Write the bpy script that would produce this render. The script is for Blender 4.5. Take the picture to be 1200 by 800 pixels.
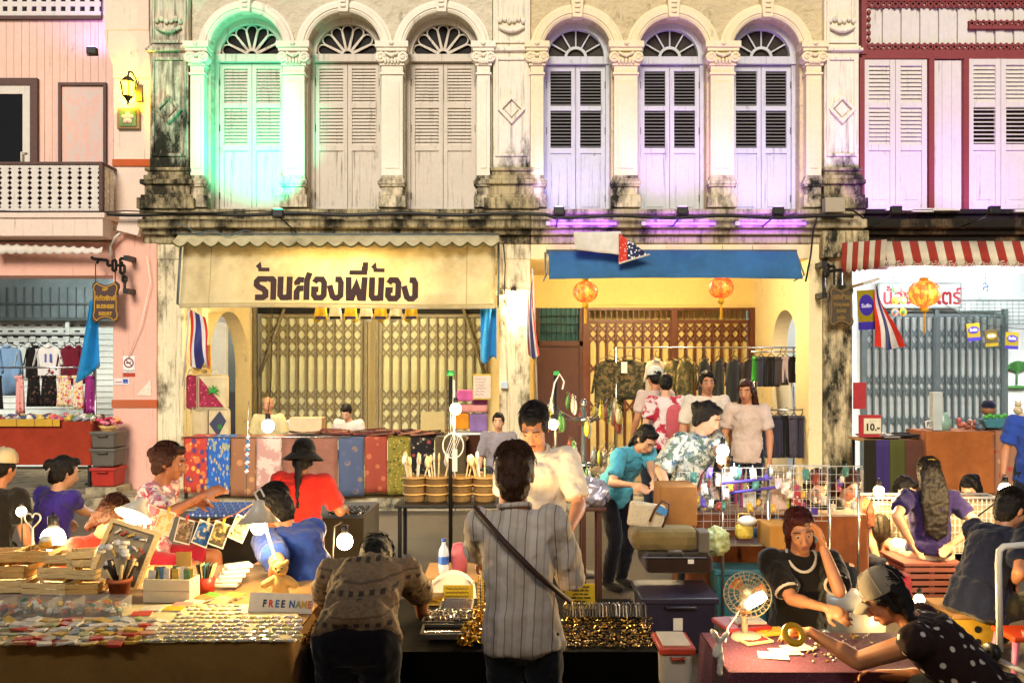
import bpy, bmesh, math, random
from mathutils import Vector, Matrix
random.seed(7)
S = bpy.context.scene
COL = S.collection
R = math.radians
V = Vector
for o in list(bpy.data.objects): bpy.data.objects.remove(o)

# ------------------------------------------------------------------ camera
EYE, FPX, HOR = 1.95, 960.0, 428.0          # eye height, focal length and horizon row in photo pixels (1200 wide)
cd = bpy.data.cameras.new('camera'); CAM = bpy.data.objects.new('camera', cd); COL.objects.link(CAM)
CAM.location = (0, 0, EYE); CAM.rotation_euler = (R(90), 0, 0)
cd.sensor_width = 36; cd.lens = 36*FPX/1200; cd.shift_y = (HOR-400)/1200; cd.clip_start = .05; cd.clip_end = 500
S.camera = CAM
# ------------------------------------------------------------------ world and light
SUN_EL, SUN_AZ = 30.0, 8.0                   # soft light of the night street from behind the camera, a little from the left
wd = bpy.data.worlds.new('World'); S.world = wd; wd.use_nodes = True
wn = wd.node_tree.nodes; bg = wn['Background']
sk = wn.new('ShaderNodeTexSky'); sk.sky_type = 'NISHITA'; sk.sun_disc = False
sk.sun_elevation = R(SUN_EL); sk.sun_rotation = R(180+SUN_AZ)
wd.node_tree.links.new(sk.outputs[0], bg.inputs[0]); bg.inputs[1].default_value = 0.012
sl = bpy.data.lights.new('sun', 'SUN'); sl.energy = 1.12; sl.angle = R(24); sl.color = (1, .925, .82)
so = bpy.data.objects.new('sun', sl); COL.objects.link(so); so.location = (-3, -8, 9)
so.rotation_euler = (R(90-SUN_EL), 0, R(-SUN_AZ))
S.view_settings.view_transform = 'Standard'; S.view_settings.look = 'None'
S.view_settings.exposure = 1.86; S.view_settings.gamma = 1
S.cycles.use_denoising = True
S.cycles.max_bounces = 6; S.cycles.diffuse_bounces = 3; S.cycles.glossy_bounces = 3; S.cycles.transmission_bounces = 4
S.cycles.transparent_max_bounces = 6; S.cycles.sample_clamp_indirect = 4; S.cycles.caustics_reflective = False
S.cycles.caustics_refractive = False

def at(px, py, d):                           # the point at distance d that the photograph shows at pixel (px, py)
    return V(((px-600)/FPX*d, d, EYE-(py-HOR)/FPX*d))
def ax(px, d): return (px-600)/FPX*d
def az(py, d): return EYE-(py-HOR)/FPX*d
FY = 12.0
def fx(px): return (px-600)/80.0
def fz(py): return EYE-(py-428)/80.0

# ------------------------------------------------------------------ materials
MATS = {}
def srgb(c):
    if isinstance(c, str):
        c = [int(c[i:i+2], 16)/255 for i in (0, 2, 4)]
        c = [x/12.92 if x <= .04045 else ((x+.055)/1.055)**2.4 for x in c]
    return (c[0], c[1], c[2], 1)
def mix(a, b, t): return tuple(a[i]*(1-t)+b[i]*t for i in range(3))+(1,)
class NT:
    def __init__(s, m):
        m.use_nodes = True; s.t = m.node_tree; s.b = s.t.nodes['Principled BSDF']; s.o = s.t.nodes['Material Output']
        s.tc = s.n('ShaderNodeTexCoord')
    def n(s, k, **kw):
        x = s.t.nodes.new(k)
        for a, b in kw.items(): setattr(x, a, b)
        return x
    def l(s, a, b): s.t.links.new(a, b)
    def val(s, sock, v):
        if hasattr(v, 'links'): s.l(v, sock)
        else: sock.default_value = v
    def noise(s, scale, detail=5, rough=.6, vec=None, stretch=None):
        x = s.n('ShaderNodeTexNoise'); x.inputs['Scale'].default_value = scale
        x.inputs['Detail'].default_value = detail; x.inputs['Roughness'].default_value = rough
        v = vec or s.tc.outputs['Object']
        if stretch:
            mp = s.n('ShaderNodeMapping'); mp.inputs['Scale'].default_value = stretch; s.l(v, mp.inputs[0]); v = mp.outputs[0]
        s.l(v, x.inputs['Vector']); return x.outputs['Fac']
    def ramp(s, fac, stops, interp='LINEAR'):
        r = s.n('ShaderNodeValToRGB'); r.color_ramp.interpolation = interp
        e = r.color_ramp.elements
        while len(e) < len(stops): e.new(.5)
        for i, (p, c) in enumerate(stops):
            e[i].position = p; e[i].color = c if not isinstance(c, (int, float)) else (c, c, c, 1)
        s.l(fac, r.inputs[0]); return r.outputs[0]
    def mixc(s, f, a, b, mode='MIX'):
        x = s.n('ShaderNodeMixRGB', blend_type=mode)
        s.val(x.inputs[0], f); s.val(x.inputs[1], a); s.val(x.inputs[2], b); return x.outputs[0]
    def math(s, op, a, b=0.0, clamp=False):
        x = s.n('ShaderNodeMath', operation=op, use_clamp=clamp); s.val(x.inputs[0], a); s.val(x.inputs[1], b); return x.outputs[0]
    def bump(s, h, dist=.01, strength=.5):
        x = s.n('ShaderNodeBump'); x.inputs['Distance'].default_value = dist; x.inputs['Strength'].default_value = strength
        s.l(h, x.inputs['Height']); s.l(x.outputs[0], s.b.inputs['Normal'])
    def xyz(s, vec=None):
        x = s.n('ShaderNodeSeparateXYZ'); s.l(vec or s.tc.outputs['Object'], x.inputs[0]); return x.outputs
def mat(name, col, rough=.65, var=.18, scale=9, bump=.0, bscale=None, metal=0, spec=.4, pal=None, trans=0, emit=0, sheen=0, alpha=1):
    if name in MATS: return MATS[name]
    m = bpy.data.materials.new(name); t = NT(m); c = srgb(col)
    f = t.noise(scale)
    c1 = t.ramp(f, [(.3, mix(c, (0, 0, 0), var*1.1)), (.7, tuple(min(1, v*(1+var*.5)) for v in c[:3])+(1,))])
    if pal:
        oi = t.n('ShaderNodeObjectInfo'); n = len(pal)
        pr = t.ramp(oi.outputs['Random'], [(i/n, srgb(p)) for i, p in enumerate(pal)], 'CONSTANT')
        c1 = t.mixc(1, pr, t.ramp(f, [(.3, 1-var), (.7, 1.0)]), 'MULTIPLY')
    t.l(c1, t.b.inputs['Base Color'])
    t.b.inputs['Roughness'].default_value = rough; t.b.inputs['Metallic'].default_value = metal
    t.b.inputs['Specular IOR Level'].default_value = spec
    if bump: t.bump(t.noise(bscale or scale*4), bump, .6)
    if trans: t.b.inputs['Transmission Weight'].default_value = trans
    if sheen: t.b.inputs['Sheen Weight'].default_value = sheen
    if alpha < 1: t.b.inputs['Alpha'].default_value = alpha
    if emit:
        t.b.inputs['Emission Color'].default_value = c; t.b.inputs['Emission Strength'].default_value = emit
    MATS[name] = m; return m
def plaster(name, col, mould=0.0, streak=0.0, bump=.006, bscale=30, dark='2a2a1e', z0=None, z1=None, grime=.25):
    """Old painted plaster; mould = share of the surface under black mould, denser between heights z0 (all) and z1 (none)."""
    if name in MATS: return MATS[name]
    m = bpy.data.materials.new(name); t = NT(m); c = srgb(col)
    geo = t.n('ShaderNodeNewGeometry'); P = geo.outputs['Position']
    big = t.noise(1.3, 6, .65, P); fine = t.noise(14, 6, .7, P)
    col1 = t.ramp(big, [(.32, mix(c, (.35, .28, .18), grime)), (.62, c)])
    col1 = t.mixc(.35, col1, t.ramp(fine, [(.3, mix(c, (0, 0, 0), .3)), (.7, c)]))
    h = t.noise(bscale, 5, .6, P)
    if mould > 0:
        mo = t.noise(3.2, 9, .72, P, (1, 1, .45))
        f = t.ramp(mo, [(max(0, .66-mould*.5), 0.0), (max(.02, .82-mould*.5), 1.0)])
        if z0 is not None:
            zz = t.xyz(P)[2]
            mr = t.n('ShaderNodeMapRange'); t.l(zz, mr.inputs[0]); mr.inputs[1].default_value = z0; mr.inputs[2].default_value = z1
            mr.inputs[3].default_value = .32; mr.inputs[4].default_value = -.28; mr.clamp = True
            f = t.ramp(t.math('ADD', mo, mr.outputs[0]), [(.53, 0.0), (.72, 1.0)])
        dk = t.ramp(fine, [(.35, srgb('16170f')), (.7, srgb(dark))])
        col1 = t.mixc(f, col1, dk)
    if streak > 0:
        st = t.noise(5, 6, .7, P, (5, 5, .25))
        f2 = t.ramp(st, [(.62-streak*.25, 0.0), (.78-streak*.2, .75)])
        col1 = t.mixc(f2, col1, srgb('35301f'))
    t.l(col1, t.b.inputs['Base Color']); t.b.inputs['Roughness'].default_value = .85
    t.b.inputs['Specular IOR Level'].default_value = .2
    t.bump(h, bump, .6)
    MATS[name] = m; return m
def emis(name, col, s):
    if name in MATS: return MATS[name]
    m = bpy.data.materials.new(name); t = NT(m)
    t.b.inputs['Base Color'].default_value = srgb(col); t.b.inputs['Emission Color'].default_value = srgb(col)
    t.b.inputs['Emission Strength'].default_value = s
    MATS[name] = m; return m
def cloth(name, col, var=.15, fold=.004, pal=None, transl=0.0, weave=350):
    if name in MATS: return MATS[name]
    m = bpy.data.materials.new(name); t = NT(m); c = srgb(col)
    f = t.noise(6, 6, .65)
    c1 = t.ramp(f, [(.3, mix(c, (0, 0, 0), var)), (.7, tuple(min(1, v*(1+var*.4)) for v in c[:3])+(1,))])
    if pal:
        oi = t.n('ShaderNodeObjectInfo'); n = len(pal)
        c1 = t.mixc(1, t.ramp(oi.outputs['Random'], [(i/n, srgb(p)) for i, p in enumerate(pal)], 'CONSTANT'), t.ramp(f, [(.3, 1-var), (.7, 1.0)]), 'MULTIPLY')
    c1 = t.mixc(1, c1, t.ramp(t.noise(1.7, 5, .7), [(.35, srgb('e6e0d4')), (.6, 1.0)]), 'MULTIPLY')
    t.l(c1, t.b.inputs['Base Color']); t.b.inputs['Roughness'].default_value = .9; t.b.inputs['Specular IOR Level'].default_value = .15
    t.b.inputs['Sheen Weight'].default_value = .15
    t.bump(t.math('ADD', t.noise(11, 4, .5), t.math('MULTIPLY', t.noise(weave, 2, .5), .08)), fold, .8)
    if transl:
        tr = t.n('ShaderNodeBsdfTranslucent'); t.l(c1, tr.inputs[0])
        ms = t.n('ShaderNodeMixShader'); ms.inputs[0].default_value = transl
        t.l(t.b.outputs[0], ms.inputs[1]); t.l(tr.outputs[0], ms.inputs[2]); t.l(ms.outputs[0], t.o.inputs[0])
    MATS[name] = m; return m
def printed(name, base, cols, scale=14, th=.5, kind='voronoi', rough=.85, spread=(1, 1, 1)):
    """Cloth or paper printed with blotches of other colours."""
    if name in MATS: return MATS[name]
    m = bpy.data.materials.new(name); t = NT(m)
    c1 = srgb(base)
    vec = t.tc.outputs['Object']
    mp = t.n('ShaderNodeMapping'); mp.inputs['Scale'].default_value = spread; t.l(vec, mp.inputs[0])
    out = None
    for i, c in enumerate(cols):
        if kind == 'voronoi':
            v = t.n('ShaderNodeTexVoronoi'); v.inputs['Scale'].default_value = scale*(1+.37*i)
            mp2 = t.n('ShaderNodeMapping'); mp2.inputs['Location'].default_value = (i*3.1, i*1.7, i*2.3); t.l(mp.outputs[0], mp2.inputs[0])
            t.l(mp2.outputs[0], v.inputs['Vector']); f = t.ramp(v.outputs['Distance'], [(th*.55, 1.0), (th*.7, 0.0)])
        else:
            mp2 = t.n('ShaderNodeMapping'); mp2.inputs['Location'].default_value = (i*3.1, i*1.7, i*2.3); t.l(mp.outputs[0], mp2.inputs[0])
            f = t.ramp(t.noise(scale*(1+.3*i), 4, .6, mp2.outputs[0]), [(th, 0.0), (th+.06, 1.0)])
        out = t.mixc(f, out if out is not None else c1, srgb(c))
    t.l(out, t.b.inputs['Base Color']); t.b.inputs['Roughness'].default_value = rough; t.b.inputs['Specular IOR Level'].default_value = .25
    t.bump(t.noise(12, 4), .004, .6)
    MATS[name] = m; return m
def bands(name, stops, axis=2, freq=1.0, rough=.85, noise=.02, wob=8):
    """Repeating stripes along an object axis: stops = [(position, colour)], constant between."""
    if name in MATS: return MATS[name]
    m = bpy.data.materials.new(name); t = NT(m)
    x = t.xyz()[axis]
    x = t.math('ADD', x, t.math('MULTIPLY', t.math('SUBTRACT', t.noise(wob, 3), .5), noise))
    f = t.math('FRACT', t.math('MULTIPLY', x, freq))
    c = t.ramp(f, [(p, srgb(k)) for p, k in stops], 'CONSTANT')
    c = t.mixc(1, c, t.ramp(t.noise(7, 5), [(.3, .8), (.7, 1.0)]), 'MULTIPLY')
    t.l(c, t.b.inputs['Base Color']); t.b.inputs['Roughness'].default_value = rough; t.b.inputs['Specular IOR Level'].default_value = .2
    t.bump(t.noise(11, 4), .005, .8)
    MATS[name] = m; return m
def wood(name, c1, c2, rough=.55, scale=6, axis=0):
    if name in MATS: return MATS[name]
    m = bpy.data.materials.new(name); t = NT(m)
    st = [18, 18, 18]; st[axis] = 1.2
    f = t.noise(scale, 6, .65, None, tuple(st))
    t.l(t.ramp(f, [(.3, srgb(c2)), (.7, srgb(c1))]), t.b.inputs['Base Color']); t.b.inputs['Roughness'].default_value = rough
    t.bump(f, .002, .4)
    MATS[name] = m; return m
def glass(name, col=(.9, .95, 1), rough=.05, alpha=.25):
    if name in MATS: return MATS[name]
    m = bpy.data.materials.new(name); t = NT(m)
    t.b.inputs['Base Color'].default_value = srgb(col); t.b.inputs['Roughness'].default_value = rough
    t.b.inputs['Alpha'].default_value = alpha; t.b.inputs['Specular IOR Level'].default_value = .6
    MATS[name] = m; return m

# ------------------------------------------------------------------ mesh collector
def frame_of(d):
    d = d.normalized(); u = V((0, 0, 1)) if abs(d.z) < .95 else V((1, 0, 0))
    s = d.cross(u).normalized(); return s, s.cross(d).normalized()
class MB:
    def __init__(s): s.v = []; s.f = []; s.mi = []; s.m = 0; s.x = None; s.sm = []; s.smooth = False
    def add(s, vs, fs, smooth=None):
        b = len(s.v); X = s.x
        s.v += [tuple(X @ V(p)) if X is not None else tuple(p) for p in vs]
        flip = X is not None and X.to_3x3().determinant() < 0
        for f in fs:
            g = [b+i for i in f]
            s.f.append(g[::-1] if flip else g); s.mi.append(s.m); s.sm.append(s.smooth if smooth is None else smooth)
        return s
    def bx(s, x0, x1, y0, y1, z0, z1):
        x0, x1 = min(x0, x1), max(x0, x1); y0, y1 = min(y0, y1), max(y0, y1); z0, z1 = min(z0, z1), max(z0, z1)
        v = [(x0, y0, z0), (x1, y0, z0), (x1, y1, z0), (x0, y1, z0), (x0, y0, z1), (x1, y0, z1), (x1, y1, z1), (x0, y1, z1)]
        return s.add(v, [(0, 3, 2, 1), (4, 5, 6, 7), (0, 1, 5, 4), (1, 2, 6, 5), (2, 3, 7, 6), (3, 0, 4, 7)], False)
    def cb(s, c, d, rot=None):               # centred box, optional rotation matrix
        h = [k/2 for k in d]; X = Matrix.Translation(V(c)) @ (rot.to_4x4() if rot is not None else Matrix())
        v = [X @ V((a*h[0], b*h[1], e*h[2])) for a, b, e in ((-1, -1, -1), (1, -1, -1), (1, 1, -1), (-1, 1, -1), (-1, -1, 1), (1, -1, 1), (1, 1, 1), (-1, 1, 1))]
        return s.add(v, [(0, 3, 2, 1), (4, 5, 6, 7), (0, 1, 5, 4), (1, 2, 6, 5), (2, 3, 7, 6), (3, 0, 4, 7)], False)
    def tube(s, pts, r, n=6, cap=True, close=False):
        pts = [V(p) for p in pts]; k = len(pts); rs = r if isinstance(r, (list, tuple)) else [r]*k
        vs = []; fs = []; ps = None
        for i, p in enumerate(pts):
            if close: d = pts[(i+1) % k]-pts[i-1]
            else: d = pts[min(i+1, k-1)]-pts[max(i-1, 0)]
            if d.length < 1e-9: d = V((0, 0, 1))
            d.normalize()
            if ps is None: a, b = frame_of(d)
            else:
                a = (ps-d*ps.dot(d))
                a = a.normalized() if a.length > 1e-6 else frame_of(d)[0]; b = a.cross(d).normalized()
            ps = a
            for j in range(n):
                t = 2*math.pi*j/n; vs.append(p+(a*math.cos(t)+b*math.sin(t))*rs[i])
        for i in range(k if close else k-1):
            i2 = (i+1) % k
            for j in range(n):
                j2 = (j+1) % n; fs.append((i*n+j, i*n+j2, i2*n+j2, i2*n+j))
        if cap and not close: fs.append(tuple(range(n))[::-1]); fs.append(tuple((k-1)*n+j for j in range(n)))
        fs = [f[::-1] for f in fs]
        return s.add(vs, fs, n > 5)
    def cyl(s, a, b, r0, r1=None, n=10): return s.tube([a, b], [r0, r0 if r1 is None else r1], n)
    def lathe(s, prof, c=(0, 0, 0), n=16, axis=None, a0=0, a1=2*math.pi):
        c = V(c); full = a1-a0 > 6.28; vs = []; fs = []; k = len(prof)
        q = V((0, 0, 1)).rotation_difference(V(axis)).to_matrix() if axis is not None else Matrix.Identity(3)
        m = n if full else n+1
        for j in range(m):
            t = a0+(a1-a0)*j/n
            for r, z in prof: vs.append(c+q @ V((max(r, 1e-4)*math.cos(t), max(r, 1e-4)*math.sin(t), z)))
        for j in range(n):
            j2 = (j+1) % m
            for i in range(k-1): fs.append((j*k+i, j2*k+i, j2*k+i+1, j*k+i+1))
        return s.add(vs, fs, True)
    def ell(s, c, r, n=12, k=8, rot=None):
        c = V(c); vs = []; fs = []; r = (r, r, r) if isinstance(r, (int, float)) else r
        for i in range(1, k):
            p = math.pi*i/k
            for j in range(n):
                t = 2*math.pi*j/n; w = V((r[0]*math.sin(p)*math.cos(t), r[1]*math.sin(p)*math.sin(t), r[2]*math.cos(p)))
                vs.append(c+(rot @ w if rot is not None else w))
        for e in (1, -1):
            w = V((0, 0, r[2]*e)); vs.append(c+(rot @ w if rot is not None else w))
        T, B = len(vs)-2, len(vs)-1
        for j in range(n):
            j2 = (j+1) % n; fs.append((T, j, j2)); fs.append((B, (k-2)*n+j2, (k-2)*n+j))
            for i in range(k-2): fs.append((i*n+j, (i+1)*n+j, (i+1)*n+j2, i*n+j2))
        return s.add(vs, fs, True)
    def prism(s, poly, y0, y1):              # polygon in X-Z (counter-clockwise seen from -Y), extruded along Y
        n = len(poly); vs = [(x, y0, z) for x, z in poly]+[(x, y1, z) for x, z in poly]
        fs = [tuple(range(n)), tuple(range(2*n-1, n-1, -1))]+[(i, i+n, (i+1) % n+n, (i+1) % n) for i in range(n)]
        return s.add(vs, fs, False)
    def sheet(s, fn, nu, nv, thick=0.0, smooth=True):   # fn(u, v) -> point; optional thickness along the normal
        vs = [V(fn(i/nu, j/nv)) for j in range(nv+1) for i in range(nu+1)]; w = nu+1
        q = [(j*w+i, j*w+i+1, (j+1)*w+i+1, (j+1)*w+i) for j in range(nv) for i in range(nu)]
        if not thick: return s.add(vs, q, smooth)
        nr = []
        for j in range(nv+1):
            for i in range(nu+1):
                a = vs[j*w+min(i+1, nu)]-vs[j*w+max(i-1, 0)]; b = vs[min(j+1, nv)*w+i]-vs[max(j-1, 0)*w+i]
                k = a.cross(b); nr.append(k.normalized() if k.length > 1e-9 else V((0, -1, 0)))
        N = len(vs); v2 = [p-nr[i]*thick for i, p in enumerate(vs)]
        fs = list(q)+[tuple(N+k for k in f[::-1]) for f in q]
        edge = [j*w for j in range(nv)]
        for i in range(nu): fs.append((i+1, i, N+i, N+i+1)); k = nv*w+i; fs.append((k, k+1, N+k+1, N+k))
        for j in range(nv): a, b = j*w, (j+1)*w; fs.append((a, b, N+b, N+a)); a, b = j*w+nu, (j+1)*w+nu; fs.append((b, a, N+a, N+b))
        return s.add(vs+v2, fs, smooth)
    def ribbon(s, pts, w, y, th=.006, close=False):     # mitred flat stroke in X-Z of width w, front face at y
        n = len(pts); L = []; Rr = []
        P = [V((p[0], p[1])) for p in pts]
        for i in range(n):
            a = P[i]-P[i-1] if (i or close) else P[1]-P[0]
            b = P[(i+1) % n]-P[i] if (i < n-1 or close) else P[i]-P[i-1]
            a.normalize(); b.normalize(); na = V((-a.y, a.x)); nb = V((-b.y, b.x)); m = na+nb
            m = m.normalized() if m.length > 1e-6 else na
            k = w/2/max(.5, m.dot(na)); L.append(P[i]+m*k); Rr.append(P[i]-m*k)
        vs = [(p.x, y, p.y) for p in L]+[(p.x, y, p.y) for p in Rr]+[(p.x, y+th, p.y) for p in L]+[(p.x, y+th, p.y) for p in Rr]
        fs = []
        for i in range(n if close else n-1):
            j = (i+1) % n
            fs += [(n+i, n+j, j, i), (2*n+i, 2*n+j, 3*n+j, 3*n+i), (i, j, 2*n+j, 2*n+i), (n+j, n+i, 3*n+i, 3*n+j)]
        if not close: fs += [(0, 2*n, 3*n, n), (n-1, 2*n-1, 4*n-1, 3*n-1)]
        return s.add(vs, fs, False)
    def mesh(s, name, org):
        me = bpy.data.meshes.new(name)
        me.from_pydata([(p[0]-org[0], p[1]-org[1], p[2]-org[2]) for p in s.v], [], s.f)
        me.polygons.foreach_set('material_index', s.mi); me.polygons.foreach_set('use_smooth', s.sm); me.update(); return me
    def base(s):
        xs = [p[0] for p in s.v]; ys = [p[1] for p in s.v]; zs = [p[2] for p in s.v]
        return V(((min(xs)+max(xs))/2, (min(ys)+max(ys))/2, min(zs)))
WL = {}                                       # world location of what has been built so far
def link(name, data, loc, parent=None):
    o = bpy.data.objects.new(name, data); COL.objects.link(o); loc = V(loc); WL[o.name] = loc
    if parent is not None: o.parent = parent; o.location = loc-WL[parent.name]
    else: o.location = loc
    return o
def part(name, mb, mats, parent=None, bevel=0, org=None, label=None):
    org = mb.base() if org is None else V(org)
    me = mb.mesh(name, org)
    for m in (mats if isinstance(mats, (list, tuple)) else [mats]): me.materials.append(m)
    o = link(name, me, org, parent)
    if bevel:
        b = o.modifiers.new('bevel', 'BEVEL'); b.width = bevel; b.segments = 2; b.limit_method = 'ANGLE'; b.angle_limit = R(40)
    if label: o['label'] = label
    return o
def tag(o, label, cat, group=None, kind=None):
    if label: o['label'] = label
    if cat: o['category'] = cat
    if group: o['group'] = group
    if kind: o['kind'] = kind
    return o
def thing(name, label, cat, loc, group=None):
    return tag(link(name, None, loc), label, cat, group)
def solo(name, mb, mats, label, cat, group=None, bevel=0, org=None):
    return tag(part(name, mb, mats, None, bevel, org), label, cat, group)
def struct(name, mb, mats, bevel=0): return tag(part(name, mb, mats, None, bevel), None, None, None, 'structure')
def same(o, loc, parent=None, rot=None, label=None, scale=None):   # a copy sharing the mesh, at a world location
    c = o.copy(); COL.objects.link(c); loc = V(loc); WL[c.name] = loc
    c.parent = parent; c.location = loc-(WL[parent.name] if parent is not None else V((0, 0, 0)))
    if rot is not None: c.rotation_euler = rot
    if scale is not None: c.scale = (scale,)*3 if isinstance(scale, (int, float)) else scale
    if label: c['label'] = label
    return c
def copy_tree(o, loc, rotz=0, label=None, scale=None, group=None, rot=None):
    def rec(x, par):
        c = x.copy(); COL.objects.link(c); c.parent = par
        for ch in x.children: rec(ch, c)
        return c
    c = rec(o, None); c.location = V(loc); c.rotation_euler = rot if rot is not None else (0, 0, rotz); WL[c.name] = V(loc)
    if label: c['label'] = label
    if group: c['group'] = group
    if scale is not None: c.scale = (scale,)*3 if isinstance(scale, (int, float)) else scale
    return c
def text_mb(mb, body, x, z, size, y, sx=1.0, bold=0.0, th=.002, align='CENTER', X=None):
    """Flat lettering facing -Y, baseline at z, as real geometry."""
    c = bpy.data.curves.new('t', 'FONT'); c.body = body; c.size = size; c.align_x = align; c.offset = bold; c.extrude = th/2; c.resolution_u = 2
    o = bpy.data.objects.new('t', c); COL.objects.link(o)
    bpy.context.view_layer.update()
    me = bpy.data.meshes.new_from_object(o.evaluated_get(bpy.context.evaluated_depsgraph_get()))
    vs = [V((x+p.co.x*sx, y-p.co.z, z+p.co.y)) for p in me.vertices]
    if X is not None: vs = [X @ p for p in vs]
    mb.add(vs, [tuple(f.vertices) for f in me.polygons], False)
    bpy.data.objects.remove(o); bpy.data.curves.remove(c); bpy.data.meshes.remove(me)
    return mb
MK = 1
def lamp(parent, loc, watt, col, r=.03, kind='POINT', aim=None, spot=70, name='bulb_light'):
    l = bpy.data.lights.new(name, kind); l.energy = watt*MK; l.color = col; l.shadow_soft_size = r
    o = bpy.data.objects.new(name, l); COL.objects.link(o); o.parent = parent
    o.location = V(loc)-(WL[parent.name] if parent is not None else V((0, 0, 0)))
    if kind == 'SPOT': l.spot_size = R(spot); l.spot_blend = .8
    if aim is not None: o.rotation_euler = V((0, 0, -1)).rotation_difference((V(aim)-V(loc)).normalized()).to_euler()
    return o
WARM = (1, .68, .29); WHITE = (.85, .95, 1)
# ------------------------------------------------------------------ ground
def asphalt():
    m = bpy.data.materials.new('asphalt'); t = NT(m); P = t.n('ShaderNodeNewGeometry').outputs['Position']
    a = t.ramp(t.noise(1.1, 6, .65, P), [(.3, srgb('2c251c')), (.7, srgb('463b2d'))])
    a = t.mixc(t.ramp(t.noise(160, 2, .5, P), [(.45, 0.0), (.75, .55)]), a, srgb('8a7a62'))
    a = t.mixc(t.ramp(t.noise(2.2, 7, .7, P, (.5, 1, 1)), [(.55, 0.0), (.7, .5)]), a, srgb('26211a'))
    t.l(a, t.b.inputs['Base Color']); t.b.inputs['Roughness'].default_value = .7
    t.bump(t.noise(120, 3, .6, P), .004, .6); return m
struct('road', MB().bx(-60, 60, -40, 60, -.3, 0), asphalt())
M_CONC = plaster('concrete', 'a89878', mould=.35, bump=.004)
struct('kerb', MB().bx(-30, 30, 11.25, 11.45, 0, .13), M_CONC, .015)
struct('pavement', MB().bx(-30, 30, 11.45, 16, 0, .15), plaster('pavement_cement', '8f8068', mould=.3, bump=.003))
g = MB()
for k in range(40): g.bx(-15+k*.75, -15+k*.75+.735, 10.98, 11.24, .002, .022)
struct('gutter', g, M_CONC)
sky = MB(); sky.lathe([(150, -20), (150, 40), (110, 100), (0, 140)], (0, 0, 0), 32)
sm = bpy.data.materials.new('night_sky'); t = NT(sm); t.b.inputs['Base Color'].default_value = (.01, .012, .03, 1); t.b.inputs['Roughness'].default_value = 1

# unseen shophouse front added behind the viewer, its eave set to shade near stalls
OH = (-1.4, 4.55)
# ------------------------------------------------------------------ facade materials
M_CREAM = plaster('cream_plaster', 'ece2cc', mould=.10, bump=.004)
M_CREAM2 = plaster('yellow_cream_plaster', 'e9d8ae', mould=.08, bump=.004)
M_PILB = plaster('pilaster_plaster', 'e8ddc4', mould=.5, streak=.3, z0=4.3, z1=6.0)
M_PILL = plaster('pilaster_black_mould', 'ddd0b4', mould=.5, streak=.7, z0=4.2, z1=9.0)
M_BASE = plaster('column_base_mould', 'dccbaa', mould=.42, streak=.4)
M_LEDGE = plaster('ledge_mould', 'b8a67c', mould=.48, streak=.5, dark='40382a')
M_LOWCOL = plaster('stained_column', 'e4d4ac', mould=.33, streak=.4, bump=.01, dark='4a3f2a')
M_STUCCO = plaster('rough_stucco', 'd4c8ae', mould=.1, bump=.16, bscale=7)
M_STUCCO2 = plaster('rough_stucco_yellow', 'd2be96', mould=.1, bump=.16, bscale=7)
M_WOODW = plaster('old_white_shutter', 'cfc3b2', mould=.12, streak=.25, bump=.002, grime=.18, dark='8b7a60')
M_WOODG = plaster('bluish_white_shutter', 'c3c4c2', mould=.06, streak=.2, bump=.002, grime=.15, dark='7b766c')
M_WHITE = plaster('white_boards', 'd6cdc2', mould=.02, streak=.12, bump=.002, grime=.1)
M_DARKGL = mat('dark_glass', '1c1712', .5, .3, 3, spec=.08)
M_DARKGL2 = mat('dark_glass_grey', '3a332b', .5, .3, 3, spec=.08)
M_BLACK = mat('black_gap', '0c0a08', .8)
M_PINK = plaster('pink_plaster', 'e6ae98', mould=.02, streak=.12, bump=.003, grime=.12)
M_PINKW = plaster('pale_pink_plaster', 'e4cbb8', mould=.02, streak=.12, bump=.003, grime=.15)
M_BROWN = wood('brown_timber', '5a3526', '36190f', .6)
M_REDTRIM = wood('red_brown_trim', '8a2f2c', '6b2022', .6)
M_IRON = mat('black_iron', '17130f', .5, .3, 20, .002)
M_DSLAT = mat('grey_blind_slat', '6e6c66', .6)
M_OBAND0 = mat('clay_tile', '8a4a2c', .8)
M_HINGE = mat('hinge_iron', '4a3f35', .6)

SHADE_HOUSE = thing('shophouse', 'unseen cream shophouse front added behind the viewer to shade the near stalls', 'building', (0, -2, 0))
w = MB(); w.bx(-14, 14, -2.4, -2.2, 0, 4.8); part('wall', w, M_CREAM, SHADE_HOUSE); w = MB(); w.add([(-14, -2.6, 4.95), (14, -2.6, 4.95), (14, OH[0], OH[1]), (-14, OH[0], OH[1]), (-14, -2.6, 4.85), (14, -2.6, 4.85), (14, OH[0], OH[1]-.1), (-14, OH[0], OH[1]-.1)], [(0, 1, 2, 3), (7, 6, 5, 4), (3, 2, 6, 7), (0, 3, 7, 4), (1, 5, 6, 2), (0, 4, 5, 1)]); part('eave', w, M_OBAND0, SHADE_HOUSE)
for x in (-9, -4.5, 4.5, 9): w = MB().bx(x-.2, x+.2, -1.7, -1.4, 0, 4.4); part('column', w, M_CREAM, SHADE_HOUSE)
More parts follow.
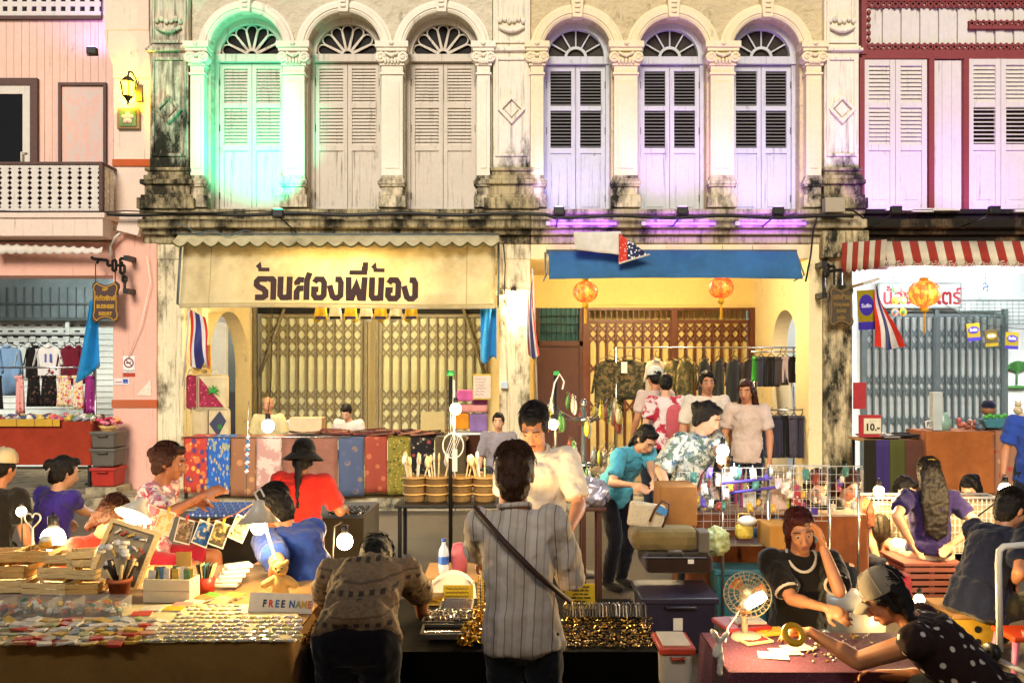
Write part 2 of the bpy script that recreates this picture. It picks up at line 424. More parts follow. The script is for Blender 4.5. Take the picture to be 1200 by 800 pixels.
# ------------------------------------------------------------------ windows
def fan_arc(c, r, a0, a1, n): return [(c[0]+r*math.cos(a0+(a1-a0)*i/n), c[1]+r*math.sin(a0+(a1-a0)*i/n)) for i in range(n+1)]
def arched_window(b, cx, z0, zs, r, dark, mt, name='window', drop=None):
    """Two louvred leaves below, a fan light in the arch; z0 sill, zs springing, r half width of the opening."""
    y = 12.2
    w = MB(); fr = .055
    w.prism([(cx-r, z0), (cx-r+fr, z0), (cx-r+fr, zs-.11), (cx-r, zs-.11)], y-.03, y+.1)
    w.prism([(cx+r-fr, z0), (cx+r, z0), (cx+r, zs-.11), (cx+r-fr, zs-.11)], y-.03, y+.1)
    w.bx(cx-r, cx+r, y-.06, y+.1, zs-.11, zs-.002)
    w.ribbon(fan_arc((cx, zs), r-.04, 0, math.pi, 28), .085, y-.04, .12)
    win = part(name, w, mt, b)
    g = MB(); g.prism(fan_arc((cx, zs), r-.06, 0, math.pi, 24), y+.05, y+.06)
    part('pane', g, M_DARKGL2 if dark else M_DARKGL, win)
    f = MB(); ri = r-.085
    if not dark:                              # petals
        f.ribbon(fan_arc((cx, zs), .085, 0, math.pi, 10), .035, y, .03)
        for k in range(7):
            a = math.pi*(k+.5)/7; d = V((math.cos(a), math.sin(a))); nrm = V((-d.y, d.x)); hw = .083
            pts = [V((cx, zs))+d*.1+nrm*.012]
            for q in range(9):
                e = math.pi*(q/8-.5); pts.append(V((cx, zs))+d*(ri-hw+hw*math.cos(e))-nrm*hw*math.sin(e)*.95)
            pts.append(V((cx, zs))+d*.1-nrm*.012)
            f.ribbon([(p.x, p.y) for p in pts], .019, y+.004+.0006*k, .02)
    else:                                      # half round hub, spokes, scalloped rim
        f.ribbon(fan_arc((cx, zs), .15, 0, math.pi, 14), .04, y, .03)
        for k in range(1, 6):
            a = math.pi*k/6; f.ribbon([(cx+.16*math.cos(a), zs+.16*math.sin(a)), (cx+ri*math.cos(a), zs+ri*math.sin(a))], .02, y+.004, .02)
        for k in range(6):
            a = math.pi*(k+.5)/6; c = (cx+(ri-.03)*math.cos(a), zs+(ri-.03)*math.sin(a))
            f.ribbon(fan_arc(c, .11, a-1.2, a+1.2, 8), .015, y+.008+.0007*k, .02)
    part('fan_muntins', f, mt, win)
    zt = zs-.125; zm = z0+(zt-z0)*.44; zc = zm+(zt-zm)*.5
    for s in (-1, 1):
        x0, x1 = (cx-r+fr+.004, cx-.004) if s < 0 else (cx+.004, cx+r-fr-.004)
        st = .062
        l = MB(); yy = y+.004
        for a, e in ((x0, x0+st), (x1-st, x1)): l.bx(a, e, yy, yy+.045, z0+.01, zt)
        for a, e in ((zt-.07, zt), (zc-.035, zc+.035), (zm-.05, zm+.03), (z0+.01, z0+.09)): l.bx(x0+st, x1-st, yy+.002, yy+.043, a, e)
        l.bx(x0+st, x1-st, yy+.022, yy+.036, z0+.09, zm-.05)
        if dark: l.bx(x0+st+.03, x1-st-.03, yy+.008, yy+.022, z0+.13, zm-.09)
        else:
            for q in range(1, 3): xq = x0+st+(x1-x0-2*st)*q/3; l.bx(xq-.004, xq+.004, yy+.018, yy+.022, z0+.09, zm-.05)
        lf = part('leaf', l, mt, win)
        if dark:
            bb = MB().bx(x0+st, x1-st, yy+.05, yy+.06, zm+.03, zt-.07); part('blind_backing', bb, M_DARKGL, win)
        for a, e in ((zm+.03, zc-.035), (zc+.035, zt-.07)):
            n = 11
            for q in range(n):
                zq = a+(e-a)*(q+.5)/n
                sm_ = MB().cb(((x0+x1)/2, yy+.024, zq), (x1-x0-2*st-.002, .006 if not dark else .004, (e-a)/n*(1.12 if not dark else .5)), Matrix.Rotation(R(-28 if not dark else -35), 3, 'X'))
                k = (round(x1-x0, 3), round(e-a, 3), dark)
                if k in SLAT: same(SLAT[k], sm_.base(), win)
                else: SLAT[k] = part('slat', sm_, M_DSLAT if dark else mt, win)
    h = MB()
    for s in (-1, 1):
        for zz in (zt-.28, zm+.28, z0+.25): h.bx(cx+s*(r-fr)-.012, cx+s*(r-fr)+.012, y-.012, y+.006, zz-.05, zz+.05)
    part('hinge', h, M_HINGE, win)
    return win
SLAT = {}
def arch_wall(mb, x0, x1, z0, zt, cs, r, zs, yf, yb):
    xs = [x0]
    for c in cs: xs += [c-r, c+r]
    xs.append(x1)
    for i in range(0, len(xs), 2):
        if xs[i+1]-xs[i] > .01: mb.bx(xs[i], xs[i+1], yf, yb, z0, zt)
    for c in cs:
        n = 24; P = [(c+r*math.cos(math.pi*(1-i/n)), zs+r*math.sin(math.pi*i/n)) for i in range(n+1)]
        vs = []; fs = []
        for x, z in P: vs += [(x, yf, z), (x, yf, zt), (x, yb, z)]
        for i in range(n):
            a, e = 3*i, 3*i+3; fs += [(a, e, e+1, a+1), (a, a+2, e+2, e)]
        mb.add(vs, fs, False)
def archivolt(b, cx, zs, r0, r1, mt, y=12.0, amax=math.pi):
    m = MB(); n = 36
    prof = [(r0, 0.06), (r0, -.05), (r0+.03, -.07), (r0+.05, -.07), (r0+.055, -.085), (r1-.05, -.085), (r1-.035, -.06), (r1, -.05), (r1, .0)]
    vs = []; fs = []; k = len(prof)
    for i in range(n+1):
        a = math.pi*i/n
        for rr, dy in prof: vs.append((cx+rr*math.cos(a), y+dy, zs+rr*math.sin(a)))
    for i in range(n):
        for j in range(k-1): fs.append((i*k+j, i*k+j+1, (i+1)*k+j+1, (i+1)*k+j))
    m.add(vs, fs, False)
    a = part('arch_moulding', m, mt, b)
    q = MB(); q.prism([(cx-.07, zs+r0-.03), (cx+.07, zs+r0-.03), (cx+.1, zs+r1+.12), (cx-.1, zs+r1+.12)], y-.13, y)
    for s in range(3): q.bx(cx-.04, cx+.04, y-.15, y-.13, zs+r0+.03+s*.07, zs+r0+.07+s*.07)
    part('keystone', q, mt, a, .01)
def col_small(b, x, w, mt, half=0):
    """Window column: moulded base, panelled shaft, scrolled capital. half=-1/1 keeps the right/left half against a pilaster."""
    yb = 12.02; zc0, zc1 = fz(89), fz(54); d = .15
    xl, xr = x-w/2, x+w/2
    def ring(m, g, z0, z1, dd=0): m.bx(xl-g, xr+g, yb-d-g*.8-dd, yb, z0, z1)
    s = MB(); ring(s, 0, fz(208), fz(92)); s.bx(xl+.05, xr-.05, yb-d-.012, yb-d, fz(200), fz(100))
    c = part('column', s, mt, b, .006)
    m = MB(); zb = 4.235
    for g, a, e in ((.045, zb, zb+.17), (.03, zb+.17, zb+.19), (.0, zb+.19, zb+.30), (.035, zb+.30, zb+.33), (.05, zb+.33, zb+.385), (.028, zb+.385, zb+.42), (.01, zb+.42, fz(208))): ring(m, g, a, e)
    part('base', m, M_BASE, c, .012)
    m = MB()
    for g, a, e in ((.02, zc0-.03, zc0), (.0, zc0, zc0+.10), (.025, zc0+.10, zc0+.125), (.02, zc0+.125, zc0+.3), (.06, zc0+.3, zc0+.35), (.085, zc0+.35, zc1)): ring(m, g, a, e)
    for s_ in (-1, 1):
        xv = x+s_*(w/2+.005)
        m.cyl((xv, yb-d-.05, zc0+.215), (xv, yb-.05, zc0+.215), .075, n=14)
        m.tube([(xv+.055*math.cos(q*.7)*(1-q/14), yb-d-.055, zc0+.215+.055*math.sin(q*.7)*(1-q/14)) for q in range(12)], .012, 5)
    m.tube([(x-w*.32, yb-d-.03, zc0+.28), (x, yb-d-.06, zc0+.22), (x+w*.32, yb-d-.03, zc0+.28)], .022, 6)
    for q in range(5): m.ell((x-w*.3+q*w*.15, yb-d-.03, zc0+.16), (.025, .03, .05), 8, 5)
    m.ell((x, yb-d-.07, zc1-.04), (.04, .03, .03), 8, 5)
    part('capital', m, mt, c, .006)
def pilaster(b, x0, x1, mt, mb_, wide=.1):
    y = 12.0; cx = (x0+x1)/2; w = x1-x0
    m = MB(); m.bx(x0, x1, y-.1, y+.3, 4.2, 7.75)
    for a, e in ((4.98, 6.42), (6.62, 7.5)):   # raised border round sunk panels
        m.bx(x0+.03, x0+.075, y-.125, y-.1, a, e); m.bx(x1-.075, x1-.03, y-.125, y-.1, a, e)
        m.bx(x0+.075, x1-.075, y-.125, y-.1, a, a+.045); m.bx(x0+.075, x1-.075, y-.125, y-.1, e-.045, e)
    p = part('pilaster', m, mt, b, .006)
    k = MB()
    for g, z0, z1 in ((.05, 6.5, 6.545), (.025, 6.545, 6.58), (.05, 7.42, 7.46)): k.bx(x0-g, x1+g, y-.1-g, y, z0, z1)
    k.tube([(cx-.18+.06*i, y-.12-.03*math.sin(i*math.pi/6), 6.85-.07*math.sin(i*math.pi/6)) for i in range(7)], .03, 6)
    for i in range(6): k.ell((cx-.17+i*.068, y-.12, 6.95+.02*math.sin(i*2)), (.04, .03, .045), 8, 5)
    part('moulding', k, mt, p, .01)
    d = MB(); zc = 5.66; rr = .17
    P = [(cx, zc-rr*1.05), (cx+rr, zc), (cx, zc+rr*1.05), (cx-rr, zc)]
    d.ribbon(P, .045, y-.145, .045, True); d.prism([(cx+(q[0]-cx)*.6, zc+(q[1]-zc)*.6) for q in P], y-.125, y-.09)
    part('diamond_ornament', d, mt, p)
    q = MB()
    for g, z0, z1 in ((.13, 4.2, 4.36), (.09, 4.36, 4.41), (.05, 4.41, 4.56), (.1, 4.56, 4.63), (.06, 4.63, 4.7), (.02, 4.7, 4.76), (.05, 4.76, 4.81)): q.bx(x0-g*wide/.1, x1+g*wide/.1, y-.12-g, y, z0, z1)
    part('plinth', q, mb_, p, .014)
    return p

# ------------------------------------------------------------------ cream shophouse (building B)
B = thing('shophouse', 'cream shophouse with petal fanlights and cream name banner', 'building', (-2.6, 12.5, 0))
CB_ = [fx(290), fx(404), fx(518)]; ZS = fz(59); ZI = 4.22
w = MB(); arch_wall(w, fx(225), fx(577), ZI, 7.75, CB_, .54, ZS, 12.0, 12.35); part('wall', w, M_STUCCO, B)
for i, c in enumerate(CB_):
    arched_window(B, c, ZI, ZS, .538, False, M_WOODW)
    archivolt(B, c, ZS, .54, .708, M_CREAM)
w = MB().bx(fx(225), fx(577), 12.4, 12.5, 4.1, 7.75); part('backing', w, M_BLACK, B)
for x in (347, 461): col_small(B, fx(x), .31, M_CREAM)
col_small(B, fx(235), .2, M_CREAM); col_small(B, fx(567), .19, M_CREAM)
pilaster(B, fx(179), fx(224), M_PILL, M_LEDGE); pilaster(B, fx(578), fx(621), M_PILB, M_LEDGE)
def ledge(b, x0, x1, m, m2):
    k = MB()
    for y, a, e in ((11.80, 4.13, 4.205), (11.86, 4.05, 4.13), (11.74, 3.92, 4.05), (11.84, 3.84, 3.92), (11.92, 3.72, 3.84)): k.bx(x0, x1, y, 12.3, a, e)
    part('ledge', k, m, b, .02)
ledge(B, fx(170), fx(622), M_LEDGE, None)
w = MB().bx(fx(185), fx(622), 11.95, 12.4, 3.5, 3.72); part('beam', w, M_LOWCOL, B)
w = MB(); w.bx(fx(185), fx(216), 11.96, 12.5, .14, 3.5); part('column', w, M_LOWCOL, B, .02)
w = MB(); w.bx(fx(585), fx(621), 11.96, 12.5, .14, 3.5); w.bx(fx(581), fx(625), 11.92, 12.5, 2.98, 3.06); w.bx(fx(586.5), fx(595), 11.945, 11.96, .5, 2.9); part('column', w, M_LOWCOL, B, .02)
BACK = 15.0
def side_wall(b, x0, x1, ya, yb, m, z1=3.6, ys=12.5):
    """Party wall across the covered walk with an arched opening from ya to yb."""
    w = MB(); w.x = Matrix(((0, 1, 0, 0), (1, 0, 0, 0), (0, 0, 1, 0), (0, 0, 0, 1)))   # swap x and y
    r = (yb-ya)/2; arch_wall(w, ys, BACK, .15, z1, [(ya+yb)/2], r, 2.85-r, x0, x1)
    part('party_wall', w, m, b)
M_INW = plaster('walkway_wall', 'e6d2a0', mould=.1, bump=.004); M_INGREY = plaster('pale_grey_wall', 'cfd0cb', mould=.05, bump=.003)
side_wall(B, -4.98, -4.73, 12.75, 14.75, M_INW)
side_wall(B, -.12, .12, 12.9, 14.3, M_INW)
w = MB().bx(-4.98, .12, 12.4, BACK+.2, 3.6, 3.7); part('ceiling', w, M_INW, B)
w = MB(); w.bx(-4.73, ax(298, BACK), BACK, BACK+.2, .15, 3.6); w.bx(ax(572, BACK), -.12, BACK, BACK+.2, .15, 3.6)
w.bx(ax(298, BACK), ax(572, BACK), BACK, BACK+.2, 3.3, 3.6); w.bx(-4.73, -.12, BACK+.5, BACK+.6, .15, 3.3); part('shopfront_wall', w, M_INW, B)
M_GATEP = mat('yellow_green_gate', 'c6c49c', .5, .2, 5); M_GATEB = mat('olive_brown_gate', '746a50', .5, .2, 8)
M_GATEY = mat('cream_gate_panel', 'd8bf7a', .5, .2, 5); M_GATER = mat('brown_steel_gate', '5f3320', .45, .25, 8)
M_GATES = mat('grey_steel_gate', '9ca09a', .45, .2, 6); M_GATED = mat('dark_steel_gate', '505a5a', .5, .2, 8)
def gate(b, x0, x1, z0, z1, y, pitch, mp, mbar, bands_, pw=.62, name='folding_gate'):
    """Concertina steel gate: pickets with pointed cut-outs, lattice bands, and the panels that show behind."""
    fr = MB(); fr.bx(x0, x1, y-.03, y+.05, z1-.06, z1)
    g = part(name, fr, mbar, b); part('bottom_rail', MB().bx(x0, x1, y-.03, y+.05, z0, z0+.04), mbar, g); n = max(2, round((x1-x0)/pitch)); pit = (x1-x0)/n
    p0 = k0 = None
    for i in range(n):
        xc = x0+pit*(i+.5)
        s = MB().bx(xc-pit*pw/2, xc+pit*pw/2, y+.03, y+.04, z0+.05, z1-.07)
        if p0 is None: p0 = part('gate_panel', s, mp, g)
        else: same(p0, s.base(), g)
    for i in range(n+1):
        xc = x0+pit*i
        s = MB().bx(xc-.014, xc+.014, y-.035, y-.005, z0+.03, z1-.03)
        s.bx(xc-.022, xc+.022, y-.005, y+.005, z0+.03, z1-.03)
        if k0 is None: k0 = part('picket', s, mbar, g)
        else: same(k0, s.base(), g)
    lat = MB()
    for zc, hh in bands_:
        for i in range(n):
            a = x0+pit*i; e = a+pit
            for q, (u, v) in enumerate(((zc-hh, zc+hh), (zc+hh, zc-hh))):
                lat.ribbon([(a, u), (e, v)], .032, y-.002+.006*q, .004)
    part('lattice_bars', lat, mbar, g)['kind'] = 'stuff'
    return g
zt = 3.26
bb = [(2.62, .1), (2.40, .1), (2.18, .1), (1.42, .1), (1.20, .1), (.98, .1)]
gate(B, ax(306, BACK), ax(425, BACK), .18, 2.88, BACK-.08, .165, M_GATEP, M_GATEB, bb)
gate(B, ax(448, BACK), ax(566, BACK), .18, 2.88, BACK-.08, .165, M_GATEP, M_GATEB, bb)
for px in (301, 430, 443, 569): part('gate_post', MB().bx(ax(px, BACK)-.03, ax(px, BACK)+.03, BACK-.12, BACK-.04, .15, 3.0), M_GATEB, B)
for a, e in ((304, 333), (568, 543)): part('brace', MB().tube([at(a, 440, BACK-.15), at(e, 362, BACK-.15)], .03, 6), M_GATEB, B)
w = MB().bx(ax(298, BACK), ax(572, BACK), BACK-.02, BACK+.1, 2.9, 3.3); part('transom', w, M_BLACK, B)

# ------------------------------------------------------------------ yellow shophouse (building C)
C = thing('shophouse', 'yellow cream shophouse with dark blinds in its arched windows', 'building', (2.4, 12.5, 0))
CC = [fx(676), fx(788), fx(897)]; ZS2 = fz(62)
w = MB(); arch_wall(w, fx(621), fx(963), 4.18, 7.75, CC, .50, ZS2, 12.0, 12.35); part('wall', w, M_STUCCO2, C)
for c in CC:
    arched_window(C, c, 4.18, ZS2, .498, True, M_WOODG); archivolt(C, c, ZS2, .50, .69, M_CREAM2)
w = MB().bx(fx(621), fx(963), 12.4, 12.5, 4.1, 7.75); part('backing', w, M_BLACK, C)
for x in (732, 844): col_small(C, fx(x), .34, M_CREAM2)
col_small(C, fx(629), .19, M_CREAM2); col_small(C, fx(950), .22, M_CREAM2)
pilaster(C, fx(963), fx(1003), M_PILB, M_LEDGE, .06)
ledge(C, fx(622), fx(1008), plaster('paler_ledge', 'b7a684', mould=.36, streak=.5, dark='4a4030'), None)
M_LOWC = plaster('beam_plaster', 'ead6a2', mould=.12, bump=.004)
w = MB().bx(fx(622), fx(963), 11.95, 12.4, 3.5, 3.72)
for px in (640, 780, 845, 880): w.bx(fx(px), fx(px)+.35, 11.9, 11.95, 3.6, 3.70)
part('beam', w, M_LOWC, C, .01)
w = MB().bx(fx(946), fx(962), 11.94, 12.5, .14, 3.72); part('column', w, M_LOWC, C, .01)
w = MB().bx(fx(962), fx(996), 11.9, 12.5, .14, 3.55); w.bx(fx(958), fx(1012), 11.8, 12.3, 3.5, 3.9); part('column', w, plaster('black_stained_column', 'cdb98c', mould=.5, streak=.5, bump=.012), C, .02)
side_wall(C, 4.43, 4.68, 12.72, 13.95, M_INW)
w = MB().bx(.12, 4.43, 12.4, BACK+.2, 3.6, 3.7); part('ceiling', w, M_INW, C)
M_CW = plaster('yellow_shop_wall', 'e9cf86', mould=.03, bump=.003)
w = MB(); w.bx(ax(628, BACK), ax(883, BACK), BACK, BACK+.2, 3.0, 3.6); w.bx(ax(883, BACK), 4.43, BACK, BACK+.2, .15, 3.6); w.bx(.12, ax(628, BACK), BACK, BACK+.2, .15, 3.6)
w.bx(ax(683, BACK), ax(888, BACK), BACK-.03, BACK, 3.06, 3.1); w.bx(.12, 4.43, BACK+.5, BACK+.6, .15, 3.0); part('shopfront_wall', w, M_CW, C)
M_DOORB = wood('brown_door', '54301f', '39190f', .5, 5, 2)
w = MB(); x0, x1 = ax(628, BACK), ax(684, BACK); w.bx(x0, x1, BACK-.03, BACK+.05, .15, 2.35); w.bx(x0, x0+.07, BACK-.06, BACK-.03, .15, 3.0); w.bx(x1-.08, x1, BACK-.06, BACK-.03, .15, 3.0); w.bx(x0, x1, BACK-.06, BACK-.03, 2.3, 2.4)
d = part('door', w, M_DOORB, C)
w = MB().bx(x0, x1, BACK+.02, BACK+.04, 2.4, 3.0); part('pane', w, mat('teal_glass', '3a6a70', .25, .5, 2), d)
w = MB()
for i in range(9): w.cyl((x0+.1+i*.09, BACK-.04, 2.4), (x0+.1+i*.09, BACK-.04, 3.0), .008, n=6)
for z in (2.55, 2.7, 2.85): w.cyl((x0, BACK-.05, z), (x1, BACK-.05, z), .008, n=6)
part('grille', w, M_IRON, d)
g = gate(C, ax(690, BACK), ax(785, BACK), .18, 2.78, BACK-.02, .16, M_GATEY, M_GATER, [(2.62, .09), (2.44, .09), (1.9, .09), (1.2, .1)])
g = gate(C, ax(793, BACK), ax(877, BACK), .18, 2.78, BACK-.02, .16, M_GATEY, M_GATER, [(2.62, .09), (2.44, .09), (1.9, .09), (1.2, .1)])
for px in (686, 789, 881): part('gate_post', MB().bx(ax(px, BACK)-.05, ax(px, BACK)+.05, BACK-.08, BACK, .15, 3.0), M_GATER, C)
w = MB()
for i in range(30):
    xx = ax(690, BACK)+i*.1; w.bx(xx, xx+.02, BACK-.04, BACK-.02, 2.8, 2.98)
part('transom_bars', w, M_GATER, C)['kind'] = 'stuff'; part('lintel_bar', MB().bx(ax(686, BACK)+.05, ax(881, BACK)-.05, BACK-.07, BACK-.01, 2.955, 3.0), M_GATER, C)

# ------------------------------------------------------------------ pink house (building A)
A = thing('pink_house', 'pink house with a white lattice balcony', 'building', (-7.2, 12.8, 0))
YA = 12.6
def aax(px): return ax(px, YA)
def aaz(py): return az(py, YA)
for i in range(16):
    x1 = aax(133)-i*.118
    s = MB().bx(x1-.113, x1, YA, YA+.04, 4.0, aaz(22))
    if i == 0: pl0 = part('plank', s, M_PINKB if False else plaster('pink_boards', 'e6bdad', mould=.02, streak=.15, bump=.003, grime=.12), A)
    else: same(pl0, s.base(), A)
w = MB().bx(aax(0)-3, aax(133), YA+.04, YA+.2, 3.9, 7.9); part('wall', w, M_PINKW, A)
w = MB().bx(aax(-20), aax(120), YA-.05, YA, aaz(24), aaz(20)); part('rail', w, M_BROWN, A)
w = MB(); xa = aax(119); n = 11                 # pierced strip under the eaves
ps = 11.3/FPX*YA; hole = .075
for r_ in range(4):
    z1_ = aaz(20)+.0+r_*ps
    w.bx(aax(-20), xa, YA-.03, YA, z1_, z1_+ps-hole)
    for k in range(13): x_ = xa-.02-k*ps; w.bx(x_-ps+hole, x_, YA-.03, YA, z1_+ps-hole, z1_+ps)
part('pierced_strip', w, M_WHITE, A)
w = MB().bx(aax(-20), xa, YA-.004, YA-.001, aaz(20), aaz(20)+ps*4); part('backing', w, M_BLACK, A)
w = MB(); x0, x1 = aax(-25), aax(46); z1 = aaz(93); w.bx(x1-.11, x1, YA-.06, YA-.002, 4.0, z1); w.bx(x0, x1-.11, YA-.06, YA-.002, z1-.11, z1)
wi = part('window', w, M_BROWN, A)
w = MB(); w.bx(x1-.23, x1-.11, YA-.045, YA-.004, 4.0, z1-.11); w.bx(x0, x1-.23, YA-.045, YA-.004, z1-.24, z1-.11); part('frame', w, M_WHITE, wi)
w = MB().bx(x0, x1-.23, YA-.02, YA-.006, 4.0, z1-.24); part('pane', w, mat('black_pane', '0c0a08', .15), wi)
w = MB().tube([(x1-.16, YA-.06, 5.1-.1), (x1-.22, YA-.09, 5.1-.1), (x1-.22, YA-.09, 5.1+.1), (x1-.16, YA-.06, 5.1+.1)], .014, 6); part('handle', w, M_WHITE, wi)
w = MB(); x0, x1, z0, z1 = aax(70), aax(126), 4.0, aaz(98)
w.bx(x0, x0+.045, YA-.05, YA-.002, z0, z1); w.bx(x1-.045, x1, YA-.05, YA-.002, z0, z1); w.bx(x0+.045, x1-.045, YA-.05, YA-.002, z1-.045, z1)
wi = part('panel_frame', w, M_BROWN, A)
w = MB().bx(x0+.045, x1-.045, YA-.02, YA-.004, z0, z1-.045); part('etched_panel', w, printed('etched_pink', 'd6aa9a', ['cdb2a6', 'c9b4aa'], 5, .5, 'noise', .35, (1.6, 1, .7)), wi)
YC = 12.0
w = MB(); w.bx(fx(133), fx(177), YC, YC+.8, 3.85, fz(92)); w.bx(fx(124), fx(175), YC-.02, YC+.8, fz(36), 7.8)
P = [(fx(133), fz(92)), (fx(177), fz(92)), (fx(176), fz(60)), (fx(175), fz(36)), (fx(122), fz(36)), (fx(124), fz(52)), (fx(128), fz(66)), (fx(132), fz(78))]
w.prism(P, YC-.012, YC+.8)
part('upper_pier', w, M_PINKW, A, .008)
M_OBAND = plaster('orange_brown_band', 'b5552a', bump=.002)
w = MB().bx(fx(132.5), fx(177.5), YC-.025, YC+.3, fz(195), fz(187)); part('band', w, M_OBAND, A)
w = MB().bx(fx(135), fx(186), 11.93, 12.5, .07, 3.86); cA = part('column', w, M_PINK, A, .01)
w = MB().bx(fx(135)-.01, fx(186)+.01, 11.91, 12.4, fz(477), fz(468)); part('band', w, M_OBAND, cA)
w = MB().bx(fx(-40), fx(135), 11.95, 12.4, 3.26, 3.75); part('beam', w, M_PINK, A)
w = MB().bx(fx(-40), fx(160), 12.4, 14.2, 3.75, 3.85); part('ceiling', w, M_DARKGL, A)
# balcony
YBf = 11.6; sB = YBf/FPX
bz = lambda py: az(py, YBf)
w = MB(); w.bx(-9.5, -5.78, YBf-.03, 12.6, bz(277), bz(256)); w.bx(-9.5, -5.74, YBf-.06, 12.6, bz(256), bz(250))
ba = part('balcony', w, M_PINKW, A, .008)
w = MB(); w.bx(-9.5, -5.80, YBf-.02, YBf+.05, bz(193), bz(190)); w.bx(-9.5, -5.80, YBf-.02, YBf+.05, bz(250), bz(247.5)); w.bx(-5.84, -5.79, YBf-.02, YBf+.04, bz(247), bz(193))
w.bx(-5.84, -5.79, YBf+.04, 12.0, bz(193), bz(190)); part('rail', w, M_BROWN, ba)
zb0, zb1 = bz(247), bz(193.5); H = zb1-zb0
def baluster(w, xc, y):
    n = 9; L = []; hw = .069
    for i in range(n*6+1):
        t_ = i/(n*6); q = (i % 6)/6
        L.append((hw-.036*max(0, math.sin(math.pi*((q*1.0) % 1)))**1.5*(1 if (i//6) % 2 == 0 else .75) if .06 < t_ < .94 else hw, zb0+H*t_))
    poly = [(xc+a, z) for a, z in L]+[(xc-a, z) for a, z in reversed(L)]
    vs = [(x, y, z) for x, z in poly]; m_ = len(L)
    w.add(vs+[(x, y+.02, z) for x, z in poly], [(i, 2*m_-1-i, 2*m_-2-i, i+1) for i in range(m_-1)]+[(i, i+1, i+1+2*m_, i+2*m_) for i in range(2*m_-1)], False)
b0 = None
for k in range(13):
    w = MB(); xc = -5.84-.07-k*.1415; baluster(w, xc, YBf)
    if b0 is None: b0 = part('baluster', w, M_WHITE, ba)
    else: same(b0, w.base(), ba)
w = MB(); w.x = Matrix.Translation(V((-5.80, YBf+.12, 0))) @ Matrix.Rotation(R(90), 4, 'Z'); baluster(w, 0, 0); w.x = Matrix.Translation(V((-5.80, YBf+.27, 0))) @ Matrix.Rotation(R(90), 4, 'Z'); baluster(w, 0, 0); part('side_panel', w, M_WHITE, ba)
w = MB().bx(-9.5, -5.86, YBf+.06, YBf+.08, zb0, zb1); part('shade_backing', w, mat('brown_shade', '5a3a2a', .7), ba)  # brown sheet added as the shade of the balcony interior behind the lattice
# shop interior of A
YR = 14.2
M_ROLL = mat('white_roller', 'cfd6d0', .45, .12, 4)
r0 = None
for k in range(24):
    z = .2+k*.1
    s = MB().bx(ax(-60, YR), ax(133, YR)+.1, YR, YR+.02, z, z+.094); s.bx(ax(-60, YR), ax(133, YR)+.1, YR-.012, YR, z, z+.02)
    if r0 is None: rs = part('roller_shutter', MB().bx(ax(80, YR)-.03, ax(80, YR)+.03, YR-.04, YR, .2, 2.7), M_ROLL, A); r0 = part('slat', s, M_ROLL, rs)
    else: same(r0, s.base(), rs)
w = MB()
for i in range(9):
    for r_ in range(5): w.bx(ax(3+i*13-(r_ % 2)*6, YR), ax(3+i*13-(r_ % 2)*6, YR)+.09, YR-.015, YR-.012, 2.60-r_*.1+.03, 2.60-r_*.1+.055)
part('vent_slots', w, M_BLACK, rs)
w = MB().bx(ax(-60, YR), -4.99, YR+.1, YR+.2, .15, 3.8); part('shop_wall', w, M_INGREY, A)
w = MB()
for i in range(15): w.bx(ax(-10+i*10, YR), ax(-10+i*10, YR)+.015, YR-.05, YR-.03, 2.75, 3.3)
w.bx(ax(-60, YR), ax(135, YR), YR-.08, YR-.02, 2.72, 2.78); w.bx(ax(-60, YR), ax(135, YR), YR-.055, YR-.025, 3.0, 3.03)
part('transom_bars', w, M_GATED, A)
w = MB().bx(ax(-60, YR), ax(135, YR), YR-.02, YR+.05, 2.78, 3.75); part('transom', w, mat('grey_glass', '6f7d80', .15, .3, 2), A)

# ------------------------------------------------------------------ white boarded house (building D)
D = thing('boarded_house', 'white boarded house with red brown trim and striped awning below', 'building', (7.5, 12.5, 0))
M_DW = M_WHITE
w = MB().bx(fx(1006), 11, 12.08, 12.3, 4.0, 7.9); part('wall', w, M_DW, D)
M_LACE = M_REDTRIM
def fret(b, x0, x1, z0, z1, down=True, name='fretwork'):
    """Fretwork border: bar, ring row and scalloped edge."""
    m = MB(); h = z1-z0; y = 12.02; sgn = -1 if down else 1; zt = z1 if down else z0
    m.bx(x0, x1, y-.02, y+.05, zt, zt+sgn*h*.35) if down else m.bx(x0, x1, y-.02, y+.05, zt, zt+h*.35)
    n = int((x1-x0)/.085)
    for i in range(n):
        c = (x0+(i+.5)*(x1-x0)/n, zt+sgn*h*.62)
        m.ribbon(fan_arc(c, .034, 0, 2*math.pi, 8)[:-1], .02, y-.01, .03, True)
        m.prism([(c[0]-.03, zt+sgn*h*.9), (c[0]+.03, zt+sgn*h*.9), (c[0], zt+sgn*h*1.05)][::-1 if down else 1], y-.008, y+.02)
    m.bx(x0, x1, y-.005, y+.03, zt+sgn*h*.82, zt+sgn*h*.9)
    part(name, m, M_LACE, b)
fret(D, fx(1012), 10.3, fz(9), fz(-3)); fret(D, fx(1012), 10.3, fz(63), fz(50), False); fret(D, fx(1136), 10.3, fz(34), fz(23), False)
w = MB().bx(fx(1009), fx(1015), 11.98, 12.08, fz(64), 7.85); w.bx(fx(1010), 10.3, 12.0, 12.08, fz(69), fz(63)); part('frame', w, M_REDTRIM, D)
for i in range(5): part('frame_ornament', MB().ell((fx(1019), 12.02, fz(14+i*8)), (.03, .02, .04), 8, 5), M_REDTRIM, D)
for i in range(20):
    x_ = fx(1014)+i*.138
    s = MB().bx(x_, x_+.13-(.02 if i % 2 else 0), 12.04+(.015 if i % 2 else 0), 12.08, fz(62), 7.85)
    part('plank', s, M_DW, D)
for px in (1006, 1087.5, 1128):
    s = MB().bx(fx(px), fx(px)+.075, 11.96, 12.1, fz(248), fz(69)); part('post', s, M_REDTRIM, D)
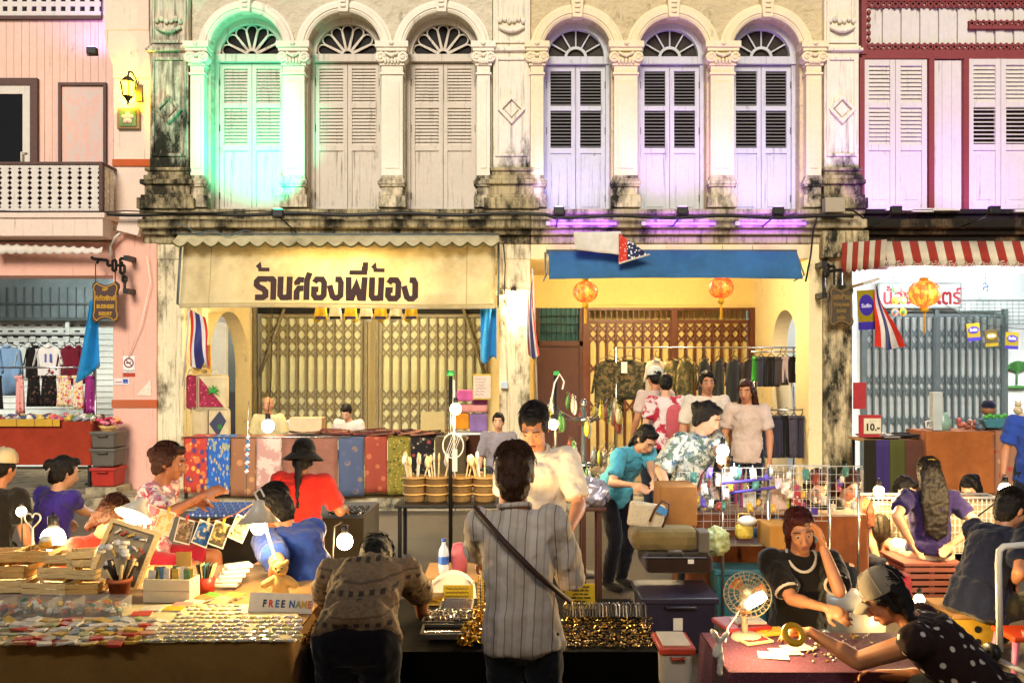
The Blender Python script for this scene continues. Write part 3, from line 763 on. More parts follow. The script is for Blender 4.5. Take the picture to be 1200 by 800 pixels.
for i in range(3):
    x_ = fx(1094)+i*.142; s = MB().bx(x_, x_+.138, 12.03, 12.08, 4.2, fz(70)); part('plank', s, M_DW, D)
def shutter_pair(b, x0, x1, z0, z1, openlow=False):
    y = 12.0; w = MB(); w.bx(x0, x1, y+.06, y+.078, z0, z1); win = part('window', w, M_DARKGL2, b); xm = (x0+x1)/2; st = .075
    zm = z0+(z1-z0)*.42; zc = z0+(z1-z0)*.70
    for a, e in ((x0, xm-.003), (xm+.003, x1)):
        l = MB()
        for p, q in ((a, a+st), (e-st, e)): l.bx(p, q, y, y+.05, z0, z1)
        for p, q in ((z1-.09, z1), (zc-.04, zc+.04), (zm-.05, zm+.04), (z0, z0+.1)): l.bx(a+st, e-st, y+.003, y+.047, p, q)
        l.bx(a+st, e-st, y+.02, y+.04, z0+.1, zm-.05); l.bx(a+st+.05, e-st-.05, y+.012, y+.02, z0+.16, zm-.11)
        part('leaf', l, M_DW, win, .004)
        for j, (p, q) in enumerate(((zm+.04, zc-.04), (zc+.04, z1-.09))):
            n = 9
            for i in range(n):
                zz = p+(q-p)*(i+.5)/n; ang = -62 if openlow and j == 0 else -25
                s = MB().cb(((a+e)/2, y+.028, zz), (e-a-2*st-.002, .007, (q-p)/n*1.15), Matrix.Rotation(R(ang), 3, 'X'))
                k = ('D', round(e-a, 3), round(q-p, 3), ang)
                if k in SLAT: same(SLAT[k], s.base(), win)
                else: SLAT[k] = part('slat', s, M_DW, win)
shutter_pair(D, fx(1012.5), fx(1086.5), 4.215, fz(70)); shutter_pair(D, fx(1135), fx(1211), 4.215, fz(69), True)
ledge(D, fx(1008), 11, plaster('dark_ledge', '5e4a30', mould=.7, dark='241a12'), None)
w = MB(); w.bx(fx(1008), 11, 11.95, 12.4, 3.4, 3.72); part('beam', w, mat('maroon_beam', '5a2430', .7), D)
for a, e in ((1028, 1112), (1058, 1082), (1175, 1220)): part('ledge_strip', MB().bx(fx(a), fx(e), 11.7, 11.74, fz(251)-.02*(e-a < 60), fz(248.5)-.02*(e-a < 60)), M_WHITE, D)
YD = 14.2
M_DSW = plaster('white_shop_wall', 'dbe3e3', mould=.0, bump=.002, grime=.06)
w = MB(); w.bx(4.69, ax(1008, YD), YD, YD+.2, .15, 3.7); w.bx(ax(1008, YD), ax(1175, YD), YD, YD+.2, 2.9, 3.7); w.bx(ax(1175, YD), 11.5, YD, YD+.2, .15, 3.7)
w.bx(5, 10, YD+.3, YD+.4, .15, 2.9); part('shop_wall', w, M_DSW, D)
w = MB().bx(4.68, 11.5, 12.4, YD+.2, 3.7, 3.8); part('ceiling', w, M_DSW, D)
bD = [(2.5, .1), (2.3, .1), (1.7, .11), (1.5, .11), (1.0, .1)]
gate(D, ax(1013, YD), ax(1092, YD), .18, 2.84, YD-.05, .125, M_GATES, M_GATED, bD, .75)
gate(D, ax(1098, YD), ax(1172, YD), .18, 2.84, YD-.05, .125, M_GATES, M_GATED, bD, .75)
for px in (1010, 1095, 1175): part('gate_post', MB().bx(ax(px, YD)-.035, ax(px, YD)+.035, YD-.1, YD-.02, .15, 2.92), M_GATED, D)
# ------------------------------------------------------------------ awnings
M_CANVAS = cloth('cream_canvas', 'e6d9b0', .1, .01, transl=.5)
M_CANVASV = cloth('cream_canvas_valance', 'cdbf98', .1, .006, transl=.2)
M_LETTER = mat('brown_lettering', '3a1a10', .7, .35, 14)
M_PIPING = mat('olive_piping', '5a5426', .8)
bn = thing('name_banner', 'long cream canvas shop banner with big brown Thai lettering', 'banner', at(395, 360, 11.55))
YB = 11.55
def bnf(u, v):
    x = ax(210+370*u, YB); z = az(361-80*v, YB)
    return (x, YB+.18*v+.02*math.sin(u*19)*v*(1-v)*2+.015*math.sin(u*7+v*5)+.012*math.sin((u*30-v*14)) * (u > .6), z+.012*math.sin(u*6)*(1-v))
part('canvas', MB().sheet(bnf, 60, 12, .003), M_CANVAS, bn)
m = MB(); m.sheet(lambda u, v: tuple(V(bnf(.005+u*.99, .05+v*.02))-V((0, .006, 0))), 60, 1)
for px in (243, 546): m.sheet(lambda u, v, px=px: tuple(V(bnf((px-210)/370+u*.003, v))-V((0, .004, 0))), 1, 12)
part('seam', m, mat('canvas_seam', 'b7a26c', .9), bn)
def vf(u, v):
    n = 21; sc = abs(math.sin(math.pi*n*u)); x = ax(202.5+382*u, 11.5)
    z1, z0 = az(272, 11.5), az(284+5.5*sc, 11.5)
    return (x, 11.48+.22*v, z0+(z1-z0)*v)
part('valance', MB().sheet(vf, 210, 3, .004), M_CANVASV, bn)
part('piping', MB().tube([tuple(V(vf(i/210, 0))+V((0, -.004, 0))) for i in range(211)], .012, 5), M_PIPING, bn)
m = MB()
m.tube([vf(0, 1), vf(1, 1)], .02, 6)
for px in (208, 584): m.tube([(ax(px, 11.6), 11.72, az(283, 11.6)), (ax(px, 11.6), 11.6, az(356, 11.6)), (ax(px, 11.6), 11.95, az(358, 11.6))], .018, 6)
part('frame', m, M_GATED, bn)
GL = {'r': (14, [[(15, 25), (6, 25), (3.5, 22), (3.5, 18), (6, 15.5), (11, 13), (13.5, 10), (13.5, 5), (11, 3), (2, 3)]]),
 'A': (10, [[(1.5, 22), (2.5, 25), (5.5, 25), (7, 23), (7, 0)]]),
 'n': (17, [[(3.5, 28), (3.5, 6), (5.5, 3), (11, 3), (13.5, 6)], [(13.5, 28), (13.5, 0)]]),
 's': (18, [[(14.5, 0), (14.5, 24), (17, 33)], [(11, 24), (6, 24.5), (3.5, 21), (4, 18)], [(3.5, 0), (3.5, 10), (6, 14), (11, 14)]]),
 'o': (17.5, [[(8.5, 13), (3.5, 13), (3.5, 6), (5.5, 3), (12, 3), (14.5, 6), (14.5, 21), (12, 25), (6, 25), (3.5, 21)]]),
 'g': (18, [[(2, 18), (5.5, 5), (8, 3), (11.5, 3), (14.5, 6), (14.5, 21), (12.5, 25), (8, 25)]]),
 'p': (25, [[(3.5, 28), (4.5, 3), (8, 3), (12.5, 20), (17, 3), (20.5, 3), (21.5, 28)]])}
word = [('r', 't'), ('A', ''), ('n', ''), ('s', ''), ('o', ''), ('g', ''), ('p', 'i'), ('n', 't'), ('o', ''), ('g', '')]
tot = sum(GL[k][0] for k, _ in word)+len(word)*1.2
def bpt(px, py):                              # a pixel of the banner on its canvas
    u = (px-210)/370; v = (361-py)/80; return u, v
penx = 296; kx = (491-296)/tot
strokes = []
for k, mk in word:
    wd_, st = GL[k]
    for s_ in st: strokes.append(([(penx+a*kx, 352-b) for a, b in s_], 6.4))
    if mk == 't': strokes.append(([(penx+3*kx, 352-39), (penx+5.5*kx, 352-42), (penx+6.5*kx, 352-36.5), (penx+17*kx, 352-36.5)], 4.2))
    if mk == 'i':
        strokes.append(([(penx+4*kx, 352-33.5), (penx+24*kx, 352-33.5)], 5)); strokes.append(([(penx+21.5*kx, 352-36), (penx+21.5*kx, 352-46)], 6))
        strokes.append(([(penx+19*kx, 352-35.2), (penx+19*kx, 352-41)], 3))
    penx += (wd_+1.2)*kx
sb = YB/FPX
for P_, w_ in strokes:
    Q = []                                    # resample so that the letters follow the cloth
    for i in range(len(P_)-1):
        n_ = max(1, int(math.dist(P_[i], P_[i+1])/6))
        for j in range(n_): Q.append(tuple(P_[i][c]+(P_[i+1][c]-P_[i][c])*j/n_ for c in (0, 1)))
    Q.append(P_[-1])
    t_ = MB(); t_.ribbon([(x_*sb, -y_*sb) for x_, y_ in Q], w_*sb*1.08, 0, .0)
    vs = []
    for x_, _, z_ in t_.v:
        px, py = x_/sb, -z_/sb; u, v = bpt(px, py); b_ = bnf(u, v); vs.append((b_[0], b_[1]-.007-.0005*(len(strokes) % 5), b_[2]))
    m = MB(); m.add(vs[:len(vs)//2], [f for f in t_.f if max(f) < len(vs)//2], False)
    part('letter', m, M_LETTER, bn)
# blue awning roll
M_BLUE = cloth('blue_canvas', '35648c', .12, .008)
ba_ = thing('blue_awning', 'plain blue canvas awning let down under the ledge', 'awning', at(790, 327, 11.6))
part('canvas', MB().sheet(lambda u, v: (ax(643.5+297*u, 11.6), 11.58+.25*v+.012*math.sin(u*16)+.008*math.sin(u*41+v*3), az(327-35*v-1.5*math.sin(u*3.1), 11.6)), 60, 6, .004), M_BLUE, ba_)
m = MB(); m.tube([(ax(641, 11.6), 11.9, az(291, 11.6)), (ax(942, 11.6), 11.9, az(291, 11.6))], .025, 8)
for px in (640, 943): m.tube([(ax(px, 11.6), 11.95, az(292, 11.6)), (ax(px, 11.6), 11.62, az(322, 11.6)), (ax(px-2, 11.6), 11.97, az(326, 11.6))], .014, 6)
part('frame', m, M_GATED, ba_)
# striped awning
M_RED = cloth('red_canvas', 'aa4234', .15, .004, transl=.35); M_OFFW = cloth('off_white_canvas', 'd8ceb8', .12, .004, transl=.35)
sa = thing('striped_awning', 'red and white striped awning with a scalloped lace edge', 'awning', at(1100, 312, 11.4))
YS = 11.4
def strip(x0, x1, i, par):
    z1, z0 = az(281, YS), az(306, YS); n = 8; xm = (x0+x1)/2; r_ = (x1-x0)/2
    def f(u, v):
        x = x0+(x1-x0)*u; zz = z0-.07*math.sin(math.pi*u)*(v == 0)
        return (x, YS+.12*v+.006*math.sin(i+u*3), zz+(z1-zz)*v)
    part('stripe', MB().sheet(f, 8, 4, .004), M_RED if i % 2 else M_OFFW, par)
    m = MB(); m.ribbon(fan_arc((xm, z0-.07), .035, 0, 2*math.pi, 10)[:-1], .012, YS-.01, .004, True); m.ribbon(fan_arc((x0, z0-.03), .02, 0, 2*math.pi, 8)[:-1], .01, YS-.013, .004, True)
    part('lace_ring', m, M_OFFW, par)
for i in range(18): strip(ax(1040+i*10.1, YS), ax(1049.8+i*10.1, YS), i, sa)
for i in range(8):                             # the slanting return at the left end
    a, e = ax(997+i*5.2, 11.4), ax(1002.1+i*5.2, 11.4)
    part('stripe', MB().sheet(lambda u, v: (a+(e-a)*u, 11.75-.04*(i+u)-.05*v, az(316-5*(i+u)/8+3*math.sin(math.pi*u)*(v == 0)-(34-5*(i+u)/8)*v, 11.5)), 6, 3, .004), M_OFFW if i % 2 else M_RED, sa)
part('frame', MB().tube([(ax(1038, YS), YS+.03, az(306, YS)), (ax(1230, YS), YS+.03, az(306, YS))], .014, 6), M_WHITE, sa)
# white scalloped cloth under the balcony
M_LACEW = cloth('white_lace', 'd9d0c4', .1, .003)
m = MB(); m.sheet(lambda u, v: (ax(-20+135*u, 11.6), 11.7+.03*v, az(294+2.5*abs(math.sin(u*38))-10*v*(1.15-.5*u), 11.6)), 150, 2, .003)
solo('lace_trim', m, M_LACEW, 'white scalloped lace trim hung under the pink balcony', 'trim')
# white cloth over the ledge, with its starred end
m = MB(); m.sheet(lambda u, v: (ax(674+54*u-2*v*(1-u), 11.55), 11.55+.02*math.sin(u*5)+.03*v+.01*math.sin(u*14+v*4), az(271+21*(1-v)+ (7*u)*(1-v), 11.55)), 20, 8, .006)
fl = solo('draped_cloth', m, cloth('white_cotton', 'd5cfc4', .1, .006), 'white cloth draped over the purple lit ledge, its end starred red and blue', 'cloth')
YF = 11.52
def endf(u, v): return (ax(725+36*u, YF), YF-.01+.02*math.sin(u*9), az(273+(12+13*u)*0+ (36-11*u)*(1-v)+26*u*v, YF))
m = MB()
m.sheet(lambda u, v: endf(u*.27, v), 3, 6); part('red_stripe', m, printed('red_dotted', 'c23a28', ['e9ddd0'], 30, .35), fl)
m = MB(); m.sheet(lambda u, v: endf(.27+u*.73, v), 8, 6); part('starred_end', m, printed('navy_starred', '232a4c', ['e0dcd4', 'c9c6c4'], 18, .42), fl)
part('hem', MB().tube([endf(0, 0), endf(.5, 0), endf(1, 0), endf(1, 1)], .012, 5), M_LACEW, fl)

# ------------------------------------------------------------------ lanterns
M_ROUND = emis('glowing_red_paper', 'e0481a', .55)
def lantern(px, py, d, r, label, hot):
    t_ = thing('red_lantern', label, 'lantern', at(px, py, d)-V((0, 0, r)), 'round red paper lanterns')
    c = at(px, py, d)
    m = bpy.data.materials.new('lit_lantern_paper'); n = NT(m)
    f = n.noise(16, 3, .5); col = n.ramp(f, [(.45, srgb('cf3d14')), (.6, srgb('e0641e'))])
    n.l(col, n.b.inputs['Base Color']); n.l(col, n.b.inputs['Emission Color']); n.b.inputs['Emission Strength'].default_value = hot; n.b.inputs['Roughness'].default_value = .6
    part('paper_shade', MB().lathe([(r*.25, -r*.86), (r*.6, -r*.72), (r*.88, -r*.42), (r, 0), (r*.88, r*.42), (r*.6, r*.72), (r*.25, r*.86)], c, 24), m, t_)
    k = MB()
    for i in range(14):
        a = 2*math.pi*i/14; k.tube([c+V((r*1.01*math.sin(p)*math.cos(a), r*1.01*math.sin(p)*math.sin(a), -r*.88*math.cos(p))) for p in [math.pi*(.1+.8*q/10) for q in range(11)]], r*.018, 4)
    part('rib', k, mat('gold_rib', 'b0521c', .5), t_)
    part('top_cap', MB().lathe([(.01, -.03), (r*.3, -.03), (r*.3, .03), (.01, .03)], c+V((0, 0, r*.9)), 14), mat('yellow_cap', 'd8a81e', .5), t_); part('bottom_cap', MB().lathe([(.01, -.05), (r*.24, -.05), (r*.26, .05), (.01, .05)], c-V((0, 0, r*.98)), 14), mat('yellow_cap', 'd8a81e', .5), t_)
    k = MB()
    for i in range(8): k.tube([c+V((r*.12*math.cos(i), r*.12*math.sin(i), -r*1.0)), c+V((.012*math.cos(i*2), .012*math.sin(i*2), -r*1.5)), c+V((.014*math.cos(i*2), .014*math.sin(i*2), -r*(2.6 if hot < 3 else 1.4)))], .006, 4)
    part('tassel', k, mat('yellow_tassel', 'cf9c22', .8), t_)
    part('cord', MB().tube([c+V((0, 0, r)), c+V((0, .02, r*1.9))], .005, 4), M_IRON, t_)
    lamp(t_, c+V((0, -r-.05, -.0)), 1.2*hot, (1, .4, .12), .05)
    return t_
lantern(686, 342, 11.75, .175, 'red paper lantern glowing under the left end of the blue awning', .9)
lantern(845, 337, 11.75, .175, 'red paper lantern with gold pattern before the brown gate', .7)
lantern(1083, 344, 11.9, .22, 'bright orange lantern hung before the white shop sign', 1.6)

# ------------------------------------------------------------------ wall lamps and signs
M_GLOWY = emis('yellow_lamp_glass', 'ffc828', 6)
wl = thing('wall_lantern', 'black iron wall lantern lit yellow on the pink pier', 'wall lamp', at(150, 122, 11.8))
c = at(150, 103, 11.75)
k = MB(); k.lathe([(.01, .17), (.05, .15), (.1, .09), (.115, .08)], c, 6); k.lathe([(.08, -.12), (.05, -.15), (.02, -.2), (.01, -.26)], c, 6)
for i in range(6): a = math.pi*i/3; k.tube([c+V((.11*math.cos(a), .11*math.sin(a), .085)), c+V((.078*math.cos(a), .078*math.sin(a), -.12))], .009, 4)
k.tube([c+V((0, 0, .17)), c+V((0, .03, .24)), c+V((.0, .12, .27)), c+V((.02, .2, .2)), c+V((.02, .24, .06))], .014, 6); k.bx(c.x+.0, c.x+.1, 11.97, 12.0, c.z-.12, c.z+.12)
part('cage', k, M_IRON, wl); part('bulb', MB().lathe([(.02, -.1), (.07, -.08), (.095, .07), (.02, .08)], c, 12), M_GLOWY, wl)
lamp(wl, c+V((-.06, .13, -.04)), 15, (1, .62, .02), .06)
wp = thing('flower_plaque', 'small framed tile painted with a pink frangipani flower', 'plaque', at(152, 152, 12.0))
x, z = fx(152), fz(140)
part('frame', MB().bx(x-.165, x+.165, 11.95, 11.985, z-.155, z+.155), mat('carved_brown', '8a6a42', .6), wp, .012)
part('tile', MB().bx(x-.12, x+.12, 11.935, 11.95, z-.115, z+.115), mat('green_tile', '5c7a2c', .4, .3, 10), wp)
m = MB()
for i in range(5):
    a = 2*math.pi*i/5+.3; m.ell((x+.045*math.cos(a), 11.932, z+.045*math.sin(a)), (.05, .006, .035), 10, 5, Matrix.Rotation(-a, 3, 'Y'))
part('petal', m, mat('frangipani_pink', 'e2a898', .6, .2, 20), wp)
cl = thing('column_lamp', 'white glowing lamp on the stained column between the shops', 'wall lamp', at(602, 360, 11.9))
c = at(602, 349, 11.82)
part('bulb', MB().ell(c, (.07, .07, .1), 12, 8), emis('white_hot_glass', 'fff1d0', 14), cl); part('holder', MB().cyl(c+V((0, 0, .09)), c+V((0, .12, .14)), .045), M_IRON, cl)
lamp(cl, c+V((0, -.02, -.12)), 10, (1, .8, .5), .07)
def signboard(par, cx, zt, w, h, y, lines, m_b, m_g, tilt=0):
    P = []
    def q(a, b): P.append((cx+a*w/2, zt-h/2+b*h/2))
    for a, b in ((-.92, .88), (-.72, 1), (-.5, .9), (0, .78), (.5, .9), (.72, 1), (.92, .88), (.98, .7), (.86, .5), (.9, 0), (.9, -.5), (1, -.72), (.92, -.9), (.7, -1), (.45, -.86), (0, -.78), (-.45, -.86), (-.7, -1), (-.92, -.9), (-1, -.72), (-.9, -.5), (-.9, 0), (-.86, .5), (-.98, .7)): q(a, b)
    bd = part('board', MB().prism(P[::-1], y, y+.04), m_b, par, .006)
    m = MB(); m.ribbon([(cx+(a-cx)*.86, zt-h/2+(b-zt+h/2)*.88) for a, b in P], .012, y-.004, .004, True); part('gold_border', m, m_g, par)
    for tx, sz, dz in lines: part('lettering', text_mb(MB(), tx, cx, zt-dz, sz, y-.004, .8, .004), m_g, par)
M_SIGNB = wood('dark_sign_wood', '4a2614', '2c150b', .5, 5, 2); M_GOLD = mat('gold_paint', 'b98a25', .45, .2, 20, metal=.3); M_GOLDD = mat('dull_gold_paint', '7d5f22', .5, .2, 20)
hs = thing('hanging_sign', 'dark brown shield sign hung from an iron fret bracket on the pink column', 'sign', at(123, 379, 11.7))
signboard(hs, ax(123.5, 11.7), az(329, 11.7), .40, .60, 11.7, [('หม่อ', .06, .14), ('ที่ทัตพิทย์', .095, .28), ('BUSINESS', .075, .39), ('RESORT', .065, .49)], M_SIGNB, M_GOLD)
def sq(m, pts, r_=.022):
    for i in range(len(pts)-1): m.tube([pts[i], pts[i+1]], r_, 4)
m = MB(); S_ = lambda px, py: at(px, py, 11.72)
for pts in ([(107, 301), (109, 303), (126, 305), (126, 311), (132, 311)], [(113, 308), (115, 307), (115, 305)], [(132, 305), (136, 305), (136, 317), (132, 317), (132, 305)], [(136, 311), (146, 311), (146, 320), (141, 320), (141, 303), (150, 303)], [(141, 308), (144, 308)], [(144, 320), (144, 324), (148, 324), (148, 330), (144, 330), (144, 324)], [(146, 330), (146, 340), (149, 341)]): sq(m, [S_(*p) for p in pts])
for p in ((149, 302.5), (148.5, 341)): c = S_(*p); m.bx(c.x-.035, c.x+.035, 11.68, 11.93, c.z-.035, c.z+.035)
part('bracket', m, M_IRON, hs); m = MB(); sq(m, [S_(112, 309), S_(112, 331)], .008); sq(m, [S_(135, 317), S_(135, 331)], .008); part('chain', m, M_IRON, hs)
hs = thing('hanging_sign', 'old wooden shield sign with worn gold lettering on the black stained column', 'sign', at(985, 383, 11.7))
signboard(hs, ax(986, 11.7), az(334, 11.7), .36, .60, 11.7, [('เฮงล้าน', .10, .2), ('THALANG', .06, .3), ('ROAD', .06, .39), ('ภูเก็ต', .07, .49)], wood('worn_sign_wood', '4c3a1c', '2a1e0e', .6, 5, 2), M_GOLDD)
m = MB(); S_ = lambda px, py: at(px, py, 11.72)
for pts in ([(963, 310), (972, 310)], [(967, 314), (967, 322), (971, 322), (971, 312), (978, 312)], [(966, 326), (966, 345)], [(971, 318), (986, 316), (986, 334)], [(978, 312), (978, 334)]): sq(m, [S_(*p) for p in pts])
for p in ((965, 310), (965, 346)): c = S_(*p); m.bx(c.x-.04, c.x+.04, 11.68, 11.95, c.z-.04, c.z+.04)
part('bracket', m, M_IRON, hs)
# small notices on the pink column
y = 11.925
x, z = fx(154), fz(425)
ns = thing('no_smoking_sign', 'white no smoking sign on the pink column', 'sign', (x, y, z-.14))
part('plate', MB().bx(x-.085, x+.085, y-.006, y, z-.14, z+.1), mat('white_sign', 'e6dcd2', .4, .05), ns)
m = MB(); m.ribbon(fan_arc((x, z), .064, 0, 2*math.pi, 24)[:-1], .017, y-.010, .003, True); m.ribbon([(x-.045, z+.045), (x+.045, z-.045)], .014, y-.0085, .002); part('ring', m, mat('dark_red', '7a2a28', .5), ns)
m = MB(); m.bx(x-.04, x+.025, y-.0075, y-.006, z-.012, z+.008); m.ribbon([(x+.03, z-.002), (x+.035, z+.02), (x+.02, z+.03)], .006, y-.0075, .001); part('cigarette', m, M_IRON, ns)
m = MB(); text_mb(m, 'ห้ามสูบบุหรี่', x, z-.125, .035, y-.0075); part('lettering', m, M_IRON, ns)
solo('red_label', MB().bx(fx(147.5), fx(161), y-.005, y, fz(441), fz(437)), mat('brick_red_label', 'b03a20', .5), 'small brick red label below the no smoking sign', 'label')
st = thing('paper_sticker', 'small white and blue sticker at the left edge of the pink column', 'sticker', (fx(146), y, fz(450)))
part('paper', MB().bx(fx(137), fx(154.5), y-.004, y, fz(450.5), fz(443)), mat('white_paper', 'd8d0cc', .7, .1, 20), st)
part('blue_print', MB().bx(fx(147), fx(153), y-.006, y-.004, fz(449), fz(444)), printed('blue_print', '39509a', ['d8d8e0'], 60, .4), st); part('line', MB().bx(fx(138), fx(146), y-.006, y-.004, fz(448), fz(447)), mat('red_ink', 'b05040', .6), st)
solo('torn_paper', MB().prism([(fx(163), fz(463)), (fx(180), fz(463)), (fx(179.5), fz(444))], y-.006, y), mat('cream_paper', 'dcccb4', .8, .2, 20), 'torn white paper triangle stuck on the pink column', 'paper')
jb = thing('junction_box', 'tilted white junction box and pipe beside the balcony corner', 'junction box', at(153, 275, 11.8))
c = at(153.5, 262, 11.8); part('cover', MB().cb(c, (.32, .1, .3), Matrix.Rotation(R(14), 3, 'Y')), M_PINKW, jb, .01)
m = MB(); m.tube([c+V((-.12, 0, -.1)), c+V((-.24, .02, -.2)), c+V((-.32, .04, -.32)), c+V((-.31, .08, -.5))], .018, 6); m.tube([c+V((-.1, .05, 0)), c+V((-.3, .08, -.07))], .02, 6); part('conduit', m, M_WHITE, jb)
solo('junction_box', MB().bx(ax(962, 11.75), ax(985, 11.75), 11.58, 11.72, az(251, 11.75), az(234, 11.75)), plaster('grey_box', 'a79a84', bump=.001), 'grey junction box on the plinth beside the purple house', 'junction box', bevel=.01)
solo('junction_box', MB().bx(ax(587, 11.9), ax(595, 11.9), 11.85, 11.95, az(455, 11.9), az(447, 11.9)), mat('pale_blue_switch', 'b6c4cc', .5), 'small pale blue switch box on the stained column', 'switch', bevel=.005)
# cables along the ledges
def cable(pts, r_, label, m_=None): solo('cable', MB().tube(pts, r_, 6), m_ or M_IRON, label, 'cable')
cable([(ax(px, 11.62), 11.62, az(251+1.2*math.sin(px*.05)+(3 if px > 640 else 0), 11.62)) for px in range(-20, 1010, 10)], .026, 'thick black cable run along the front of the ledges')
cable([(ax(px, 11.58), 11.58, az(247+2.5*abs(math.sin(px*.021)), 11.58)) for px in range(-20, 330, 8)], .009, 'thin black wire sagging below the pink balcony')
cable([(ax(px, 11.6), 11.6, az(266+8*math.sin((px-215)*.03)+3*math.sin(px*.17), 11.6)) for px in range(205, 300, 5)], .008, 'loose pale wire looped on the ledge above the cream banner', M_GATED)
cable([at(944, 330, 11.7), at(950, 300, 11.7), at(953, 270, 11.65), at(958, 252, 11.62), at(985, 246, 11.6), at(1000, 247, 11.6), at(1012, 256, 11.62)], .014, 'black cable looping over the grey junction box')
cable([at(172, 300, 11.85), at(176, 330, 11.86), at(165, 380, 11.87), at(150, 420, 11.9)], .006, 'thin pale wire hanging down the pink column', M_PINKW)
cable([at(590, 285, 11.8), at(592, 310, 11.82), at(591, 345, 11.84), at(600, 345, 11.84)], .01, 'short black wire down to the column lamp')
# LED strips on the ledge and flood lights
M_LEDP = emis('purple_led', '7a3cff', 2.6)
for a, e, lb in ((640, 722, 'left'), (752, 838, 'middle'), (862, 944, 'right')):
    g = thing('light_strip', 'purple LED tube lying on the yellow house ledge, the %s one' % lb, 'light strip', at((a+e)/2, 263, 11.7), 'purple light tubes on the ledge')
    yy = 11.70; z = az(262, yy)
    part('tube', MB().tube([(ax(a, yy), yy, z), (ax(e, yy), yy, z)], .018, 8), M_LEDP, g)
    part('clip', MB().bx(ax(a, yy), ax(a, yy)+.05, yy-.03, yy+.03, z-.03, z+.03), M_WHITE, g)
    for q in (.2, .5, .8): lamp(g, (ax(a+(e-a)*q, yy), yy-.12, z-.02), 3.2, (.33, .1, 1), .04, 'SPOT', (ax(a+(e-a)*q, yy), yy+.3, z+.08), 120)
def flood(px, py, y_, aim, watt, col, label, mcol, sp=110):
    c = at(px, py, y_); g = thing('flood_light', label, 'flood light', c-V((0, 0, .05)))
    part('housing', MB().cb(c, (.14, .08, .1)), M_IRON, g, .01); part('bracket', MB().tube([c+V((-.08, 0, 0)), c+V((-.08, .02, -.06)), c+V((.08, .02, -.06)), c+V((.08, 0, 0))], .008, 5), M_IRON, g)
    d_ = (V(aim)-c).normalized(); part('lens', MB().cb(c+V((0, .0, .055)), (.11, .05, .008)), emis('lens_'+mcol, mcol, 3), g)
    part('arm', MB().tube([c+V((0, .03, -.02)), c+V((0, .2, -.05)), V((c.x, 11.82, c.z-.1))], .012, 6), M_IRON, g) if y_ < 11.6 else None
    lamp(g, c+d_*.14+V((0, 0, .05)), watt, col, .04, 'SPOT', aim, sp)
flood(326, 250, 10.95, (fx(291), 12.2, 5.45), 125, (0, 1, .60), 'green flood light at the foot of the first shuttered window', '30ffb0', 78)
flood(655, 247, 11.05, (fx(668), 12.3, 5.3), 17, (.42, .3, 1), 'purple flood light under the first blind window', '9080ff')
flood(800, 247, 11.05, (fx(785), 12.2, 6.2), 32, (.55, .25, 1), 'violet flood light under the middle blind window', '9060ff')
flood(912, 247, 11.05, (fx(902), 12.3, 5.4), 24, (.42, .25, 1), 'purple flood light under the last blind window', '8060ff')
flood(1050, 246, 10.95, (fx(1050), 12.2, 5.2), 24, (.36, .12, 1), 'purple flood light under the closed white shutters', '7040ff')
flood(1165, 246, 10.95, (fx(1165), 12.2, 5.2), 24, (.36, .12, 1), 'purple flood light under the half open louvres', '7040fe')
flood(108, 60, 11.9, (aax(108), 12.6, 7.5), 12, (.5, .3, 1), 'purple flood light high on the pink boards', '9070ff')

# ------------------------------------------------------------------ shop lamps under the awnings
M_TUBE = emis('fluorescent_white', 'eef6ff', 7); M_TUBEW = emis('fluorescent_warm', 'ffe2a0', 6)
def tube_lamp(a, b, m_, watt, col, label, n=3):
    a, b = V(a), V(b); g = thing('tube_lamp', label, 'lamp', (a+b)/2)
    part('tube', MB().tube([a, b], .018, 8), m_, g); part('batten', MB().tube([a+V((0, .0, .045)), b+V((0, 0, .045))], .03, 4), M_WHITE, g)
    for i in range(n):
        q = (i+.5)/n; lamp(g, a+(b-a)*q+V((0, 0, -.05)), watt/n, col, .12)
tube_lamp((-3.0, 12.3, 3.4), (-1.6, 12.3, 3.4), M_TUBEW, 125, (1, .83, .50), 'warm tube lamp under the ceiling behind the cream banner', 2)
tube_lamp((1.6, 12.7, 3.45), (2.8, 12.7, 3.45), M_TUBEW, 105, (1, .79, .45), 'warm tube lamp under the ceiling behind the blue awning', 2)
tube_lamp((5.6, 12.2, 3.36), (8.6, 12.2, 3.36), M_TUBE, 120, (.93, .97, 1), 'long white tube lamp behind the striped awning', 3)
tube_lamp((-7.6, 12.9, 3.5), (-6.2, 12.9, 3.5), M_TUBE, 34, (.9, 1, .95), 'white tube lamp inside the clothes shop', 2)

# ------------------------------------------------------------------ flags and bunting
M_FR, M_FW, M_FB = cloth('flag_red', 'c8301f', .12, .003), cloth('flag_white', 'd8d2cc', .1, .003), cloth('flag_blue', '35346f', .12, .003)
def thai_flag(a, dirx, drop, w0, w1, pole, label, yv=11.6, sk=0):
    """Flag hanging in folds from point a; stripes run lengthwise."""
    g = thing('thai_flag', label, 'flag', V(a)-V((0, 0, drop)))
    m = MB(); N = 6; cut = [0, 1, 2, 4, 5, 6]
    def f(u, v):
        x = a[0]+dirx*(w0*u+(w1-w0)*u*v)+sk*v*v; return (x, yv+.05*math.sin(u*8+v*3)*(.3+v)+.03*math.sin(v*7), a[2]-drop*v*(1-.12*abs(u-.5))-.12*u*(1-v))
    pr = MB(); pr.sheet(f, 24, 16)
    ms = [M_FR, M_FW, M_FB, M_FB, M_FW, M_FR]
    for i, f_ in enumerate(pr.f): pr.mi[i] = [0, 1, 2, 2, 1, 0][(i % 24)//4]
    part('cloth', pr, [M_FR, M_FW, M_FB], g)
    part('pole', MB().tube(pole, .012, 6), M_WHITE, g)
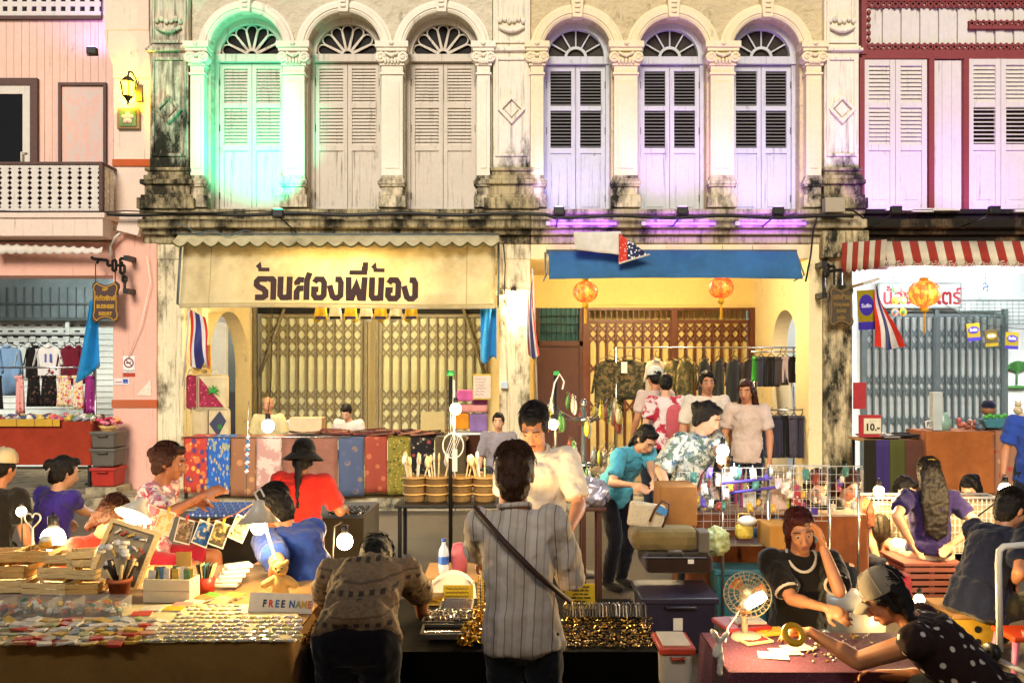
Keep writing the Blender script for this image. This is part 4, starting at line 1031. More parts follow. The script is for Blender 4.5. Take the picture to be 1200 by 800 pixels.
thai_flag(at(222, 362, 11.6), 1, .85, .22, .30, [at(226, 356, 11.6), at(222, 362, 11.6), at(214, 452, 11.6)], 'Thai flag hanging beside the striped stall cloths at the arch', 11.6, .0)
thai_flag(at(624, 326, 11.6), -1, 1.15, .04, .16, [at(624, 315, 11.6), at(626, 360, 11.7), at(630, 480, 11.9)], 'Thai flag drooping on the column left of the brown door', 11.6, .1)
thai_flag(at(1026, 331, 11.5), 1, .95, .03, .4, [at(999, 336, 11.7), at(1032, 327, 11.45)], 'Thai flag hanging from a pole before the grey gate', 11.5, .0)
M_FLB = cloth('sky_blue_cloth', '1d86c4', .1, .004)
def blue_flag(px0, px1, py0, py1, d, label, tw):
    m = MB(); m.sheet(lambda u, v: (ax(px0+(px1-px0)*(u if not tw else u*(.25+.75*v)+.45*(1-v))-(4*v if tw else 0), d), d+.06*math.sin(u*9+v*2), az(py0+(py1-py0)*v*(1-.18*u*tw)+4*math.sin(u*6)*v, d)), 16, 14, .004)
    solo('blue_flag', m, M_FLB, label, 'flag')
blue_flag(90, 124, 352, 448, 11.75, 'plain bright blue flag hanging below the shield sign', 1)
blue_flag(563, 582, 360, 422, 11.7, 'narrow sky blue flag at the right end of the cream banner', 0)
# hoop banner with purple badge
M_YOL = cloth('olive_yellow_cloth', '8f7d12', .1, .003); M_PUR = cloth('deep_purple_cloth', '3c2c96', .1, .003); M_LIL = mat('lilac_print', 'cfc6ea', .7)
def beer_banner(px, py, w, h, d, label, name, dark=False, tilt=0):
    X = Matrix.Translation(at(px, py, d)) @ Matrix.Rotation(R(tilt), 4, 'Y')
    g = thing(name, label, 'banner', at(px, py, d)-V((0, 0, h/2)), None)
    m = MB(); m.x = X; m.bx(-w/2, w/2, 0, .006, -h*.3, h/2); part('cloth', m, mat('brown_cloth', '4a3c14', .8) if dark else M_YOL, g)
    m = MB(); m.x = X; m.bx(-w/2, w/2, 0, .006, -h/2, -h*.3-.001); part('lower_band', m, M_YOL if dark else M_PUR, g)
    m = MB(); m.x = X; m.add([(w*.42*math.cos(a), -.004, h*.12+(h*.27 if name == 'badge_banner' else h*.2)*math.sin(a)) for a in [2*math.pi*i/20 for i in range(20)]], [tuple(range(20))[::-1]]); part('badge', m, M_YOL if dark else M_PUR, g)
    m = MB(); text_mb(m, 'Sufin', 0, h*.06, w*.30, -.006, 1, .002, X=X); part('lettering', m, M_LIL, g)
    return g
b_ = beer_banner(1015.5, 363, .25, .56, 11.6, 'yellow banner with a purple round badge hung beside the Thai flag', 'badge_banner', False, -3)
part('pole', MB().tube([at(998, 336, 11.62), at(1030, 327, 11.6)], .022, 6), mat('brass_rod', '8a6a3a', .4), b_)
d_ = 12.6
beer_banner(1141, 389, .20, .27, d_, 'small yellow pennant with purple oval before the grey gate', 'pennant', False, -6)
beer_banner(1162, 396, .20, .26, d_, 'small dark brown pennant between two yellow ones', 'pennant', True, -5)
beer_banner(1186, 399, .20, .26, d_, 'small yellow pennant on the white wall right of the gate', 'pennant', False, 3)
m = MB().tube([at(1095, 348, d_), at(1130, 372, d_), at(1162, 382, d_), at(1215, 387, d_)], .005, 4); solo('pennant_string', m, M_IRON, 'thin string carrying the three small pennants', 'string')
m_yb = mat('yellow_bag', 'c9a520', .7, .2, 12); m_wb = mat('white_bag', 'cdc6b4', .7, .2, 12)
for i, px in enumerate((376, 393, 411, 429, 446, 464, 482)):
    x_, z_ = ax(px, 12.2), az(366, 12.2); m = MB()
    m.sheet(lambda u, v: (x_+.2*(u-.5)*(.75+.35*v), 12.2+.02*math.sin(u*6), z_+.12-(.24+.03*math.sin(u*7+i))*v), 8, 5, .004)
    g = tag(part('paper_pennant', m, m_yb if i % 2 == 0 else m_wb), ['%s paper pennant under the cream banner, %s' % (['yellow', 'white'][i % 2], ['far left', 'second from left', 'third from left', 'at the centre', 'third from right', 'second from right', 'far right'][i])][0], 'pennant', 'paper pennants under the cream banner')
    part('printed_edge', MB().bx(x_-.08, x_+.08, 12.175, 12.18, z_-.1, z_-.06), M_DARKGL if i % 2 else M_FB, g)
# shop sign and little decorations of the boarded house
sg = thing('shop_sign', 'white shop sign with red Thai lettering behind the bright lantern', 'sign', at(1080, 362, 14.0))
yy = 14.05; part('board', MB().bx(ax(1030, yy), ax(1126, yy), yy, yy+.05, az(360, yy), az(332, yy)), M_DSW, sg); part('frame', MB().ribbon([(ax(1030, yy), az(360, yy)), (ax(1126, yy), az(360, yy)), (ax(1126, yy), az(332, yy)), (ax(1030, yy), az(332, yy))], .03, yy-.01, .03, True), mat('grey_frame', '8a9690', .5), sg)
m = MB(); text_mb(m, 'น้องมินเตร์', ax(1080, yy), az(356, yy), .36, yy-.012, .86, .008); part('lettering', m, mat('crimson_letters', 'a3242c', .5), sg)
pal_ = ['c7b184', '2f6f8c', '2d7a4a', '8a2f2a', 'b89a2c', '6aa042', 'c98a6a', 'd2992c']
for i in range(8):
    px = 1049+(i % 2)*9.5; py = 325+(i//2)*13.5; c = at(px, py, 12.4)
    g = thing('hanging_plaque', ['small %s painted plaque in the %s row of the hanging set' % (n_, r_) for r_ in ('top', 'second', 'third', 'bottom') for n_ in ('left', 'right')][i], 'plaque', c-V((0, 0, .06)), 'small painted plaques hanging in pairs')
    part('disc', MB().prism([(c.x+.055*math.cos(a), c.z+.06*math.sin(a)) for a in [2*math.pi*k/12 for k in range(12)]], 12.4, 12.415), mat('plaque_%d' % i, pal_[i], .5, .4, 40), g)
    part('motif', MB().prism([(c.x+.028*math.cos(a), c.z+.03*math.sin(a)) for a in [2*math.pi*k/7 for k in range(7)]], 12.392, 12.4), mat('motif_%d' % i, pal_[(i+3) % 8], .5, .3, 40), g)
m = MB(); c = at(1192, 436, 14.15); y_ = 14.14
for k in range(9): a = R(20+k*17.5); m.tube([c, c+V((.16*math.cos(a), -.03, .16*math.sin(a)+.03)), c+V((.28*math.cos(a), -.05, .24*math.sin(a)-.05))], [.012, .03, .004], 4)
m.tube([c, c+V((-.01, 0, -.22))], .016, 6); m.ell(c+V((-.02, -.02, -.26)), (.2, .04, .035), 10, 6)
solo('palm_ornament', m, mat('leaf_green', '3f7a3a', .6, .3, 12), 'little green palm tree ornament on the white wall', 'ornament')
M_WIREG = mat('green_wire', '46564e', .5)
m = MB()
for i in range(14): xx = ax(1124+i*7, 13.2); m.tube([(xx, 13.2, az(352, 13.2)), (xx, 13.2, az(380, 13.2))], .005, 4)
for i in range(7): zz = az(352+i*4.6, 13.2); m.tube([(ax(1122, 13.2), 13.2, zz), (ax(1222, 13.2), 13.2, zz)], .005 if i else .012, 4)
solo('wire_grid', m, M_WIREG, 'thin wire grid hung on the white wall above the pennants', 'wire grid')
g = thing('hanging_card', 'white card with a blue figure hung high on the white wall', 'card', at(1155, 346, 13.3)); c = at(1155, 337, 13.3)
part('card', MB().bx(c.x-.1, c.x+.1, 13.3, 13.305, c.z-.13, c.z+.13), M_DSW, g); part('print', MB().bx(c.x-.05, c.x+.05, 13.294, 13.3, c.z-.09, c.z+.09), printed('blue_figure', 'd8dde2', ['3c4f96'], 22, .45, 'noise'), g); part('cord', MB().tube([c+V((0, 0, .13)), c+V((0, 0, .5))], .003, 4), M_IRON, g)
# ------------------------------------------------------------------ people
def skin(name, col):
    m = bpy.data.materials.new(name); t = NT(m); c = srgb(col)
    f = t.noise(14, 4, .6)
    t.l(t.ramp(f, [(.3, mix(c, (.35, .08, .03), .22)), (.7, c)]), t.b.inputs['Base Color'])
    t.b.inputs['Roughness'].default_value = .5; t.b.inputs['Specular IOR Level'].default_value = .4
    t.b.inputs['Subsurface Weight'].default_value = .12; t.b.inputs['Subsurface Radius'].default_value = (.012, .005, .003)
    t.bump(t.noise(220, 2), .0006, .5); return m
SK_T, SK_L, SK_D = skin('tan_skin', 'b27c58'), skin('light_skin', 'cf9f7c'), skin('brown_skin', '9a6443')
def hairmat(name, c1, c2):
    m = bpy.data.materials.new(name); t = NT(m)
    f = t.noise(30, 4, .6, None, (6, 6, .5))
    t.l(t.ramp(f, [(.35, srgb(c2)), (.7, srgb(c1))]), t.b.inputs['Base Color']); t.b.inputs['Roughness'].default_value = .5
    t.b.inputs['Specular IOR Level'].default_value = .2; t.bump(f, .006, .9); return m
H_BLK, H_BRN = hairmat('black_hair', '1b1410', '0a0705'), hairmat('brown_hair', '4a2414', '22100a')
M_EYEW, M_IRIS, M_LIP, M_BROW = mat('eye_white', 'b0a498', .3, .05), mat('iris_dark', '140c08', .2), mat('lip_rose', '8e4a40', .5), mat('brow_dark', '1c120d', .8)
def TEX(name, size):
    t = bpy.data.textures.get(name)
    if t is None: t = bpy.data.textures.new(name, 'CLOUDS'); t.noise_scale = size; t.noise_depth = 2
    return t
def cap(mb, a, b, ra, rb, flat=1.0, side=None, ext=1.0, n=12):
    """Closed tapered limb from a to b; flat scales the thickness across `side`; ext=0 gives cut ends."""
    a, b = V(a), V(b); d = (b-a); L = d.length; d = d/L if L > 1e-6 else V((0, 0, 1))
    if side is None: s_, _ = frame_of(d)
    else:
        s_ = V(side)-d*V(side).dot(d); s_ = s_.normalized() if s_.length > 1e-5 else frame_of(d)[0]
    u = d.cross(s_).normalized(); rings = []
    K = 3
    if ext > 0:
        for i in range(K): q = math.pi/2*(1-i/K); rings.append((a-d*ra*ext*math.sin(q), max(ra*math.cos(q), ra*.05)))
    rings += [(a, ra), (a.lerp(b, .5), (ra+rb)/2), (b, rb)]
    if ext > 0:
        for i in range(1, K+1): q = math.pi/2*i/K; rings.append((b+d*rb*ext*math.sin(q), max(rb*math.cos(q), rb*.05)))
    vs = []; fs = []
    for c, r in rings:
        for j in range(n): t = 2*math.pi*j/n; vs.append(c+s_*r*math.cos(t)+u*r*flat*math.sin(t))
    k = len(rings)
    for i in range(k-1):
        for j in range(n): j2 = (j+1) % n; fs.append((i*n+j, i*n+j2, (i+1)*n+j2, (i+1)*n+j))
    fs.append(tuple(range(n))[::-1]); fs.append(tuple((k-1)*n+j for j in range(n)))
    mb.add(vs, fs, True)
def blob(name, mb, mats, par, vox, sm_=4, disp=0, dsize=.1, disp2=0, mid=.5):
    me = mb.mesh(name, (0, 0, 0)); me.materials.append(mats)
    for p in me.polygons: p.use_smooth = True
    o = bpy.data.objects.new(name, me); COL.objects.link(o); WL[o.name] = V((0, 0, 0)); o.parent = par
    r = o.modifiers.new('remesh', 'REMESH'); r.mode = 'VOXEL'; r.voxel_size = vox; r.use_smooth_shade = True
    if sm_: s = o.modifiers.new('smooth', 'SMOOTH'); s.factor = .5; s.iterations = sm_
    if disp: d = o.modifiers.new('folds', 'DISPLACE'); d.texture = TEX('folds_%g' % dsize, dsize); d.strength = disp; d.mid_level = mid
    if disp2: d = o.modifiers.new('fine', 'DISPLACE'); d.texture = TEX('fine_folds', .025); d.strength = disp2; d.mid_level = .5
    return o
def ik(a, t, l1, l2, hint):
    d = V(t)-a; L = min(d.length, (l1+l2)*.995); L = max(L, abs(l1-l2)+.02); d = d.normalized(); t = a+d*L
    x = (l1*l1-l2*l2+L*L)/(2*L); h = math.sqrt(max(0, l1*l1-x*x)); hv = V(hint)-d*V(hint).dot(d)
    hv = hv.normalized() if hv.length > 1e-4 else frame_of(d)[0]
    return a+d*x+hv*h, t
def hand(mb, w, d, n, s, curl=35, mirror=1, grip=False):
    """Palm and five fingers from wrist w along d, palm facing n."""
    d = V(d).normalized(); n = (V(n)-d*V(n).dot(d)).normalized(); x = d.cross(n)*mirror    # x points to the thumb side
    cap(mb, w+d*.012*s, w+d*.075*s, .030*s, .038*s, .42, x)
    for i, (o_, L) in enumerate(((.030, .072), (.010, .082), (-.011, .076), (-.031, .058))):
        b = w+d*(.088-.006*abs(i-1))*s+x*o_*s; c1 = R(curl*(.5+.12*i)); c2 = R(curl*(1.3+.1*i))
        q1 = b+(d*math.cos(c1)+n*math.sin(c1)+x*o_*2.2)*L*.5*s; q2 = q1+(d*math.cos(c2)+n*math.sin(c2))*L*.32*s
        q3 = q2+(d*math.cos(c2*1.35)+n*math.sin(c2*1.35))*L*.26*s
        cap(mb, b-d*.02*s, q1, .0105*s, .0098*s, n=8); cap(mb, q1, q2, .0098*s, .0088*s, n=8); cap(mb, q2, q3, .0088*s, .0078*s, n=8)
    t0 = w+d*.03*s+x*.026*s; t1 = t0+(d*.55+x*.75+n*.3).normalized()*.042*s; t2 = t1+(d*.9+x*.15+n*.4).normalized()*.032*s
    cap(mb, t0, t1, .0145*s, .0115*s, n=8); cap(mb, t1, t2, .0115*s, .009*s, n=8)
def person(label, head, rz, pose='stand', lean=4, side=0, twist=0, hp=10, hy=0, ht=0, H=1.65, build=1.0, sk=SK_T, hair='short', hm=H_BLK,
           shirt=None, sleeve=.62, sfit=1.0, hem=.10, trousers=None, tlen=1.0, skirt=None, L=None, Rr=None, vox=.009, feet=None, group=None, floor=0.0,
           collar=None, hatf=None, neckline=0, curl=35, shoes=None, extra=None, eh=None, Lh=None, Rh=None, knee=None, longs=.45):
    """Head centre `head` is a world point; rz turns the person (0 = back to the camera). L / Rr are world points of the wrists."""
    s = H/1.70; rot = Matrix.Rotation(R(rz), 3, 'Z')
    def spine(hipz):
        P = V((0, 0, hipz)); l1, l2 = R(lean*.75), R(lean*1.2); sd = R(side)
        u1 = V((math.sin(sd), math.sin(l1)*math.cos(sd), math.cos(l1)*math.cos(sd))); u2 = V((math.sin(sd*1.2), math.sin(l2)*math.cos(sd), math.cos(l2)*math.cos(sd)))
        C = P+u1*.27*s; N = C+u2*.235*s
        hr = Matrix.Rotation(R(hy), 3, 'Z') @ Matrix.Rotation(R(-hp), 3, 'X') @ Matrix.Rotation(R(ht), 3, 'Y')
        hn = (u2*.7+V((0, 0, .35))+hr @ V((0, .22, .8))).normalized()
        return P, C, N, u1, u2, hr, N+hn*.158*s
    hipz = .90*s; P, C, N, u1, u2, hr, Hc = spine(hipz)
    if pose == 'stand':
        k = (head.z-floor)/Hc.z
        if .8 < k < 1.2: s *= k; hipz = .90*s; P, C, N, u1, u2, hr, Hc = spine(hipz)
        zr = floor if abs(head.z-floor-Hc.z) < .06 else head.z-Hc.z
    else:
        hipz = max(.16, head.z-floor-(Hc.z-hipz)); P, C, N, u1, u2, hr, Hc = spine(hipz); zr = floor
    hw_ = rot @ Hc; root = V((head.x-hw_.x, head.y-hw_.y, zr))
    LOG.append('%-40s s=%.2f hip=%.2f root=%.2f %.2f %.2f' % (label[:40], s, hipz, *root))
    loc = lambda p: rot.transposed() @ (V(p)-root)
    b = s*build
    tw = Matrix.Rotation(R(twist), 3, 'Z'); ax_ = tw @ V((1, 0, 0)); ax_ = (ax_-u2*ax_.dot(u2)).normalized()
    fwd = ax_.cross(u2)*-1; fwd = u2.cross(ax_)
    sh = {q: N-u2*.05*s+ax_*q*.175*b for q in (-1, 1)}
    arm = {}
    for q, T in ((-1, L), (1, Rr)):
        t = loc(T) if T is not None else sh[q]+V((q*.09*s, .10*s, -.50*s))
        arm[q] = ik(sh[q], t, .285*s, .25*s, V((q*eh[0], eh[1], eh[2]) if eh else (q*.42, -.65, -.6)) if T is not None else V((q*.3, -1, 0)))
    legs = {}
    for q in (-1, 1):
        h = P+V((q*.09*b, 0, -.03*s))
        if pose == 'stand': f = V((q*.10*s, .02*q, .08*s)) if feet is None else loc(feet[0 if q < 0 else 1]); k_, f = ik(h, f, .42*s, .40*s, (0, 1, 0))
        elif pose == 'sit': k_ = h+V((q*.09, .41*s, .02*s if knee is None else knee)); f = k_+V((q*.02, .02, -min(.42*s, max(.1, k_.z-.08*s))))
        else: k_ = h+V((q*.20, .34*s, .16*s)); f = V((-q*.08, k_.y-.12, .07)); 
        legs[q] = (h, k_, f)
    hl = lambda x, y, z: Hc+hr @ (V((x, y, z))*s)
    def hell(m, c, r, n=14, k=10): m.ell(hl(*c), tuple(v*s for v in r), n, k, hr)
    # body
    m = MB()
    cap(m, P+V((-.07*b, 0, 0)), P+V((.07*b, 0, 0)), .105*b, .105*b, .95, (0, 0, 1))
    cap(m, P+u1*.02*s, C-u1*.07*s, .145*b, .128*b, .72, (1, 0, 0), .5); cap(m, C-u1*.06*s, C+u2*.12*s, .135*b, .155*b, .70, ax_, .5)
    cap(m, N-u2*.065*s-ax_*.11*b, N-u2*.065*s+ax_*.11*b, .062*b, .062*b, 1, u2)
    cap(m, N-u2*.07*s, N.lerp(Hc, .62)-hr @ V((0, .012*s, 0)), .062*s, .052*s)
    hell(m, (0, -.012, .022), (.074, .094, .097)); hell(m, (0, .022, -.04), (.061, .068, .078)); hell(m, (0, .062, -.092), (.030, .028, .024))
    hell(m, (0, .045, -.005), (.064, .05, .05)); hell(m, (-.034, .058, -.035), (.026, .026, .024)); hell(m, (.034, .058, -.035), (.026, .026, .024))
    cap(m, hl(0, .088, .012), hl(0, .108, -.034), .011*s, .0155*s); hell(m, (0, .086, -.068), (.024, .014, .015))
    hell(m, (0, .077, .033), (.05, .022, .012))
    for q in (-1, 1): hell(m, (q*.076, -.008, -.012), (.011, .021, .034), 10, 6); hell(m, (q*.0145, .094, -.036), (.010, .010, .008), 8, 5)
    for q in (-1, 1):
        E_, W_ = arm[q]
        cap(m, sh[q], E_, .050*b, .040*b); cap(m, E_, E_.lerp(W_, .35), .041*b, .040*b); cap(m, E_.lerp(W_, .3), W_, .040*b, .027*b, .85, ax_)
        d_ = (W_-E_).normalized(); hd = Lh if q < 0 else Rh
        hd = hd or {}
        dd = rot.transposed() @ V(hd['d']) if 'd' in hd else (d_+V((0, 0, -.15))).normalized(); nn = rot.transposed() @ V(hd['n']) if 'n' in hd else V((-q*.8, -.2, -.6))
        hand(m, W_, dd, nn, s*1.02, hd.get('curl', curl), -q)
        h, k_, f = legs[q]
        cap(m, h, k_, .082*b, .056*b); cap(m, k_, k_.lerp(f, .35), .055*b, .056*b); cap(m, k_.lerp(f, .3), f, .056*b, .036*b)
        toe = V((0, 1, 0)) if pose != 'floor' else V((-q*.6, .6, 0)); cap(m, f+V((0, -.02, -.035))*s, f+(toe*.14+V((0, 0, -.05)))*s, .034*s, .032*s, .8, (1, 0, 0))
    body = blob('person', m, sk, None, vox, 5); tag(body, label, 'person', group)
    # face
    for q in (-1, 1):
        e = MB(); e.ell(hl(q*.031, .0815, .006), tuple(v*s for v in (.0125, .0095, .0062 if hp < 20 else .0035)), 10, 6, hr); ey = part('eye', e, M_EYEW, body, org=(0, 0, 0))
        e = MB(); e.ell(hl(q*.031, .0895, .004), tuple(v*s for v in (.0068, .0032, .006 if hp < 20 else .0033)), 8, 5, hr); part('iris', e, M_IRIS, ey, org=(0, 0, 0))
        e = MB(); e.tube([hl(q*.015, .098, .0345), hl(q*.033, .0975, .037), hl(q*.053, .080, .029)], .0036*s, 5); part('eyebrow', e, M_BROW, body, org=(0, 0, 0))
    e = MB(); e.ell(hl(0, .0975, -.064), (.022*s, .007*s, .0055*s), 10, 5, hr); e.ell(hl(0, .0965, -.073), (.018*s, .008*s, .006*s), 10, 5, hr); part('lips', e, M_LIP, body, org=(0, 0, 0))
    # hair
    m = MB(); hv = max(.007, vox*.9)
    if hair != 'bald':
        hell(m, (0, -.026, .035), (.084, .098, .098)); hell(m, (0, -.045, -.005), (.080, .073, .08))
        hell(m, (0, .045, .092), (.052, .045, .032))
        for q in (-1, 1): hell(m, (q*.068, .005, .02), (.018, .04, .05), 10, 6)
        if hair in ('bob', 'long', 'pony', 'bun'):
            hell(m, (0, -.055, -.04), (.078, .055, .075))
            for q in (-1, 1): cap(m, hl(q*.066, -.005, .03), hl(q*.070, -.02, -.06), .022*s, .018*s)
        if hair == 'crop': hell(m, (0, -.05, -.045), (.076, .058, .075)); hell(m, (0, -.045, -.085), (.062, .045, .05))
        if hair == 'bob':
            for q in (-1, 0, 1): cap(m, hl(q*.05, -.06, .02), hl(q*.062, -.055, -.13), .045*s, .032*s, .7, hr @ V((1, 0, 0)))
        if hair == 'long':
            bk = N-u2*longs*s-fwd*.125*s
            for q in (-1.3, -.65, 0, .65, 1.3): cap(m, hl(q*.045, -.075, .0), N-u2*.06*s-fwd*.105*s+ax_*q*.06*s, .04*s, .042*s, .7, ax_); cap(m, N-u2*.06*s-fwd*.105*s+ax_*q*.06*s, bk+ax_*q*.045*s+u2*.03*abs(q), .042*s, .026*s, .6, ax_)
        if hair == 'pony':
            p1 = N-fwd*.10*s-u2*.0*s; cap(m, hl(0, -.10, -.03), p1, .032*s, .03*s); cap(m, p1, N-u2*.24*s-fwd*.135*s+ax_*.02, .032*s, .014*s)
        if hair == 'bun': hell(m, (0, -.125, .03), (.045, .045, .045)); hell(m, (0, -.1, .0), (.05, .04, .04))
        ho = blob('hair', m, hm, body, hv, 3, .02*s, .05, .006*s)
        if vox < .0095:
            k = MB(); q = random.Random(len(label))
            for i in range(360):
                a = q.uniform(-2.35, 2.35)-math.pi/2; p0 = q.uniform(.05, .9); p1 = p0+q.uniform(.4, .9); pts = []
                for j in range(5):
                    p = p0+(min(p1, 2.0)-p0)*j/4; w = a+.16*math.sin(j*1.3+i); g_ = 1.0+.03*(i % 3)+.025*j*(i % 5 == 0)
                    pts.append(hl(.086*g_*math.sin(p)*math.cos(w), -.028+.101*g_*math.sin(p)*math.sin(w), .035+.102*g_*math.cos(p)))
                k.tube(pts, [.0026*s, .003*s, .0026*s, .002*s, .0006*s], 3, cap=False)
            st_ = part('strands', k, hm, ho, org=(0, 0, 0)); st_['kind'] = 'stuff'
    # clothes
    if shirt is not None:
        m = MB(); g = .016*sfit
        cap(m, P-u1*hem*s, P+u1*.10*s, .172*b+g, .154*b+g, .88, (1, 0, 0), .12); cap(m, P+u1*.08*s, C-u1*.05*s, .152*b+g, .137*b+g, .75, (1, 0, 0), .3); cap(m, C-u1*.08*s, C+u2*.12*s, .140*b+g, .158*b+g*.8, .73, ax_, .5)
        cap(m, N-u2*.068*s-ax_*.12*b, N-u2*.068*s+ax_*.12*b, .064*b+g*.8, .064*b+g*.8, 1, u2)
        cap(m, N-u2*(.05+neckline)*s, N+u2*.005*s, .085*s, .066*s, .95, ax_, .1)
        for q in (-1, 1):
            E_, W_ = arm[q]
            m.ell(sh[q]+u2*.004, .056*b+g, 12, 8); cap(m, sh[q], sh[q].lerp(E_, min(sleeve, 1)), .054*b+g, .050*b+g*1.25, 1, None, .25 if sleeve < 1 else 1)
            if sleeve > 1: cap(m, E_, E_.lerp(W_, sleeve-1), .047*b+g, .036*b+g, 1, None, .3)
        so_ = blob('shirt', m, shirt, body, max(.010, vox), 4, .034, .085, .008, .40)
    if collar is not None:
        m = MB(); m.tube([N+u2*.012*s+(ax_*math.cos(a)*.066+fwd*math.sin(a)*.064)*s+u2*(.012 if math.sin(a) < .3 else -.02)*s for a in [2*math.pi*i/20 for i in range(20)]], .011*s, 6, close=True); part('collar', m, collar, body, org=(0, 0, 0))
    if trousers is not None:
        m = MB(); cap(m, P+V((-.07*b, 0, -.01)), P+V((.07*b, 0, -.01)), .118*b, .118*b, .95, (0, 0, 1)); cap(m, P, P+u1*.10*s, .155*b, .150*b, .74, (1, 0, 0), .2)
        for q in (-1, 1):
            h, k_, f = legs[q]; e = h.lerp(k_, min(1, tlen*2))
            cap(m, h, e, .098*b, .070*b if tlen >= .5 else .085*b, 1, None, .5)
            if tlen > .5: cap(m, k_, k_.lerp(f, (tlen-.5)*2), .070*b, .056*b, 1, None, .4)
        blob('trousers', m, trousers, body, max(.011, vox), 4, .026, .09, .005, .45)
    if skirt is not None:
        m = MB(); h = legs[-1][0].lerp(legs[1][0], .5); k_ = legs[-1][1].lerp(legs[1][1], .5)
        cap(m, P+u1*.08*s, h, .150*b, .165*b, .75, (1, 0, 0), .2); cap(m, h, k_, .165*b, .185*b, .75, (1, 0, 0), .2); blob('skirt', m, skirt, body, max(.012, vox), 4, .03, .09)
    if shoes is None and pose == 'stand': shoes = M_BLKSH
    if shoes is not None:
        for q in (-1, 1):
            f = legs[q][2]; m = MB(); cap(m, f+V((0, -.025, -.035))*s, f+V((0, .15, -.05))*s, .045*s, .042*s, .75, (1, 0, 0)); blob('shoe', m, shoes, body, .012, 2)
    ctx = dict(body=body, hl=hl, hr=hr, s=s, N=N, C=C, P=P, u2=u2, u1=u1, ax=ax_, fwd=fwd, arm=arm, sh=sh, rot=rot, root=root, legs=legs, b=b)
    if hatf: hatf(ctx)
    if extra: extra(ctx)
    body.location = root; body.rotation_euler = (0, 0, R(rz)); WL[body.name] = root
    return ctx
LOG = []
def add_local(c, name, m, mats, lab=None): o = part(name, m, mats, c['body'], org=(0, 0, 0)); return o
def cap_hat(m_, peak=True, name='cap'):
    def f(c):
        s = c['s']; h = c['hl']; m = MB(); r0 = c['hr']
        m.x = Matrix.Translation(h(0, -.012, .04)) @ r0.to_4x4() @ Matrix.Scale(s, 4)
        m.lathe([(.098, 0), (.1, .03), (.092, .065), (.07, .094), (.035, .108), (.001, .112)], (0, 0, 0), 22)
        m.lathe([(.1, -.004), (.1015, .008)], (0, 0, 0), 22); m.ell((0, 0, .112), (.009, .009, .006), 8, 5)
        m.x = m.x @ Matrix.Scale(1.12, 4, V((0, 1, 0))); o = add_local(c, name, m, m_)
        if peak:
            m = MB(); m.x = Matrix.Translation(h(0, .085, .045)) @ r0.to_4x4() @ Matrix.Scale(s, 4)
            m.sheet(lambda u, v: (.085*(2*u-1)*(1-.12*v), (.02+.085*v)*math.sqrt(max(.02, 1-(2*u-1)**2*.85))-.02, -.008-.03*v*v-.02*(2*u-1)**2), 12, 5, .004); q = add_local(c, 'peak', m, m_)
        m = MB(); m.x = Matrix.Translation(h(0, -.012, .04)) @ r0.to_4x4() @ Matrix.Scale(s, 4)
        for i in range(6): a = math.pi*i/3; m.tube([(r_*math.cos(a), r_*1.12*math.sin(a), z) for r_, z in ((.1005, .005), (.1015, .03), (.094, .065), (.071, .095), (.036, .110))], .0018, 4)
        add_local(c, 'seam', m, m_)
    return f
M_TIEDYE = printed('tie_dye_pink', 'c9788a', ['e2c3b4', 'b8485e', '8a7a86', 'e8d8cc'], 9, .53, 'noise')
M_REDSH = cloth('red_cotton', 'b8241a', .14, .006); M_BLUESH = cloth('royal_blue_cotton', '2b4aa8', .12, .006); M_BLKSH = cloth('black_cotton', '1c1814', .2, .006)
M_WHTSH = cloth('white_cotton_shirt', 'd6cbbb', .1, .006); M_NAVY = cloth('dark_navy_cotton', '141a30', .2, .006); M_PURSH = cloth('violet_cotton', '3a2a8a', .14, .006); M_INDIGO = cloth('indigo_knit', '231a4c', .14, .006)
M_JEAN = cloth('dark_jeans', '20242e', .25, .006); M_JEANB = cloth('washed_jeans', '6a7c92', .3, .006); M_BLKTR = cloth('black_trousers', '131118', .2, .006); M_OLIVE = cloth('olive_trousers', '3a3520', .2, .006)
M_TURQ = cloth('turquoise_polo', '4fa8c8', .12, .006); M_FLORAL = printed('floral_blouse', 'b8b6a8', ['3e5068', '8a9a98', 'd8d0bc', '5a6a58'], 11, .52, 'noise'); M_CREAMSH = cloth('cream_cotton', 'd0bf8a', .12, .006)
M_GREYSH = cloth('grey_lilac_cotton', '8f8a94', .14, .006); M_PINKW2 = cloth('pinkish_white_cotton', 'c9b4a8', .12, .006); M_CAPG = cloth('grey_canvas_cap', '8a8172', .14, .004)
def woven_shirt():
    """Brown shirt with dark woven bands of small motifs."""
    m = bpy.data.materials.new('woven_band_shirt'); t = NT(m); x = t.xyz()
    c = t.ramp(t.noise(60, 3), [(.3, srgb('6a543c')), (.7, srgb('8d7455'))])
    fr = t.math('FRACT', t.math('MULTIPLY', x[2], 11)); b1 = t.ramp(fr, [(.0, 0.0), (.12, 0.0), (.16, 1.0), (.30, 1.0), (.34, 0.0)], 'LINEAR')
    w = t.math('SINE', t.math('MULTIPLY', x[0], 150)); f2 = t.ramp(t.math('ADD', t.math('MULTIPLY', w, .5), .5), [(.45, 0.0), (.6, .9)])
    c = t.mixc(t.math('MULTIPLY', b1, f2), c, srgb('2a1f18'))
    b2 = t.ramp(fr, [(.52, 0.0), (.55, .75), (.60, .75), (.63, 0.0)]); c = t.mixc(b2, c, srgb('4a3828'))
    t.l(c, t.b.inputs['Base Color']); t.b.inputs['Roughness'].default_value = .9; t.bump(t.noise(11, 4), .006, .8); return m
M_WOVEN = woven_shirt()
